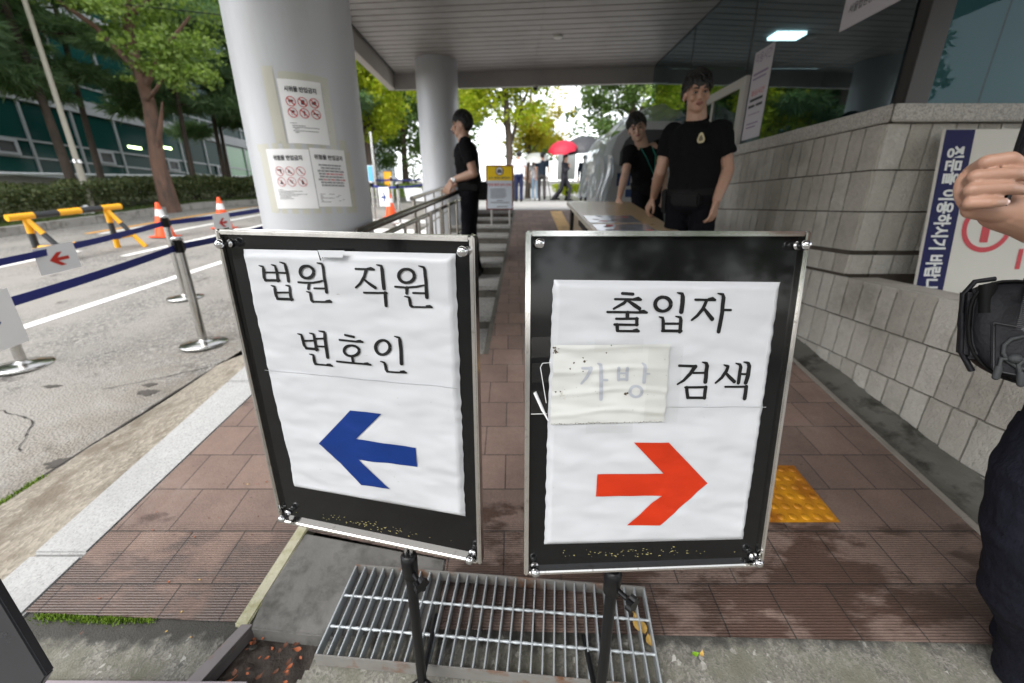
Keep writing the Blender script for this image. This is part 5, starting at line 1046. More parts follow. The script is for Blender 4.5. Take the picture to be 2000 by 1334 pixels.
SCG = pm('grey scanner enamel', (.50, .51, .52), .45, 0, .06, 4); SCD = pm('dark scanner tunnel', (.05, .052, .055), .5, 0, .15, 5); STK = pm('blue sticker', S(30, 60, 110), .4)
scn = thing('baggage_scanner', 'grey baggage scanner with dark tunnel and blue stickers behind the guards', 'scanner', (1.27, 5.7, bz(5.7)))
mb = MB(); mb.box((0, 0, .1), (1.0, 1.5, .92)); mb.build('cabinet', SCG, scn, bevel=.02)
mb = MB(); prof = [(.05, .93), (.05, 1.12), (.12, 1.30), (.26, 1.42), (.42, 1.47), (1.0, 1.47), (1.0, .93)]; mb.prism([(x, .10, z) for x, z in prof], (0, 1.2, 0)); mb.build('hood', SCG, scn, bevel=.015)
mb = MB(); prof = [(.16, .935), (.16, 1.1), (.22, 1.24), (.33, 1.34), (.45, 1.37), (.8, 1.37), (.8, .935)]; mb.prism([(x, .094, z) for x, z in prof], (0, .004, 0)); mb.build('tunnel', SCD, scn)
mb = MB(); mb.box((.15, -.26, .84), (.85, .0, .89)); mb.build('roller_bed', SCG, scn, bevel=.008)
mb = MB(); mb.box((.12, -.004, .68), (.30, -.0005, .84)); mb.box((.25, -.004, .54), (.5, -.0005, .64)); mb.box((.48, -.004, .70), (.62, -.0005, .84)); mb.build('sticker', STK, scn)
mb = MB(); mb.box((.08, -.004, .14), (.92, -.0005, .46)); mb.build('front_panel', pm('dark grey panel', (.14, .145, .15), .5), scn)
PLM = bpy.data.materials.new('clear plastic sheeting'); PLM.use_nodes = True; t = PLM.node_tree; t.nodes.remove(t.nodes['Principled BSDF'])
a_ = N(t, 'BsdfTransparent'); a_.inputs[0].default_value = (.86, .9, .93, 1); b_ = N(t, 'BsdfGlossy'); b_.inputs['Roughness'].default_value = .18; d_ = N(t, 'BsdfTranslucent'); d_.inputs[0].default_value = (.86, .90, .93, 1); d2_ = N(t, 'BsdfDiffuse'); d2_.inputs[0].default_value = (.80, .84, .87, 1)
m1 = N(t, 'MixShader'); m1.inputs[0].default_value = .35; t.links.new(d_.outputs[0], m1.inputs[1]); t.links.new(d2_.outputs[0], m1.inputs[2]); m2 = N(t, 'MixShader'); m2.inputs[0].default_value = .38; t.links.new(m1.outputs[0], m2.inputs[1]); t.links.new(b_.outputs[0], m2.inputs[2])
m3 = N(t, 'MixShader'); m3.inputs[0].default_value = .64; t.links.new(a_.outputs[0], m3.inputs[1]); t.links.new(m2.outputs[0], m3.inputs[2]); t.links.new(m3.outputs[0], t.nodes['Material Output'].inputs[0])
def drape(u, v):        # u along the arch from left hem to right, v front to back
    a = math.pi*(1 - u); x = .56 + .66*math.cos(a)*(1 + .05*math.sin(v*7)); z = .70 + .90*max(0, math.sin(a))**.7
    if u < .12: z = .55 + (u/.12)*.5; x = -.08 - .08*(1 - u/.12)
    if u > .88: x = 1.16; z = .7 + (1 - u)/.12*.5
    y = -.06 + 1.6*v; nz = noise.noise(V((u*7, v*5, 2)))*.05 + noise.noise(V((u*19, v*9, 4)))*.045 + noise.noise(V((u*40, v*14, 4)))*.02
    return (1.27 + x + nz, 5.7 + y + nz*.6, bz(5.7) + z + nz)
pc = rough_sheet(drape, 110, 60, 'plastic_cover', PLM); tag(pc, 'clear plastic sheet draped in a rumpled arch over the baggage scanner', 'plastic cover')
# bundled hem of the plastic hanging at the front left corner
def hem(u, v): a = 2*math.pi*u; r = .075 - .035*v + .02*math.sin(a*5 + v*6); return (1.20 + r*math.cos(a) + .03*math.sin(v*8), 5.58 + r*math.sin(a), bz(5.7) + 1.02 - v*.85 + .02*math.sin(a*3))
o = rough_sheet(hem, 30, 24, 'hanging_plastic', PLM); tag(o, 'twisted bundle of clear plastic hanging at the scanner front corner', 'plastic cover')
# ------------------------------------------------------------------ street signs far down the road
def far_board(name, label, cx, y, z0, w_, h_, mat, band=None, txt=None, pole=True):
    t_ = thing(name, label, 'sign', (cx, y, 0)); mb = MB(); mb.box((-w_/2, 0, z0), (w_/2, .05, z0 + h_)); mb.build('panel', mat, t_, bevel=.01)
    if band: mb = MB(); mb.box((w_/2 - w_*.2, -.004, z0 + .02), (w_/2 - .01, -.001, z0 + h_ - .02)); mb.build('band', band, t_)
    if txt: mb = MB(); mb.box((-w_*.36, -.004, z0 + h_*.55), (w_*.15, -.001, z0 + h_*.75)); mb.box((-w_*.36, -.004, z0 + h_*.3), (w_*.1, -.001, z0 + h_*.36)); mb.build('print', txt, t_)
    if pole: mb = MB(); mb.tube([(w_/2 + .03, .03, rz(y) - .1), (w_/2 + .03, .03, z0 + h_ + .9)], .035, 10); mb.build('pole', STEEL, t_)
far_board('banner_board', 'white banner board with blue right end beside the thick column', -4.55, 13.0, 2.10, .72, .46, pm('white banner', (.70, .72, .78), .5), pm('sky blue band', S(96, 178, 226), .5), pm('purple print 2', (.25, .22, .4), .5))
far_board('red_board', 'red and white board under the blue and white banner', -4.62, 12.9, 1.72, .5, .34, pm('red board print', S(226, 110, 110), .5), None, WHITEP, False)
ys = thing('bus_stop_sign', 'small yellow sign plate on a thin yellow pole beyond the road', 'sign', (-3.85, 13.3, 0)); mb = MB(); mb.box((-.13, 0, 2.02), (.13, .03, 2.42)); mb.build('plate', YELLOW, ys, bevel=.03); mb = MB(); mb.tube([(0, .02, 1.2), (0, .02, 2.05)], .025, 8); mb.build('pole', YELLOW, ys)
# ------------------------------------------------------------------ plants
def leafmat(name, a, b_, trans=.35, rough=.5):
    m, t, b = newmat(name); out = t.nodes['Material Output']
    g = N(t, 'NewGeometry'); c = ramp(t, g.outputs['Random Per Island'], 0, 1, a, b_)
    co = objco(t); n = noise_n(t, .7, 3, co); c = mixc(t, 1, c, ramp(t, n.outputs[0], .3, .7, (.72, .74, .74), (1, 1, 1)), 'MULTIPLY')
    t.links.new(c, b.inputs['Base Color']); b.inputs['Roughness'].default_value = rough; b.inputs['Specular IOR Level'].default_value = .35
    tl = N(t, 'BsdfTranslucent'); t.links.new(mixc(t, 1, c, (1.5, 1.6, .9), 'MULTIPLY'), tl.inputs[0])
    mx = N(t, 'MixShader'); mx.inputs[0].default_value = trans; t.links.new(b.outputs[0], mx.inputs[1]); t.links.new(tl.outputs[0], mx.inputs[2]); t.links.new(mx.outputs[0], out.inputs[0]); return m
BARK = pm('dark ridged bark', (.085, .062, .048), .9, 0, .4, 6, .9, 25, .03, stretch=(1, 1, .25), dirt=(.05, .04, .032), dsc=5, dt=(.45, .65))
BARKR = pm('reddish bark', (.15, .085, .06), .9, 0, .4, 6, .9, 25, .03, stretch=(1, 1, .25), dirt=(.06, .045, .036), dsc=5, dt=(.45, .65))
PINE = leafmat('dark blue green needles', (.11, .20, .11), (.25, .36, .18), .4)
BROAD = leafmat('mid green broad leaves', (.11, .18, .035), (.27, .36, .09), .4)
LIME = leafmat('yellow green ginkgo leaves', (.24, .33, .022), (.46, .47, .035), .55)
GOLD = leafmat('golden turning leaves', (.36, .34, .03), (.48, .38, .045), .55)
DEEP = leafmat('deep green leaves', (.065, .125, .034), (.16, .24, .06), .35)
HEDGE = leafmat('hedge leaves', (.05, .075, .028), (.15, .17, .065), .25)
def rnd(s_=1): return V((random.gauss(0, s_), random.gauss(0, s_), random.gauss(0, s_)))
def crown_mesh(mb, clumps, leaf_, kind):
    for c, r, n in clumps:
        c = V(c)
        for _ in range(n):
            d = rnd().normalized(); p = c + V((d.x*r[0], d.y*r[1], d.z*r[2]))*(random.random()**.45)
            s_ = leaf_*random.uniform(.6, 1.35)
            if kind == 'pine':
                ax = V((d.x*r[0] + random.gauss(0, .3), d.y*r[1] + random.gauss(0, .3), random.gauss(-.1, .25))).normalized()
                e1 = ax.orthogonal().normalized(); e2 = ax.cross(e1)
                for k in range(5):
                    an = random.uniform(0, 6.28); q = (ax*random.uniform(.5, 1) + (e1*math.cos(an) + e2*math.sin(an))*random.uniform(.3, .7)).normalized(); sd_ = q.cross(ax if abs(q.dot(ax)) < .95 else e1).normalized()*s_*.055
                    mb.face([p - sd_, p + sd_, p + q*s_])
            else:
                a = rnd().normalized(); a.z *= .6; a.normalize(); b = a.cross(rnd()).normalized()
                w_ = s_*.36; up = a.cross(b)*s_*.12
                mb.raw([p - a*s_*.5, p - b*w_ + up, p + a*s_*.5, p + b*w_ + up], [(0, 1, 2), (0, 2, 3)])
def tree(name, label, x, y, z, trunk, r0, limbs, clumps, leaf_, lmat, kind='broad', bark=BARK, group=None, seed=1):
    random.seed(seed); t_ = thing(name, label, 'tree', (x, y, z), group=group)
    pts = [V(p) for p in trunk]; mb = MB(); n = len(pts); mb.tube(pts, [r0*(1 - .62*i/(n - 1))*(1.25 if i == 0 else 1) for i in range(n)], 12); mb.build('trunk', bark, t_)
    if limbs:
        mb = MB()
        for a, b, r in limbs:
            a, b = V(a), V(b); m = a.lerp(b, .5) + rnd(.05)*(b - a).length; mb.tube([a, m, b], [r, r*.7, r*.3], 8)
        mb.build('limb', bark, t_)
    mb = MB(); crown_mesh(mb, clumps, leaf_, kind); mb.build('crown', lmat, t_); return t_
def clumps_in(c, R_, k, rr_, n, flat=.6, seed=1, shell=.5):
    random.seed(seed); out = []
    for _ in range(k):
        d = rnd().normalized(); u = shell + (1 - shell)*random.random(); p = V(c) + V((d.x*R_[0], d.y*R_[1], d.z*R_[2]))*u; s_ = rr_*random.uniform(.6, 1.3); out.append((p, (s_, s_, s_*flat), int(n*s_*s_/rr_/rr_)))
    return out
# pines and broadleaf trees along the building
ptr = lambda dx, dy, h: [(0, 0, -.2), (dx*.2, dy*.2, h*.25), (dx*.55, dy*.5, h*.5), (dx*.8, dy*.8, h*.75), (dx, dy, h)]
def pine(x, y, h, r, label, seed, dx=0, n=22, low=.33, grp='pines along the road', spread=2.3, leaf_=.34, dens=115):
    z = rz(y) + .12; tr = ptr(dx, .2, h); random.seed(seed); lim = []; cl = []
    for i in range(n):
        u = low + (1 - low)*i/(n - 1); a = i*2.4 + seed; L = spread*(1.15 - u*.75)*random.uniform(.7, 1.2); b = V((dx*u, .2*u, h*u)); e = b + V((math.cos(a)*L, math.sin(a)*L, random.uniform(-.35, .15)*L*.6)); lim.append((b, e, .035))
        for k in (.55, .8, 1.02): p = b.lerp(e, k) + rnd(.12); s_ = L*.30*random.uniform(.8, 1.25); cl.append((p, (s_*1.25, s_*1.25, s_*.30), int(dens*s_*s_/.2)))
    return tree('pine_tree', label, x, y, z, tr, r, lim, cl, leaf_, PINE, 'pine', BARK, grp, seed)
pine(-12.6, 8.2, 9.5, .10, 'dark pine with leaning trunk at the far left edge of the picture', 3, .5, 15)
pine(-13.2, 9.9, 9.5, .10, 'dark pine standing left of the pale lamp post, drooping low branches', 5, -.5, 16, .36)
pine(-12.3, 12.0, 9.8, .105, 'dark pine just right of the pale lamp post', 8, -.6, 17, .36, spread=2.3)
pine(-13.6, 14.2, 9.5, .09, 'thin dark pine before the glass building, left of the thick brown trunk', 11, .2, 15)
pine(-11.6, 15.6, 9.5, .085, 'thin pine right behind the thick brown trunk', 13, .3, 15)
pine(-11.9, 17.8, 9.5, .085, 'slender pine before the green lit windows', 17, .1, 15)
pine(-10.6, 18.6, 9.5, .085, 'slender pine next to the pale blind window', 19, .2, 15)
pine(-9.7, 20.5, 9.5, .09, 'slender pine closest to the left side of the thick column', 23, .2, 15)
pine(-14.2, 11.2, 9.2, .085, 'slim dark pine trunk between the two pines flanking the pale lamp post', 43, .2, 13)
pine(-12.9, 19.6, 9.2, .08, 'slim pine trunk farther back left of the green lit windows', 47, .15, 13)
pine(-10.9, 21.8, 9.2, .08, 'slim pine trunk farther back between the two slender pines', 53, .15, 13)
# big broadleaf tree with brown trunk
tree('broadleaf_tree', 'large green tree with thick reddish brown trunk between road and building', -9.75, 12.0, 1.35, [(0, 0, -.2), (-.02, 0, 1.2), (.08, .1, 2.6), (0, .1, 4.0), (.25, .2, 5.6), (.3, .3, 8.2)], .20,
     [((.05, 0, 1.5), (.75, -.3, 2.6), .08), ((.05, .1, 3), (1.6, .2, 4.6), .09), ((.05, .1, 3.3), (-1.5, -.4, 5.0), .09), ((.2, .1, 4.6), (1.7, .8, 6.2), .08), ((.2, .1, 5), (-1.3, -.6, 6.6), .08), ((.1, 0, 2.7), (1.3, -.6, 3.2), .06)],
     clumps_in((.55, -.2, 5.6), (2.4, 2.0, 2.8), 85, .5, 110, .6, 4, .35) + clumps_in((1.2, -.3, 3.4), (1.25, 1.0, 1.0), 22, .36, 75, .5, 5, .3), .115, BROAD, 'broad', BARKR, None, 7)
tree('broadleaf_tree', 'leafy light green tree overhanging the upper left corner', -8.6, 5.2, rz(5.2) + .1, ptr(-.2, .3, 6.5), .14, [((0, .1, 3.6), (.9, .3, 4.6), .05), ((0, .1, 3.6), (-1, .6, 4.7), .05)],
     clumps_in((-.9, .4, 5.9), (1.6, 1.3, 1.3), 32, .42, 90, .65, 9, .3), .12, BROAD, 'broad', BARK, None, 12).location = (-11.6, 6.3, rz(6.3) + .1)
# trees seen between the columns
tree('ginkgo_tree', 'bright yellow green ginkgo seen between the two columns', -5.6, 17.0, 1.55, ptr(.2, .2, 6.8), .24, [((.1, .1, 2.5), (1.4, 0, 4.2), .08), ((.1, .1, 2.7), (-1.2, .4, 4.4), .08)], clumps_in((.25, 0, 5.0), (2.3, 1.8, 2.7), 130, .5, 95, .8, 21, .3) + clumps_in((.5, -.5, 3.0), (1.4, 1, .8), 22, .38, 50, .8, 22, .2), .15, LIME, 'broad', BARK, None, 31)
tree('ginkgo_tree', 'second yellow green ginkgo half hidden by the far column', -2.9, 19.5, 1.6, ptr(.2, .2, 7.6), .2, [], clumps_in((0, 0, 5.6), (2.1, 2, 2.6), 80, .55, 75, .8, 25, .3), .16, LIME, 'broad', BARK, None, 32)
tree('broadleaf_tree', 'deep green tree right behind the thick column edge', -8.6, 17.5, 1.6, ptr(.1, 0, 7.5), .2, [((.05, 0, 2.4), (1.3, -.2, 3.4), .06), ((.05, 0, 2.6), (-1.1, -.4, 3.5), .06)], clumps_in((.3, 0, 5.6), (2.3, 2, 2.9), 90, .55, 75, .7, 33, .3), .17, DEEP, 'broad', BARK, None, 33)
pine(-6.9, 15.4, 7.5, .15, 'dark pine between the columns under the bright ginkgo', 27, .1, 16, .36, spread=1.8)
tree('ginkgo_tree', 'tall yellow green ginkgo with dark forked trunk beyond the guard on the steps', -.05, 17.0, 1.55, [(0, 0, -.1), (-.03, 0, 1.3), (-.08, 0, 2.4), (-.2, .1, 3.8), (-.4, .2, 5.5), (-.5, .2, 7.0)], .17,
     [((-.06, 0, 1.9), (1.0, .1, 4.6), .075), ((-.1, 0, 2.6), (-1.3, 0, 3.9), .055), ((-.2, .1, 3.4), (-1.5, .2, 5.6), .05), ((.45, 0, 3.2), (.5, .2, 5.4), .04)],
     clumps_in((-.3, 0, 4.4), (1.8, 1.4, 1.7), 100, .42, 80, .8, 41, .3) + clumps_in((.75, -.2, 3.2), (.9, .8, .8), 16, .36, 45, .8, 42, .2), .14, LIME, 'broad', BARK, None, 41)
tree('ginkgo_tree', 'golden turning tree with thinner trunk just right of the forked ginkgo', .75, 20.5, 1.75, ptr(.1, 0, 4.8), .12, [((.05, 0, 1.8), (1.0, 0, 3.2), .05), ((.05, 0, 1.9), (-.8, .1, 3.2), .05)], clumps_in((.35, 0, 2.9), (1.5, 1.1, 1.1), 60, .36, 75, .8, 51, .2) + clumps_in((1.3, 0, 3.9), (.8, .6, .6), 9, .3, 40, .8, 52, .2), .13, GOLD, 'broad', BARK, None, 51)
tree('broadleaf_tree', 'dark green tree right of the white sky gap beyond the umbrellas', 5.2, 20.0, 1.75, ptr(.2, 0, 6.3), .2, [((0, 0, 2.5), (-1.4, 0, 3.6), .06), ((0, 0, 3), (1.5, 0, 4.6), .06)], clumps_in((-.1, 0, 4.0), (2.7, 1.8, 2.3), 130, .5, 85, .7, 61, .35), .15, DEEP, 'broad', BARK, None, 61)
tree('broadleaf_tree', 'brighter green tree rising behind the plastic covered scanner', 7.4, 17.5, 1.65, ptr(.2, 0, 6.3), .18, [], clumps_in((0, 0, 4.2), (2.2, 1.6, 2.3), 100, .5, 85, .7, 71, .3), .15, BROAD, 'broad', BARK, None, 71)
tree('broadleaf_tree', 'distant pale green tree low on the horizon beyond the walkers', 2.0, 42, 3.2, ptr(.1, 0, 5), .2, [], clumps_in((0, 0, 3.6), (3.4, 2, 1.6), 50, .7, 50, .7, 81, .2), .3, DEEP, 'broad', BARK, None, 81)
tree('broadleaf_tree', 'distant dense green tree hidden behind the far column', -7, 36, 2.6, ptr(.1, 0, 9), .3, [], clumps_in((0, 0, 6.2), (5, 3, 4.2), 110, .9, 70, .7, 83, .3), .32, DEEP, 'broad', BARK, None, 83)
tree('broadleaf_tree', 'distant green tree mass over the end of the road', -12.5, 30, 2.4, ptr(.1, 0, 10), .3, [], clumps_in((0, 0, 6.8), (4.6, 3, 4.6), 110, .9, 70, .7, 85, .3), .32, DEEP, 'broad', BARK, None, 85)
for i, (x, y, s_, l_) in enumerate(((-6.2, 25, 1, 'low branched dark green tree filling the gap left of the far column'), (-9.0, 27, 1.1, 'dark green tree behind the row of trunks between the columns'), (-4.0, 29, 1.1, 'far dark green tree just behind the far column'), (-11.5, 23, 1.0, 'dark green tree before the far end of the glass building'))):
    tree('broadleaf_tree', l_, x, y, rz(y), ptr(.1, 0, 6*s_), .2, [], clumps_in((0, 0, 4.4*s_), (2.6*s_, 2, 3.4*s_), 110, .6, 60, .75, 101 + i, .3), .2, DEEP, 'broad', BARK, None, 101 + i)
# trees on the street behind the camera, seen only as reflections in the boards and booth glass
beh = ['street tree behind the viewpoint, far left', 'street tree behind the viewpoint, left of centre', 'street tree straight behind the viewpoint', 'street tree behind the viewpoint, right of centre', 'street tree behind the viewpoint, far right']
t0 = tree('street_tree', beh[0], -9, -9, -.1, ptr(.1, 0, 8), .2, [], clumps_in((0, 0, 4.6), (3.0, 2.2, 3.6), 110, .8, 55, .8, 90, .3), .26, DEEP, 'broad', BARK, 'street trees behind the viewpoint', 91)
for i, (x, y) in enumerate(((-4.4, -8.2), (.4, -9), (5, -8.4), (9.6, -9))):
    c_ = copy_tree(t0); c_.location = (x, y, -.1); c_.rotation_euler = (0, 0, 1.3*i + .7); c_['label'] = beh[i + 1]
# hedge, low shrubs
def hedge(name, label, xa, y0, y1, wd, h, n, mat, seed, zf=rz, leaf_=.085):
    random.seed(seed); mb = MB()
    for _ in range(n):
        y = random.uniform(y0, y1); x = xa(y) - random.random()*wd; u = (noise.noise(V((x*1.3, y*1.3, seed)))*.5 + .5); zt = h*(.62 + .5*u)
        z = zf(y) + .12 + zt*random.random()**.4; a = rnd().normalized(); b = a.cross(rnd()).normalized(); s_ = leaf_*random.uniform(.6, 1.4); p = V((x, y, z))
        mb.raw([p - a*s_*.5, p - b*s_*.3, p + a*s_*.5, p + b*s_*.3], [(0, 1, 2), (0, 2, 3)])
    return tag(mb.build(name, mat), label, 'hedge')
hedge('hedge', 'long dark green clipped hedge between the road kerb and the glass building', lambda y: fkx(y) - .65, 4.5, 26, 1.9, .85, 42000, HEDGE, 5)
hedge('hedge', 'low bright yellow green shrub border beside the plaza behind the walkers', lambda y: 5.2, 17.5, 24, 3.0, .55, 5000, LIME, 6, bz, .11)
hedge('hedge', 'low clipped green bushes on the verge between the columns', lambda y: -3.6 - (y - 16)*.15, 16, 26, 2.6, .55, 9000, BROAD, 7, rz, .1)
GRASSM = leafmat('verge grass', (.05, .09, .02), (.12, .16, .04), .3)
random.seed(77); mb = MB()
for _ in range(9000):
    y = random.uniform(5, 20); x = fkx(y) - .2 - random.random()**1.6*.8; z = rz(y) + .14; a = random.uniform(0, 6.28); h = random.uniform(.03, .10); dx, dy = math.cos(a)*.012, math.sin(a)*.012
    mb.face([(x - dx, y - dy, z), (x + dx, y + dy, z), (x + random.gauss(0, .03), y + random.gauss(0, .03), z + h)])
o = mb.build('grass', GRASSM); o['kind'] = 'stuff'; o['label'] = 'short grass on the road verge'
# ------------------------------------------------------------------ glass building on the left
BGL = bpy.data.materials.new('green curtain wall glass'); BGL.use_nodes = True; b = BGL.node_tree.nodes['Principled BSDF']; t = BGL.node_tree
g = N(t, 'NewGeometry'); t.links.new(ramp(t, g.outputs['Random Per Island'], 0, 1, (.005, .036, .033), (.012, .062, .054)), b.inputs['Base Color']); b.inputs['Roughness'].default_value = .1; b.inputs['Specular IOR Level'].default_value = .08
BBAND = pm('pale grey spandrel', (.36, .37, .385), .5, 0, .06, .6); BMUL = pm('grey mullion', (.30, .32, .325), .45, .3, .06, 2); BBASE = pm('grey base wall', (.30, .285, .265), .8, 0, .12, .5, dirt=(.2, .19, .17), dsc=.7)
bd = thing('glass_office_building', 'office building with dark green glass, pale bands and mullions left of the road', 'building')
BX = -20.0; BY0, BY1 = 6, 75
mb = MB(); mb.box((BX - 12, BY0, 0), (BX - .02, BY1, 2.6)); mb.build('base_wall', BBASE, bd)
mb = MB(); mb.box((BX - .02, BY0, 2.55), (BX + .18, BY1, 2.68)); mb.build('ledge', BBAND, bd)
flo = [(2.68, 5.44), (6.0, 9.3), (9.86, 13.1), (13.66, 16.9)]
for z0, z1 in ((5.44, 6.0), (9.3, 9.86), (13.1, 13.66), (16.9, 17.6)): mb = MB(); mb.box((BX - 12, BY0, z0), (BX + .12, BY1, z1)); mb.build('band', BBAND, bd)
pit = 2.05; nb_ = int((BY1 - BY0)/pit)
for fi, (z0, z1) in enumerate(flo):
    rows = [z0, z0 + .62, z0 + 1.28, z1]
    mb = MB()
    for k in range(nb_):
        for a, b_ in zip(rows, rows[1:]): y = BY0 + k*pit; mb.face([(BX, y + .03, a + .03), (BX, y + pit - .03, a + .03), (BX, y + pit - .03, b_ - .03), (BX, y + .03, b_ - .03)])
    mb.build('glazing', BGL, bd)
    mb = MB()
    for z in rows[1:3]: mb.box((BX - .02, BY0, z - .04), (BX + .05, BY1, z + .04))
    for k in range(nb_ + 1): y = BY0 + k*pit; mb.box((BX - .02, y - .045, z0), (BX + .08, y + .045, z1))
    mb.build('mullions', BMUL, bd)
mb = MB(); mb.box((BX - 12, BY0 + .1, 2.6), (BX - .3, BY1, 17.5)); mb.build('core', pm('dark office interior', (.02, .025, .025), .8), bd)
for k, fi in ((7, 0), (5, 0), (9, 0), (11, 0), (6, 1), (8, 1)):
    z0 = flo[fi][0]; y = BY0 + k*pit + .7
    fr_ = MB(); fr_.box((BX + .06, y, z0 + .66), (BX + .12, y + .1, z0 + 1.24)); fr_.box((BX + .06, y + .7, z0 + .66), (BX + .12, y + .8, z0 + 1.24)); fr_.box((BX + .06, y + .1, z0 + 1.15), (BX + .12, y + .7, z0 + 1.24)); fr_.box((BX + .06, y + .1, z0 + .66), (BX + .12, y + .7, z0 + .75)); wo = fr_.build('opening_window', BBAND, bd)
    mb = MB(); mb.box((BX + .062, y + .1, z0 + .75), (BX + .075, y + .7, z0 + 1.15)); mb.build('pane', SCD, wo)
LIT = bpy.data.materials.new('office strip light'); LIT.use_nodes = True; b = LIT.node_tree.nodes['Principled BSDF']; b.inputs['Emission Color'].default_value = (.75, 1, .45, 1); b.inputs['Emission Strength'].default_value = 2.2
for i, (y, z) in enumerate(((22.9, 4.25), (25.0, 4.5), (24.2, 8.3), (27.0, 8.5), (23.5, 12), (28.5, 12.2))): mb = MB(); mb.box((BX + .004, y, z), (BX + .02, y + .8, z + .12)); mb.build('strip_light', LIT, bd)
GRNL = pm('pale green lit pane', (.16, .34, .18), .2)
for y in (30.7, 32.75, 36.85): mb = MB(); mb.face([(BX + .003, y + .04, 3.4), (BX + .003, y + 1.95, 3.4), (BX + .003, y + 1.95, 5.35), (BX + .003, y + .04, 5.35)]); mb.build('green_pane', GRNL, bd)
mb = MB(); mb.face([(BX + .003, 34.8, 4.0), (BX + .003, 36.75, 4.0), (BX + .003, 36.75, 5.35), (BX + .003, 34.8, 5.35)]); mb.build('blind', BBAND, bd)
# low white rail before the building
rl = thing('white_rail', 'low white rail running behind the hedge in front of the building', 'rail')
WHR = pm('white rail paint', (.62, .64, .66), .5, 0, .05, 3)
mb = MB(); pts = [V((-17.6 + (y - 6)*.10, y, rz(y) + 1.0)) for y in range(6, 41)]; mb.tube(pts, .055, 8); mb.build('rail', WHR, rl)
for p in pts[::2]: mb = MB(); mb.tube([p, V((p.x, p.y, p.z - 1.1))], .03, 8); mb.build('post', WHR, rl)
# ------------------------------------------------------------------ people
def skinmat(name, c):
    m, t, b = newmat(name); co = objco(t); n = noise_n(t, 18, 5, co); n2 = noise_n(t, 240, 3, co)
    cc = mixc(t, n.outputs[0], [v*.86 for v in c], [v*1.1 for v in c]); cc = mixc(t, ramp(t, n.outputs[0], .5, .75, (0, 0, 0), (.4, .4, .4)), cc, (c[0]*1.0, c[1]*.72, c[2]*.66))
    t.links.new(cc, b.inputs['Base Color']); b.inputs['Roughness'].default_value = .48; b.inputs['Subsurface Weight'].default_value = .12; b.inputs['Subsurface Radius'].default_value = (.012, .005, .003)
    bump(t, b, n2.outputs[0], .15, .001); return m
SKIN = skinmat('warm skin', (.46, .275, .195)); SKIN2 = skinmat('light skin', (.54, .35, .265))
HAIR = pm('black hair', (.010, .009, .009), .5, 0, .3, 30, .6, 90, .004, stretch=(1, 1, .25))
def cloth(name, c, rough=.9, b=.5): return pm(name, c, rough, 0, .2, 5, b, 14, .03, stretch=(1, 1, .6), spec=.12)
BLKSHIRT = cloth('black polo cloth', (.0065, .0065, .0075)); BLKTR = cloth('black trouser cloth', (.0055, .0055, .008)); NAVYTR = cloth('navy trouser cloth', (.02, .025, .06))
WHSHIRT = cloth('white shirt cloth', (.66, .66, .70)); GREYTR = cloth('grey trouser cloth', (.06, .055, .055)); JEANS = cloth('light blue jeans', (.30, .40, .52)); KHAKI = cloth('khaki cloth', (.24, .19, .12)); DKNAVY = cloth('dark navy shirt cloth', (.018, .026, .038)); MAR = cloth('maroon jacket', (.10, .03, .035)); CREAM = cloth('cream top', (.50, .47, .42)); CHAR = cloth('charcoal cloth', (.03, .03, .036))
LEATHER = pm('black leather', (.006, .006, .006), .55, 0, .2, 20, spec=.14); GOLDB = pm('gold badge', (.42, .35, .20), .5, .2, .2, 60, .4, 120, .002); LIPS = pm('lips', (.26, .10, .085), .45); EYEW = pm('eye white', (.30, .28, .26), .2); IRIS = pm('dark iris', (.012, .008, .006), .15)
SILVERW = pm('silver watch', (.6, .6, .6), .25, 1); LANY = pm('green blue lanyard', S(40, 150, 130), .6, 0, .3, 10); BUCK = pm('brass buckle', (.42, .28, .08), .4, .6)
def fingers(mb, w_, d, nrm, side, L=.085, curl=.35, spread=.16, n=8, sc_=1):
    """palm from wrist w_ along d; nrm = palm normal; side = direction from little finger to index"""
    d, nrm, side = V(d).normalized(), V(nrm).normalized(), V(side).normalized(); w_ = V(w_)
    for i, s_ in enumerate((-.030, -.010, .010, .030)):
        s_ *= sc_; mb.caps(w_ + side*s_*.55 + d*.012*sc_, .0135*sc_, w_ + d*L*sc_ + side*s_, .0115*sc_, n)
    for i, (s_, l) in enumerate(((-.030, .058), (-.010, .073), (.010, .079), (.030, .070))):
        s_ *= sc_; l *= sc_; b = w_ + d*L*sc_ + side*s_; a = curl*(1 + .12*i); dd = d + side*(s_/sc_*spread/.03*.2)
        p1 = b + (dd*math.cos(a*.7) + nrm*math.sin(a*.7)).normalized()*l*.45; p2 = p1 + (dd*math.cos(a*1.6) + nrm*math.sin(a*1.6)).normalized()*l*.32; p3 = p2 + (dd*math.cos(a*2.3) + nrm*math.sin(a*2.3)).normalized()*l*.24
        r = .0092*sc_
        mb.caps(b, r*1.05, p1, r*.95, n); mb.caps(p1, r*.95, p2, r*.86, n); mb.caps(p2, r*.86, p3, r*.7, n)
    b = w_ + d*.022*sc_ + side*.022*sc_; p1 = b + (d*.6 + side*.75 + nrm*.35).normalized()*.042*sc_; p2 = p1 + (d*.9 + side*.3 + nrm*.35).normalized()*.03*sc_; p3 = p2 + (d + nrm*.3).normalized()*.022*sc_
    mb.caps(b, .0145*sc_, p1, .0115*sc_, n); mb.caps(p1, .0115*sc_, p2, .010*sc_, n); mb.caps(p2, .010*sc_, p3, .0075*sc_, n)
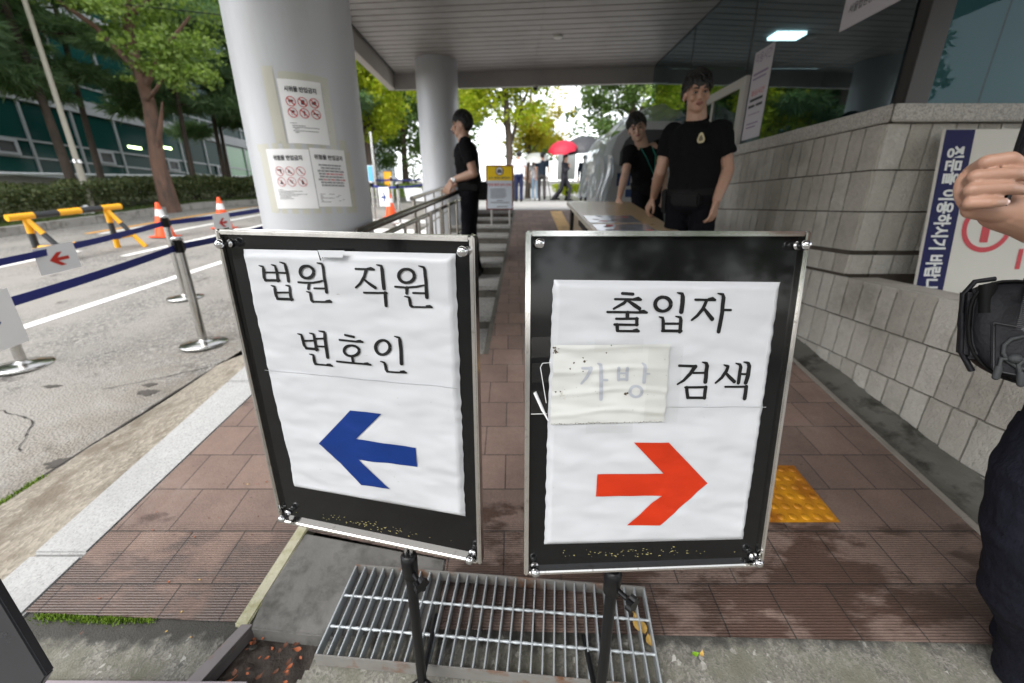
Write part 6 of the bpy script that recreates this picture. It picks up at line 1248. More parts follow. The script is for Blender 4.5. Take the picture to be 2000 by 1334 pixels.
def wobble(o, amp, *layers):
    me = o.data; n = len(me.vertices); co = [0.0]*(3*n); no = [0.0]*(3*n); me.vertices.foreach_get('co', co); me.vertices.foreach_get('normal', no)
    for i in range(0, 3*n, 3):
        d = sum(a*noise.noise(V((co[i]*sx_ + of, co[i + 1]*sx_, co[i + 2]*sz_))) for a, sx_, sz_, of in layers)*amp
        co[i] += no[i]*d; co[i + 1] += no[i + 1]*d; co[i + 2] += no[i + 2]*d
    me.vertices.foreach_set('co', co); me.update()
def person(label, loc, J, shirt, trousers, vox=.006, head_yaw=0, head_pitch=0, head_roll=0, face=True, skin=SKIN, sleeve=.62, belt=True, hairstyle='short', group=None, palms=None, shoes=LEATHER, build=1.0, shirt_hem=.03):
    """J: joints in metres relative to the feet point loc, in world axes."""
    p = thing('person', label, 'person', loc, group=group)
    j = {k: V(v) for k, v in J.items()}
    lat = (j['shL'] - j['shR']).normalized(); up = (j['neck'] - j['pel']).normalized(); fwd = lat.cross(up).normalized()*-1 if False else up.cross(lat).normalized()
    fwd = lat.cross(up).normalized()
    if fwd.dot(V(J.get('fwd', (0, -1, 0)))) < 0: fwd = -fwd
    hl = (j['hipL'] - j['hipR']).normalized()
    # head frame
    Hm = Matrix.Rotation(head_yaw, 3, 'Z') @ Matrix.Rotation(head_pitch, 3, 'X') @ Matrix.Rotation(head_roll, 3, 'Y') @ Matrix.Scale(.95, 3); hc = j['head']
    hp = lambda x, y, z: hc + Hm @ V((x, y, z))          # y negative = face
    mb = MB()
    mb.ell(hp(0, .016, .034), (.076, .094, .088), Hm, 20, 12); mb.ell(hp(0, -.020, -.030), (.064, .068, .086), Hm, 18, 12); mb.ell(hp(0, -.046, -.082), (.036, .036, .030), Hm)
    mb.ell(hp(0, -.05, .04), (.058, .042, .042), Hm)
    if face:
        mb.caps(hp(0, -.090, .008), .0085, hp(0, -.108, -.030), .0125, 10); mb.ell(hp(.011, -.098, -.036), (.0085, .009, .007), Hm, 8, 6); mb.ell(hp(-.011, -.098, -.036), (.0085, .009, .007), Hm, 8, 6)
        for s_ in (-1, 1):
            mb.ell(hp(s_*.040, -.068, -.022), (.022, .020, .024), Hm); mb.ell(hp(s_*.031, -.083, .026), (.024, .010, .008), Hm); mb.ell(hp(s_*.077, .012, -.004), (.010, .018, .030), Hm)
            mb.ell(hp(s_*.042, -.016, -.066), (.018, .034, .026), Hm)
        mb.ell(hp(0, -.088, -.058), (.023, .010, .011), Hm)
    else:
        for s_ in (-1, 1): mb.ell(hp(s_*.077, .012, -.004), (.010, .018, .030), Hm)
    mb.caps(j['neck'] - up*.05, .066*build, hc + (j['neck'] - hc)*.28, .058, 14)
    mb.caps(j['pel'], .10, j['neck'] - up*.14, .11, 14); mb.caps(j['shL']*.9 + j['neck']*.1 - up*.01, .045, j['shR']*.9 + j['neck']*.1 - up*.01, .045, 12)
    for s_ in 'LR':
        sh, el, wr = j['sh' + s_], j['el' + s_], j['wr' + s_]
        mb.caps(sh, .050*build, el, .040*build, 14); mb.caps(el, .041*build, el.lerp(wr, .35), .041*build, 14); mb.caps(el.lerp(wr, .35), .041*build, wr, .0265*build, 14)
        d = j.get('hd' + s_, (wr - el)).normalized(); nr = j.get('pn' + s_, -fwd); sd_ = d.cross(nr).normalized()
        nr = sd_.cross(d).normalized()
        if (palms or {}).get(s_ + 'flip'): sd_ = -sd_
        cu = (palms or {}).get(s_, .35)
        fingers(mb, wr + d*.012, d, nr, sd_, .088, cu, sc_=1.02 if build >= 1 else .95)
        mb.caps(j['hip' + s_], .07, j['kn' + s_], .05, 12); mb.caps(j['kn' + s_], .05, j['an' + s_], .036, 12)
    mb.build('body', skin, p, remesh=vox*.72, smooth=4)
    # shirt
    sb = MB(); pel, nk = j['pel'], j['neck']; T_ = lambda u: pel.lerp(nk, u); B_ = build
    sb.loft([(T_(-.04 - shirt_hem), hl*.168*B_, fwd*.122*B_), (T_(.10), hl.lerp(lat, .1)*.163*B_, fwd*.123*B_), (T_(.30), hl.lerp(lat, .4)*.160*B_, fwd*.118*B_), (T_(.52), lat*.172*B_, fwd*.122*B_), (T_(.70), lat*.186*B_, fwd*.124*B_), (T_(.82), lat*.180*B_, fwd*.110*B_), (T_(.92), lat*.120*B_, fwd*.088*B_), (T_(.955), lat*.076, fwd*.072), (T_(.972), lat*.070, fwd*.066)], 26)
    for s_ in 'LR':
        sh, el, wr = j['sh' + s_], j['el' + s_], j['wr' + s_]; d = (el - sh).normalized(); root = sh*.86 + nk*.14 - up*.015
        if sleeve <= 1: sb.caps(root, .068*B_, sh, .066*B_, 16); e = sh.lerp(el, sleeve); sb.tube([sh - d*.02, sh.lerp(e, .5), e], [.066*B_, .064*B_, .060*B_], 18)
        else: sb.caps(root, .068*B_, sh, .066*B_, 16); sb.caps(sh, .064*B_, el, .052*B_, 16); sb.tube([el, el.lerp(wr, .95)], [.052*B_, .038], 16); sb.caps(el, .052*B_, el.lerp(wr, .3), .05*B_, 14)
    so_ = sb.build('shirt', shirt, p, remesh=vox, smooth=3)
    wobble(so_, 1, (.011, 7, 14, loc[0]*7), (.005, 20, 26, loc[1]))
    if face:
        cb = MB(); pts = []
        for k in range(13):
            a = -2.6 + 5.2*k/12; pts.append(nk - up*.018 + up*(.0 - .026*math.cos(a)) + lat*.066*math.sin(a) + fwd*.064*math.cos(a))
        cb.tube(pts, [.013]*13, 8, oval=1.5); cb.build('collar', shirt, so_)
    # trousers
    tb_ = MB(); tb_.loft([(T_(.10), hl*.155*B_, fwd*.112*B_), (T_(0), hl*.170*B_, fwd*.125*B_), (T_(-.12), hl*.172*B_, fwd*.122*B_), (T_(-.2), hl*.12*B_, fwd*.09*B_)], 24)
    for s_ in 'LR':
        h, k, a = j['hip' + s_], j['kn' + s_], j['an' + s_]; tb_.caps(h, .090*B_, k, .068*B_, 16); tb_.caps(k, .068*B_, k.lerp(a, .3), .068*B_, 16); tb_.tube([k.lerp(a, .3), a + V((0, 0, -.02))], [.068*B_, .060*B_], 16)
    to = tb_.build('trousers', trousers, p, remesh=vox, smooth=3)
    wobble(to, 1, (.007, 10, 13, loc[1]*3), (.003, 26, 34, loc[0]))
    if belt:
        bl = MB(); c = T_(.085); bl.loft([(c - up*.02, hl*.171*B_, fwd*.127*B_), (c + up*.02, hl*.169*B_, fwd*.126*B_)], 28); bl.build('belt', LEATHER, p)
    for s_ in 'LR':
        a = j['an' + s_]; t_ = j.get('toe' + s_, a + V(J.get('fwd', (0, -1, 0)))*.16); f = V((t_.x - a.x, t_.y - a.y, t_.z - a.z)).normalized(); sh_ = MB(); z = min(a.z, t_.z) - .055
        lo = a - V((0, 0, .045)) - f*.05; sh_.caps(lo, .042, lo + f*.12, .043, 12); sh_.caps(lo + f*.10, .043, lo + f*.20, .036, 12); sh_.caps(a + V((0, 0, .0)), .042, lo, .042, 12); sh_.build('shoe', shoes, p, remesh=vox*1.2, smooth=2)
    # hair
    hb = MB(); vs_ = []; n, k_ = 36, 18
    for i in range(k_ + 1):
        ph = math.pi/2 - math.pi*.80*i/k_
        for q in range(n):
            a = 2*math.pi*q/n; x, y, z = math.cos(ph)*math.sin(a), -math.cos(ph)*math.cos(a), math.sin(ph)       # a = 0 is the face
            fr = max(0, math.cos(a)); lim = .060 - .0*fr if False else 0
            hx, hy, hz = x*.0915, .016 + y*(.110), .040 + z*.116
            front = .046 + .014*math.sin(a*5 + loc[0]*9) if hairstyle != 'back' else .04
            low = front if math.cos(a) > .45 else (.052*(1 - (.45 - math.cos(a))/.75) - .018*((.45 - math.cos(a))/.75) if math.cos(a) > -.3 else -.052)
            if hz < low:
                kk = .93; hz = low; 
                if math.cos(a) > .45: hx, hy = hx*.93, .016 + (hy - .016)*.93
            s_ = 1 + .085*noise.noise(V((x*3.2, y*3.2, z*2 + loc[0]))) + .05*noise.noise(V((x*9, y*9, z*4)))
            vs_.append(hp(hx*s_, hy*s_, hz + (.010*noise.noise(V((x*4, y*4, 5))) if z > .3 else 0)))
    hb.raw(vs_, [(i*n + q, i*n + (q + 1) % n, (i + 1)*n + (q + 1) % n, (i + 1)*n + q) for i in range(k_) for q in range(n)], 0, True)
    st0 = random.getstate(); random.seed(int(abs(loc[0])*1000) + 5)
    for _ in range(240 if face else 60):
        a = random.uniform(0, 2*math.pi); ph = random.uniform(-.35 if math.cos(a) < -.2 else .12, 1.5); up_ = V((math.cos(ph)*math.sin(a), -math.cos(ph)*math.cos(a), math.sin(ph)))
        q0 = V((up_.x*.088, .016 + up_.y*.106, .040 + up_.z*.112)); dn = V((random.gauss(.5, .5), -.5 + random.gauss(0, .35), -.25)) if ph > .7 else V((random.gauss(0, .25), random.gauss(-.15, .2), -1))
        dn = (dn - up_*dn.dot(up_)).normalized(); L = random.uniform(.022, .046)
        hb.tube([hp(*q0), hp(*(q0 + dn*L*.5 + up_*.008)), hp(*(q0 + dn*L + up_*random.uniform(-.004, .008)))], [.0075, .006, .0012], 5, caps=False)
    random.setstate(st0); hb.build('hair', HAIR, p)
    if face:
        for s_ in (-1, 1):
            e = MB(); e.ell(hp(s_*.031, -.0815, .004), (.0145, .007, .0042), Hm, 12, 8); eo = e.build('eye', EYEW, p); e = MB(); e.ell(hp(s_*.031, -.0862, .004), (.0056, .003, .0052), Hm, 10, 6); e.build('iris', IRIS, eo)
            e = MB(); e.tube([hp(s_*.048, -.0815, .0085), hp(s_*.031, -.0895, .0112), hp(s_*.016, -.0865, .007)], [.0016, .0022, .0014], 6); e.build('eyelid', IRIS, eo)
            e = MB(); e.tube([hp(s_*.052, -.082, .026), hp(s_*.034, -.094, .032), hp(s_*.016, -.094, .028)], [.0024, .0045, .0036], 8); e.build('eyebrow', HAIR, p)
        e = MB(); e.tube([hp(.024, -.0905, -.060), hp(.008, -.0995, -.0555), hp(0, -.1, -.0565), hp(-.008, -.0995, -.0555), hp(-.024, -.0905, -.060)], [.002, .005, .005, .005, .002], 8); e.tube([hp(.02, -.0905, -.063), hp(0, -.099, -.0665), hp(-.02, -.0905, -.063)], [.002, .0058, .002], 8); e.build('mouth', LIPS, p)
    return p, dict(j=j, lat=lat, up=up, fwd=fwd, T=T_, hl=hl)
def badge(p, I, u, off, size=.031, mat=GOLDB):
    c = I['T'](u) + I['lat']*off + I['fwd']*(.124 + .012); mb = MB()
    f = (I['fwd'] + I['lat']*off*1.5).normalized(); r = f.cross(I['up']).normalized(); n = 16; sh = []
    for k in range(n): a = 2*math.pi*k/n; rr_ = size*(1 + .14*math.cos(3*a + 1.57)); sh.append(c + r*rr_*.72*math.cos(a) + I['up']*rr_*math.sin(a))
    mb.prism(sh, f*.004); b = mb.build('badge', mat, p); mb = MB(); sh2 = [c + (q - c)*.55 + f*.0042 for q in sh]; mb.prism(sh2, f*.001); mb.build('emblem', pm('dark badge emblem', (.10, .08, .04), .5), b)
def pouch(p, c, ex, ey, ez, name='pouch', mat=LEATHER):
    mb = MB(); mb.obox(V(c) - V(ex)/2 - V(ey)/2 - V(ez)/2, ex, ey, ez); mb.build(name, mat, p, bevel=.012)
# broad guard standing at the table on the right, facing the viewpoint
gx, gy = 1.255, 3.02; g0 = bz(gy)
JG = dict(fwd=(-.6, -.8, 0), pel=(.03, 0, .955), neck=(-.012, 0, 1.462), head=(-.045, -.03, 1.590), shL=(.105, -.125, 1.372), shR=(-.125, .115, 1.388), elL=(.20, -.10, 1.135), wrL=(.125, -.17, .945), elR=(-.165, .15, 1.14), wrR=(-.125, .355, .975),
          hipL=(.09, -.06, .91), hipR=(-.03, .06, .91), knL=(.10, -.10, .50), knR=(-.04, .04, .49), anL=(.12, -.06, .10), anR=(-.04, .10, .09), hdL=(-.12, -.06, -1), pnL=(-.6, .8, 0), hdR=(-.25, .25, -.75), pnR=(.5, .2, -.6))
pg, I = person('broad guard in black polo with gold badge standing between the table and stone wall', (gx, gy, g0), JG, BLKSHIRT, BLKTR, .006, rad(-8), rad(4), rad(-3), True, SKIN, .60, palms={'L': .5, 'R': .55}, build=1.06)
badge(pg, I, .74, .095); c = I['T'](.0) + I['fwd']*.12 - I['lat']*.06; pouch(pg, c + I['lat']*.07, I['lat']*.20, I['fwd']*.06, I['up']*.085, 'belt_pouch'); pouch(pg, I['T'](-.05) - I['lat']*.175 + I['fwd']*.03, I['lat']*.05, I['fwd']*.09, I['up']*.17, 'holster')
# younger guard behind, leaning to the table
gx, gy = 1.24, 4.5; g0 = bz(gy)
JG = dict(pel=(.19, 0, .80), neck=(.046, -.17, 1.215), head=(-.045, -.24, 1.335), shL=(.24, -.11, 1.215), shR=(-.085, -.20, 1.15), elL=(.34, 0, .98), wrL=(.33, -.10, .77), elR=(-.135, -.29, .93), wrR=(-.20, -.40, .725),
          hipL=(.27, 0, .76), hipR=(.11, 0, .76), knL=(.29, -.14, .44), knR=(.10, -.15, .44), anL=(.28, .06, .1), anR=(.10, .05, .09), hdR=(-.25, -.15, -.8), pnR=(.6, .4, -.4))
pg, I = person('younger guard in black polo with green lanyard, leaning one arm on the table', (gx, gy, g0), JG, BLKSHIRT, BLKTR, .006, rad(-16), rad(6), rad(-14), True, SKIN2, .62, palms={'L': .5, 'R': .6}, build=.95)
badge(pg, I, .72, .07); f = I['fwd']; T_ = I['T']; mb = MB()
lowp = T_(.40) + f*.155; mb.tube([T_(.97) + I['lat']*.06 + f*.055, T_(.8) + I['lat']*.052 + f*.125, lowp], .006, 6, oval=.5); mb.tube([T_(.97) - I['lat']*.06 + f*.055, T_(.8) - I['lat']*.052 + f*.125, lowp], .006, 6, oval=.5); lo_ = mb.build('lanyard', LANY, pg)
mb = MB(); mb.obox(lowp - I['lat']*.03 - I['up']*.11, I['lat']*.06, f*.004, I['up']*.095); mb.build('id_card', pm('pale id card', (.55, .55, .62), .3), lo_); mb = MB(); mb.obox(T_(.075) + f*.125 - I['lat']*.03, I['lat']*.06, f*.012, I['up']*.045); mb.build('buckle', BUCK, pg)
# guard in profile at the handrail
gx, gy = -.475, 4.62; g0 = .652
JG = dict(fwd=(-1, 0, 0), pel=(.02, 0, .95), neck=(-.02, 0, 1.425), head=(-.045, -.005, 1.558), shL=(.005, -.185, 1.365), shR=(-.01, .185, 1.365), elL=(.085, -.225, 1.09), wrL=(-.15, -.15, 1.03), elR=(.05, .20, 1.10), wrR=(-.15, .10, 1.0),
          hipL=(.02, -.09, .90), hipR=(.02, .09, .90), knL=(-.01, -.10, .49), knR=(.0, .10, .49), anL=(.04, -.11, .1), anR=(.05, .11, .1), hdL=(-.45, .05, -.75), pnL=(.3, .8, 0), hdR=(-.85, .05, -.25), pnR=(0, 0, -1))
pg, I = person('guard in black uniform standing in profile with his hands on the handrail', (gx, gy, g0), JG, BLKSHIRT, BLKTR, .006, rad(-92), rad(2), 0, True, SKIN, .64, palms={'L': .3, 'R': .35}, build=1.07)
badge(pg, I, .72, .06, .03); mb = MB(); wr, el = I['j']['wrL'], I['j']['elL']; d = (wr - el).normalized(); mb.tube([wr - d*.035, wr - d*.012], .034, 18); mb.tube([wr - d*.024 + V((0, -.036, .0)), wr - d*.024 + V((0, -.044, .0))], .018, 16); mb.build('watch', SILVERW, pg)
pouch(pg, I['T'](-.05) + V((.135, -.06, 0)), V((.11, 0, 0)), V((0, .10, 0)), V((.01, 0, .18)), 'holster'); pouch(pg, I['T'](.02) + V((.0, -.165, 0)), V((.20, 0, 0)), V((0, .05, 0)), V((0, 0, .07)), 'belt_pouch')
mb = MB(); mb.tube([I['T'](1.0) + V((-.055, -.03, -.03)), I['T'](.9) + V((-.09, -.02, 0))], .008, 6); mb.build('lanyard', LANY, pg)
# ------------------------------------------------------------------ people walking away on the plaza
def walker(label, x, y, shirt, trousers, step=.2, yaw=180, h=1.72, arm=.0, sleeve=.65, hold=None, group='people walking on the plaza', shoes=LEATHER, bld=1.0):
    k = h/1.75; c, s_ = math.cos(rad(yaw)), math.sin(rad(yaw)); r_ = lambda x_, y_, z_: (c*x_*k - s_*y_*k, s_*x_*k + c*y_*k, z_*k)
    J = dict(fwd=r_(0, -1, 0), pel=r_(0, 0, .95), neck=r_(0, -.02, 1.49), head=r_(0, -.035, 1.625), shL=r_(.19, 0, 1.43), shR=r_(-.19, 0, 1.43), elL=r_(.24, arm*.5 + .02, 1.16), wrL=r_(.23, arm - .06, .92), elR=r_(-.24, -arm*.5 + .02, 1.16), wrR=r_(-.23, -arm - .06, .92),
             hipL=r_(.09, 0, .9), hipR=r_(-.09, 0, .9), knL=r_(.09, -step*.7, .5), knR=r_(-.09, step*.3, .49), anL=r_(.09, -step*.7 + .04, .10), anR=r_(-.09, step*1.1 + .05, .14 if step > .15 else .09))
    if hold: J['elR'] = r_(-.22, -.10, 1.13); J['wrR'] = r_(-.12, -.26, 1.28); J['hdR'] = r_(0.05, 0, 1)
    return person(label, (x, y, bz(y)), J, shirt, trousers, .013, rad(yaw), 0, 0, False, SKIN, sleeve, belt=False, group=group, shoes=shoes, build=bld, hairstyle='back')
pw, I = walker('man in white shirt and navy trousers walking away, seen from behind', .25, 15.6, WHSHIRT, NAVYTR, .05, 180, 1.70)
pw, I = walker('woman in white top and light blue jeans walking away under a white umbrella', .96, 17.8, WHSHIRT, JEANS, .12, 182, 1.64, hold=True, shoes=WHITEP, bld=.88); UW = I
pw, I = walker('man in dark navy shirt and grey trousers walking away with a cane', 1.20, 17.2, DKNAVY, GREYTR, .22, 180, 1.80); mb = MB(); cw = I['j']['wrL']; 
wr = I['j']['wrL'] if I['j']['wrL'].x > I['j']['wrR'].x else I['j']['wrR']
cn = thing('walking_cane', 'thin dark cane held by the man in the navy shirt', 'cane'); base = V((1.20, 17.2, bz(17.2))); mb.tube([base + wr + V((.0, .06, -.08)), base + V((wr.x + .16, wr.y + .05, .0))], .013, 8); mb.build('shaft', LEATHER, cn); mb = MB(); mb.tube([base + wr + V((-.02, -.05, -.07)), base + wr + V((-.02, .08, -.07))], .016, 8); mb.build('grip', LEATHER, cn)
walker('person in dark clothes striding to the right under the red umbrella', 2.02, 16.6, CHAR, CHAR, .34, 60, 1.66, .12, 1.2, hold=True)
walker('person in black striding just behind the one under the red umbrella', 2.16, 17.9, CHAR, BLKTR, .25, 75, 1.6, .1, 1.2)
walker('man in dark jacket standing under the black umbrella with his back turned', 2.92, 17.4, DKNAVY, NAVYTR, .06, 178, 1.72, 0, 1.2)
walker('man in maroon and cream top with khaki trousers, partly behind the plastic', 3.20, 16.9, CREAM, KHAKI, .12, 175, 1.74, 0, 1.2)
def umbrella(label, x, y, z, r, mat, h=.95, tilt=(0, 0, 0), n=8):
    t_ = thing('umbrella', label, 'umbrella', (x, y, z), tilt); mb = MB(); vs_ = [V((0, 0, 0))]; fs = []; m_ = 6; per = 32
    for i in range(1, m_ + 1):
        u = i/m_
        for q in range(per):
            a = 2*math.pi*q/per; sc2 = 1 - .06*abs(math.sin(a*n/2))*u; vs_.append(V((r*math.sin(u*1.25)/math.sin(1.25)*math.cos(a)*sc2, r*math.sin(u*1.25)/math.sin(1.25)*math.sin(a)*sc2, -r*.78*(1 - math.cos(u*1.25)) + .03*u*abs(math.sin(a*n/2)))))
    fs += [(0, 1 + q, 1 + (q + 1) % per) for q in range(per)]; fs += [(1 + (i - 1)*per + q, 1 + i*per + q, 1 + i*per + (q + 1) % per, 1 + (i - 1)*per + (q + 1) % per) for i in range(1, m_) for q in range(per)]
    mb.raw(vs_, fs, 0, False); mb.build('canopy', mat, t_); mb = MB()
    for q in range(n): a = 2*math.pi*q/n; mb.tube([V((.02*math.cos(a), .02*math.sin(a), -.03)), V((r*.55*math.cos(a), r*.55*math.sin(a), -r*.17)), V((r*.97*math.cos(a), r*.97*math.sin(a), -r*.50))], .004, 5)
    mb.build('ribs', STEEL, t_); mb = MB(); mb.tube([(0, 0, .06), (0, 0, -h)], .008, 6); mb.build('shaft', BLACKP, t_)
URED = pm('red umbrella cloth', S(186, 24, 54), .6, 0, .12, 3, isl=.1); UBLK = pm('black umbrella cloth', (.035, .036, .042), .55, 0, .2, 3); UWHT = pm('white umbrella cloth', (.62, .62, .60), .6, 0, .06, 3)
umbrella('white umbrella over the woman in jeans', .98, 17.55, bz(17.6) + 1.82, .56, UWHT, .85, (rad(14), 0, 0))
umbrella('red umbrella beside the large black umbrella', 1.86, 16.4, bz(16.5) + 2.10, .56, URED, .95, (rad(24), rad(-10), 0))
umbrella('large black umbrella tilted beside the red one', 2.62, 17.0, bz(17) + 2.32, .80, UBLK, 1.05, (rad(18), rad(-12), 0))
umbrella('second black umbrella half hidden by the plastic covered scanner', 3.2, 17.6, bz(17) + 2.34, .55, UBLK, 1.0)
wb_ = thing('white_signboard', 'white board with small dark square behind the walker with red umbrella', 'sign board', (2.32, 18.4, bz(18.4))); mb = MB(); mb.box((-.38, 0, .85), (.38, .1, 1.85)); mb.build('panel', pm('grey white board', (.50, .52, .52), .5), wb_, bevel=.01); mb = MB(); mb.box((-.08, -.006, 1.25), (.14, -.001, 1.48)); mb.build('mark', DARKTXT, wb_)
for x in (-.3, .3): mb = MB(); mb.tube([(x, .05, .86), (x, .05, 0)], .02, 8); mb.build('leg', ALU, wb_)
# ------------------------------------------------------------------ person at the right edge holding a phone
px, py = 1.20, .70
fp = thing('person', 'person in black cut off by the right edge, gripping a phone, leg in view', 'person', (0, 0, 0))
FS = skinmat('foreground skin', (.38, .215, .150))
# the camera's view of this hand: fingers stacked one above the other, tips pointing right, around a dark phone
hb = MB(); R3 = V((1, 0, 0)); U3 = V((.0, .34, .94)).normalized(); N3 = V((-.30, -.93, .15)).normalized()       # right, up, towards the viewer
hC = V((.614, .545, 1.452)); P3 = lambda r, u, n: hC + R3*r + U3*u + N3*n
fing = [ # knuckle(pip), dip, tip : (right, up, toward viewer), radius
    ((-.006, .041, .004), (.013, .043, .015), (.028, .036, .014), .0090), ((-.023, .0225, .007), (.012, .0235, .018), (.036, .0210, .014), .0081), ((-.029, .0050, .007), (.006, .0055, .017), (.030, .0035, .013), .0078), ((-.029, -.0115, .004), (-.011, -.0125, .014), (.006, -.0115, .011), .0070)]
for (a, b, c, r) in fing:
    a, b, c = V(a), V(b), V(c); mc = V((.004 + a.x*.3, a.y*.88, -.030)); hb.caps(P3(*mc), r*1.25, P3(*a), r*1.08, 16); hb.caps(P3(*a), r*1.08, P3(*b), r*.96, 16); hb.caps(P3(*b), r*.96, P3(*c), r*.80, 16)
hb.ell(P3(.004, .010, -.028), (.030, .013, .034), Matrix((R3, -N3, U3)).transposed(), 18, 12); hb.ell(P3(.002, -.016, -.016), (.028, .012, .012), Matrix((R3, -N3, U3)).transposed(), 16, 10)
hb.caps(P3(-.012, -.017, -.014), .0115, P3(.034, -.020, -.016), .016, 16); hb.caps(P3(.006, .0, -.028), .019, P3(.045, -.020, -.024), .020, 16)
wr = P3(.066, -.028, -.024); hb.caps(P3(.035, -.018, -.022), .024, wr, .024, 18); el = V((1.08, .56, 1.30)); hb.caps(wr, .024, wr.lerp(el, .5), .038, 18); hb.caps(wr.lerp(el, .5), .040, el, .044, 18); shp = V((1.24, .80, 1.42)); hb.caps(el, .046, shp, .055, 16)
hb.caps(P3(.030, .010, -.024), .014, P3(.056, .034, -.010), .0115, 14); hb.caps(P3(.056, .034, -.010), .0115, P3(.064, .056, .002), .0095, 14)
hb.caps(V((1.400, .80, 1.0)), .12, V((1.400, .82, 1.42)), .13, 16); hb.caps(V((1.400, .82, 1.42)), .055, V((1.400, .80, 1.60)), .05, 14); hb.ell((1.400, .78, 1.68), (.078, .098, .115)); hb.caps(V((1.240, .80, 1.42)), .05, V((1.570, .84, 1.42)), .05, 12)
hb.caps((1.570, .84, 1.42), .05, (1.640, .80, 1.12), .042, 12); hb.caps((1.640, .80, 1.12), .042, (1.580, .66, .95), .028, 12); fingers(hb, (1.580, .66, .94), (0, -.2, -1), (-1, 0, 0), (0, -1, 0))
for pth in (((1.30, .78, .95), (1.245, .745, .70), (1.30, .75, .50), (1.50, .77, .14)), ((1.50, .84, .95), (1.54, .82, .55), (1.58, .86, .15))):
    hb.tube(pth, [.06, .045, .04, .03][:len(pth)], 12)
hb.build('body', FS, fp, remesh=.0022, smooth=2)
NAIL = pm('finger nail', (.56, .36, .30), .25, 0, .05, 40, coat=.4)
for (a, b, c, r) in fing:
    b, c = V(b), V(c); d3 = (P3(*c) - P3(*b)).normalized(); nn = (N3 - d3*N3.dot(d3)).normalized(); nn = (nn + U3*.15).normalized(); sd_ = nn.cross(d3).normalized(); mb = MB(); ctr = P3(*c) - d3*r*.1 + nn*r*.74; vs_ = []
    for i in range(7):
        for q in range(9):
            u, v = i/6*2 - 1, q/8*2 - 1; wd = r*.62*(1 - .25*max(0, -u)**2 - .3*max(0, u)**4); vs_.append(ctr + d3*u*r*.85 + sd_*v*wd - nn*(v*v*r*.22 + max(0, u)**2*r*.12))
    mb.raw(vs_, [(i*9 + q, i*9 + q + 1, i*9 + q + 10, i*9 + q + 9) for i in range(6) for q in range(8)], 0, True); mb.build('fingernail', NAIL, fp)
ph_ = thing('mobile_phone', 'black mobile phone gripped in the hand at the right edge', 'phone'); mb = MB(); pd = (R3*.33 + U3*.94).normalized(); pw_ = (R3*.80 - N3*.60); pw_ = (pw_ - pd*pw_.dot(pd)).normalized(); pn = pd.cross(pw_).normalized(); o_ = P3(.006, -.010, .0); mb.obox(o_ - pd*.002, pw_*.072, pn*-.0085, pd*.158); po_ = mb.build('case', pm('black phone case', (.005, .005, .006), .65, spec=.1), ph_, bevel=.0035)
# clothing and pouch
cl = MB(); cl.loft([((1.400, .80, .93), (.17, 0, 0), (0, .13, 0)), ((1.400, .80, 1.1), (.165, 0, 0), (0, .125, 0)), ((1.400, .81, 1.3), (.185, 0, 0), (0, .13, 0)), ((1.400, .82, 1.43), (.15, 0, 0), (0, .11, 0)), ((1.400, .82, 1.5), (.07, 0, 0), (0, .07, 0))], 24); cl.caps((1.250, .80, 1.41), .07, (1.205, .70, 1.28), .066, 16); cl.caps((1.560, .84, 1.41), .07, (1.610, .81, 1.25), .064, 16); cl.build('shirt', BLKSHIRT, fp, remesh=.008, smooth=3)
tr2 = MB(); tr2.loft([((1.400, .80, 1.04), (.165, 0, 0), (0, .125, 0)), ((1.400, .80, .9), (.18, 0, 0), (0, .135, 0)), ((1.400, .80, .82), (.13, 0, 0), (0, .10, 0))], 24)
for pts, rs in ((((1.29, .78, .96), (1.235, .755, .83), (1.245, .745, .70), (1.275, .745, .62), (1.30, .75, .50), (1.42, .75, .36), (1.50, .77, .14)), (.105, .098, .090, .086, .078, .080, .072)), (((1.52, .82, .94), (1.54, .82, .55), (1.58, .86, .15)), (.10, .08, .075))):
    tr2.tube(pts, rs, 20)
tro = tr2.build('trousers', cloth('dark navy work trousers', (.010, .0105, .017), .85, .7), fp, remesh=.006, smooth=4)
wobble(tro, 1, (.006, 6, 11, 0), (.004, 18, 30, 3))
for q in ((1.500, .72, .075), (1.580, .82, .08)): sh_ = MB(); sh_.caps(q, .045, V(q) + V((-.08, -.12, 0)), .042, 12); sh_.build('shoe', LEATHER, fp, remesh=.008, smooth=2)
NYL = pm('black nylon', (.009, .009, .012), .55, 0, .25, 12, .6, 45, .006, spec=.3); ZIP = pm('zip teeth', (.09, .09, .095), .4, .5)
bg_ = thing('waist_pouch', 'black nylon pouch with zip and knotted cord pulls at the right edge', 'pouch')
BX3 = V((.82, -.56, -.04)).normalized(); BU = V((-.02, .25, .97)).normalized(); BN = BX3.cross(BU).normalized()
if BN.y > 0: BN = -BN
bC = V((.908, .665, 1.226)); B3 = lambda r, u, n: bC + BX3*r + BU*u + BN*n
mb = MB(); sec = []
for k in range(32):
    a = 2*math.pi*k/32; ca, sa = math.cos(a), math.sin(a); e = .62; x = .085*(abs(ca)**e)*(1 if ca >= 0 else -1); z = .088*(abs(sa)**e)*(1 if sa >= 0 else -1)
    if z < 0: x *= 1 - .18*(-z/.088)**2
    sec.append((x, z))
mb.loft([(bC + BN*n, BX3, BU) for n in ()] or [(bC, BX3*.01, BU*.01), (bC, BX3*.01, BU*.01)], 4) if False else None
rings = []
for n_, s_ in ((-.045, .80), (-.03, .97), (0, 1.0), (.025, .97), (.042, .84), (.048, .6)): rings.append([B3(x*s_, z*s_, n_) for x, z in sec])
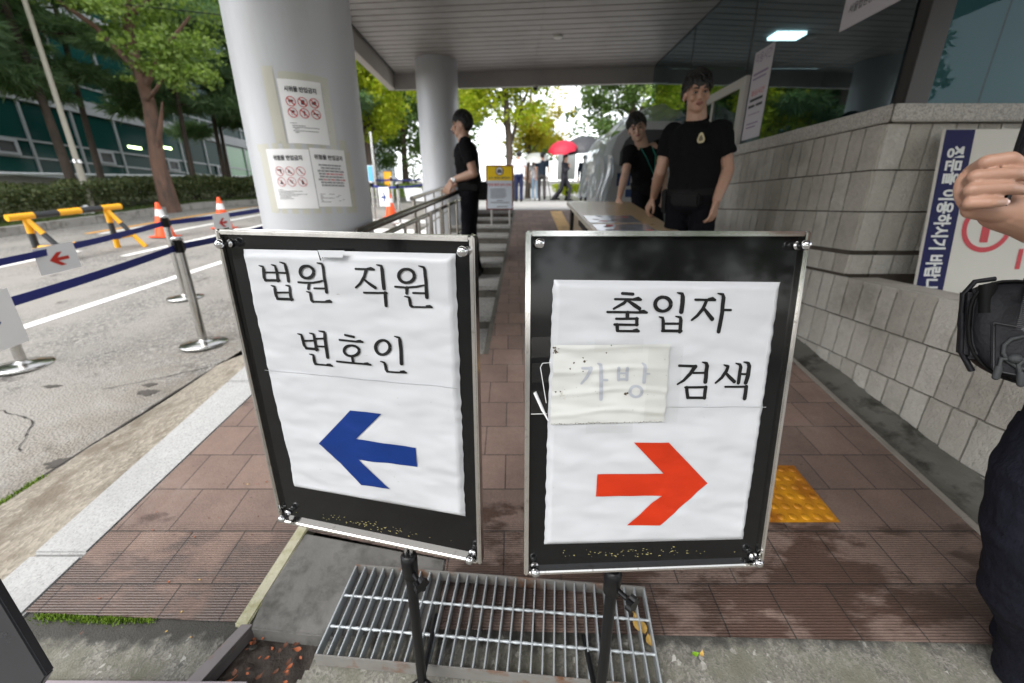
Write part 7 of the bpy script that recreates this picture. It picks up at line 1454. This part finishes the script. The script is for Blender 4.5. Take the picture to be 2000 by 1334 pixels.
vs_ = [q for r in rings for q in r]; mb.raw(vs_, [(i*32 + k, i*32 + (k + 1) % 32, (i + 1)*32 + (k + 1) % 32, (i + 1)*32 + k) for i in range(5) for k in range(32)], 0, True); mb.face(list(reversed(rings[0]))); mb.face(rings[-1], 0, True); mb.build('body', NYL, bg_)
mb = MB(); mb.tube([B3(-.080, -.05, .0), B3(-.088, .0, .006), B3(-.087, .055, .008), B3(-.074, .080, .010), B3(-.05, .088, .012)], .0095, 10, oval=.45); mb.tube([B3(-.087, .02, .008), B3(-.085, -.05, .008), B3(-.070, -.082, .008)], .011, 10, oval=.45); mb.build('side_strap', NYL, bg_)
mb = MB(); mb.box((0, 0, 0), (0, 0, 0)) if False else None
mb.tube([B3(-.064, .025, .034), B3(-.064, .075, .03)], .011, 10); mb.build('pen_loop', LEATHER, bg_)
mb = MB(); pts = [B3(-.022 + .010*math.sin(i*.6), .082 - i*.0135, .046 + .004*math.sin(i*.5)) for i in range(9)]; mb.tube(pts, .0045, 8); zp = mb.build('zip', ZIP, bg_); mb = MB()
for i in range(34): p = pts[0].lerp(pts[-1], i/33) ; mb.obox(p - BX3*.004 + BN*.0035, BX3*.008, BU*.0015, BN*.002)
mb.build('teeth', ZIP, zp)
mb = MB(); pts = [B3(-.018 + .030*math.sin(t2), -.034 + .022*math.cos(t2)*1.3, .054) for t2 in [i*.5 for i in range(13)]]; mb.tube(pts, .0030, 8); mb.tube([B3(-.024, -.045, .055), B3(-.05, -.05, .056), B3(-.052, -.072, .056)], .0032, 8); mb.tube([B3(-.024, -.045, .055), B3(-.030, -.055, .057), B3(-.026, -.076, .056)], .0032, 8); mb.ell(B3(-.034, -.046, .056), (.010, .008, .008)); mb.caps(B3(-.052, -.066, .056), .0048, B3(-.054, -.083, .055), .0052, 8); mb.caps(B3(-.026, -.07, .056), .0048, B3(-.025, -.087, .055), .0052, 8); mb.build('cord', pm('dark cord', (.03, .033, .035), .7), bg_)
mb = MB(); c_ = [B3(.06, .045, .05), B3(.005, -.005, .054), B3(.055, -.05, .052), B3(.11, -.005, .05)]; mb.prism(c_, BN*.004); tg_ = mb.build('label_flap', LEATHER, bg_, bevel=.0015); mb = MB(); m_ = (c_[0] + c_[2])/2; c2 = [m_ + (q - m_)*.62 + BN*.0046 for q in c_]; mb.prism(c2, BN*.0008); mb.build('label', pm('pale label', (.55, .56, .55), .5), tg_)
mb = MB(); mb.tube([B3(x*.99, z*.99, .030) for x, z in sec] + [B3(sec[0][0]*.99, sec[0][1]*.99, .030)], .0028, 6); mb.build('piping', LEATHER, bg_)
mb = MB(); pk = [(-.058, -.074), (.05, -.078), (.056, .004), (-.062, .010)]; mb.prism([B3(x, z, .040) for x, z in pk], BN*.011); pko = mb.build('front_pocket', NYL, bg_, bevel=.004); mb = MB(); mb.tube([B3(x*.97, z*.97, .052) for x, z in pk + pk[:1]], .0012, 5); mb.build('stitching', pm('grey stitching', (.05, .05, .055), .7), pko)
mb = MB(); mb.obox(B3(-.086, -.06, -.02), BX3*.022, BU*.125, BN*.05); mb.build('side_pocket', NYL, bg_, bevel=.006)
mb = MB(); mb.tube([B3(-.01, .088, .0), B3(-.006, .104, .0), B3(.012, .106, .0), B3(.018, .09, .0)], .004, 8); mb.build('loop', NYL, bg_)
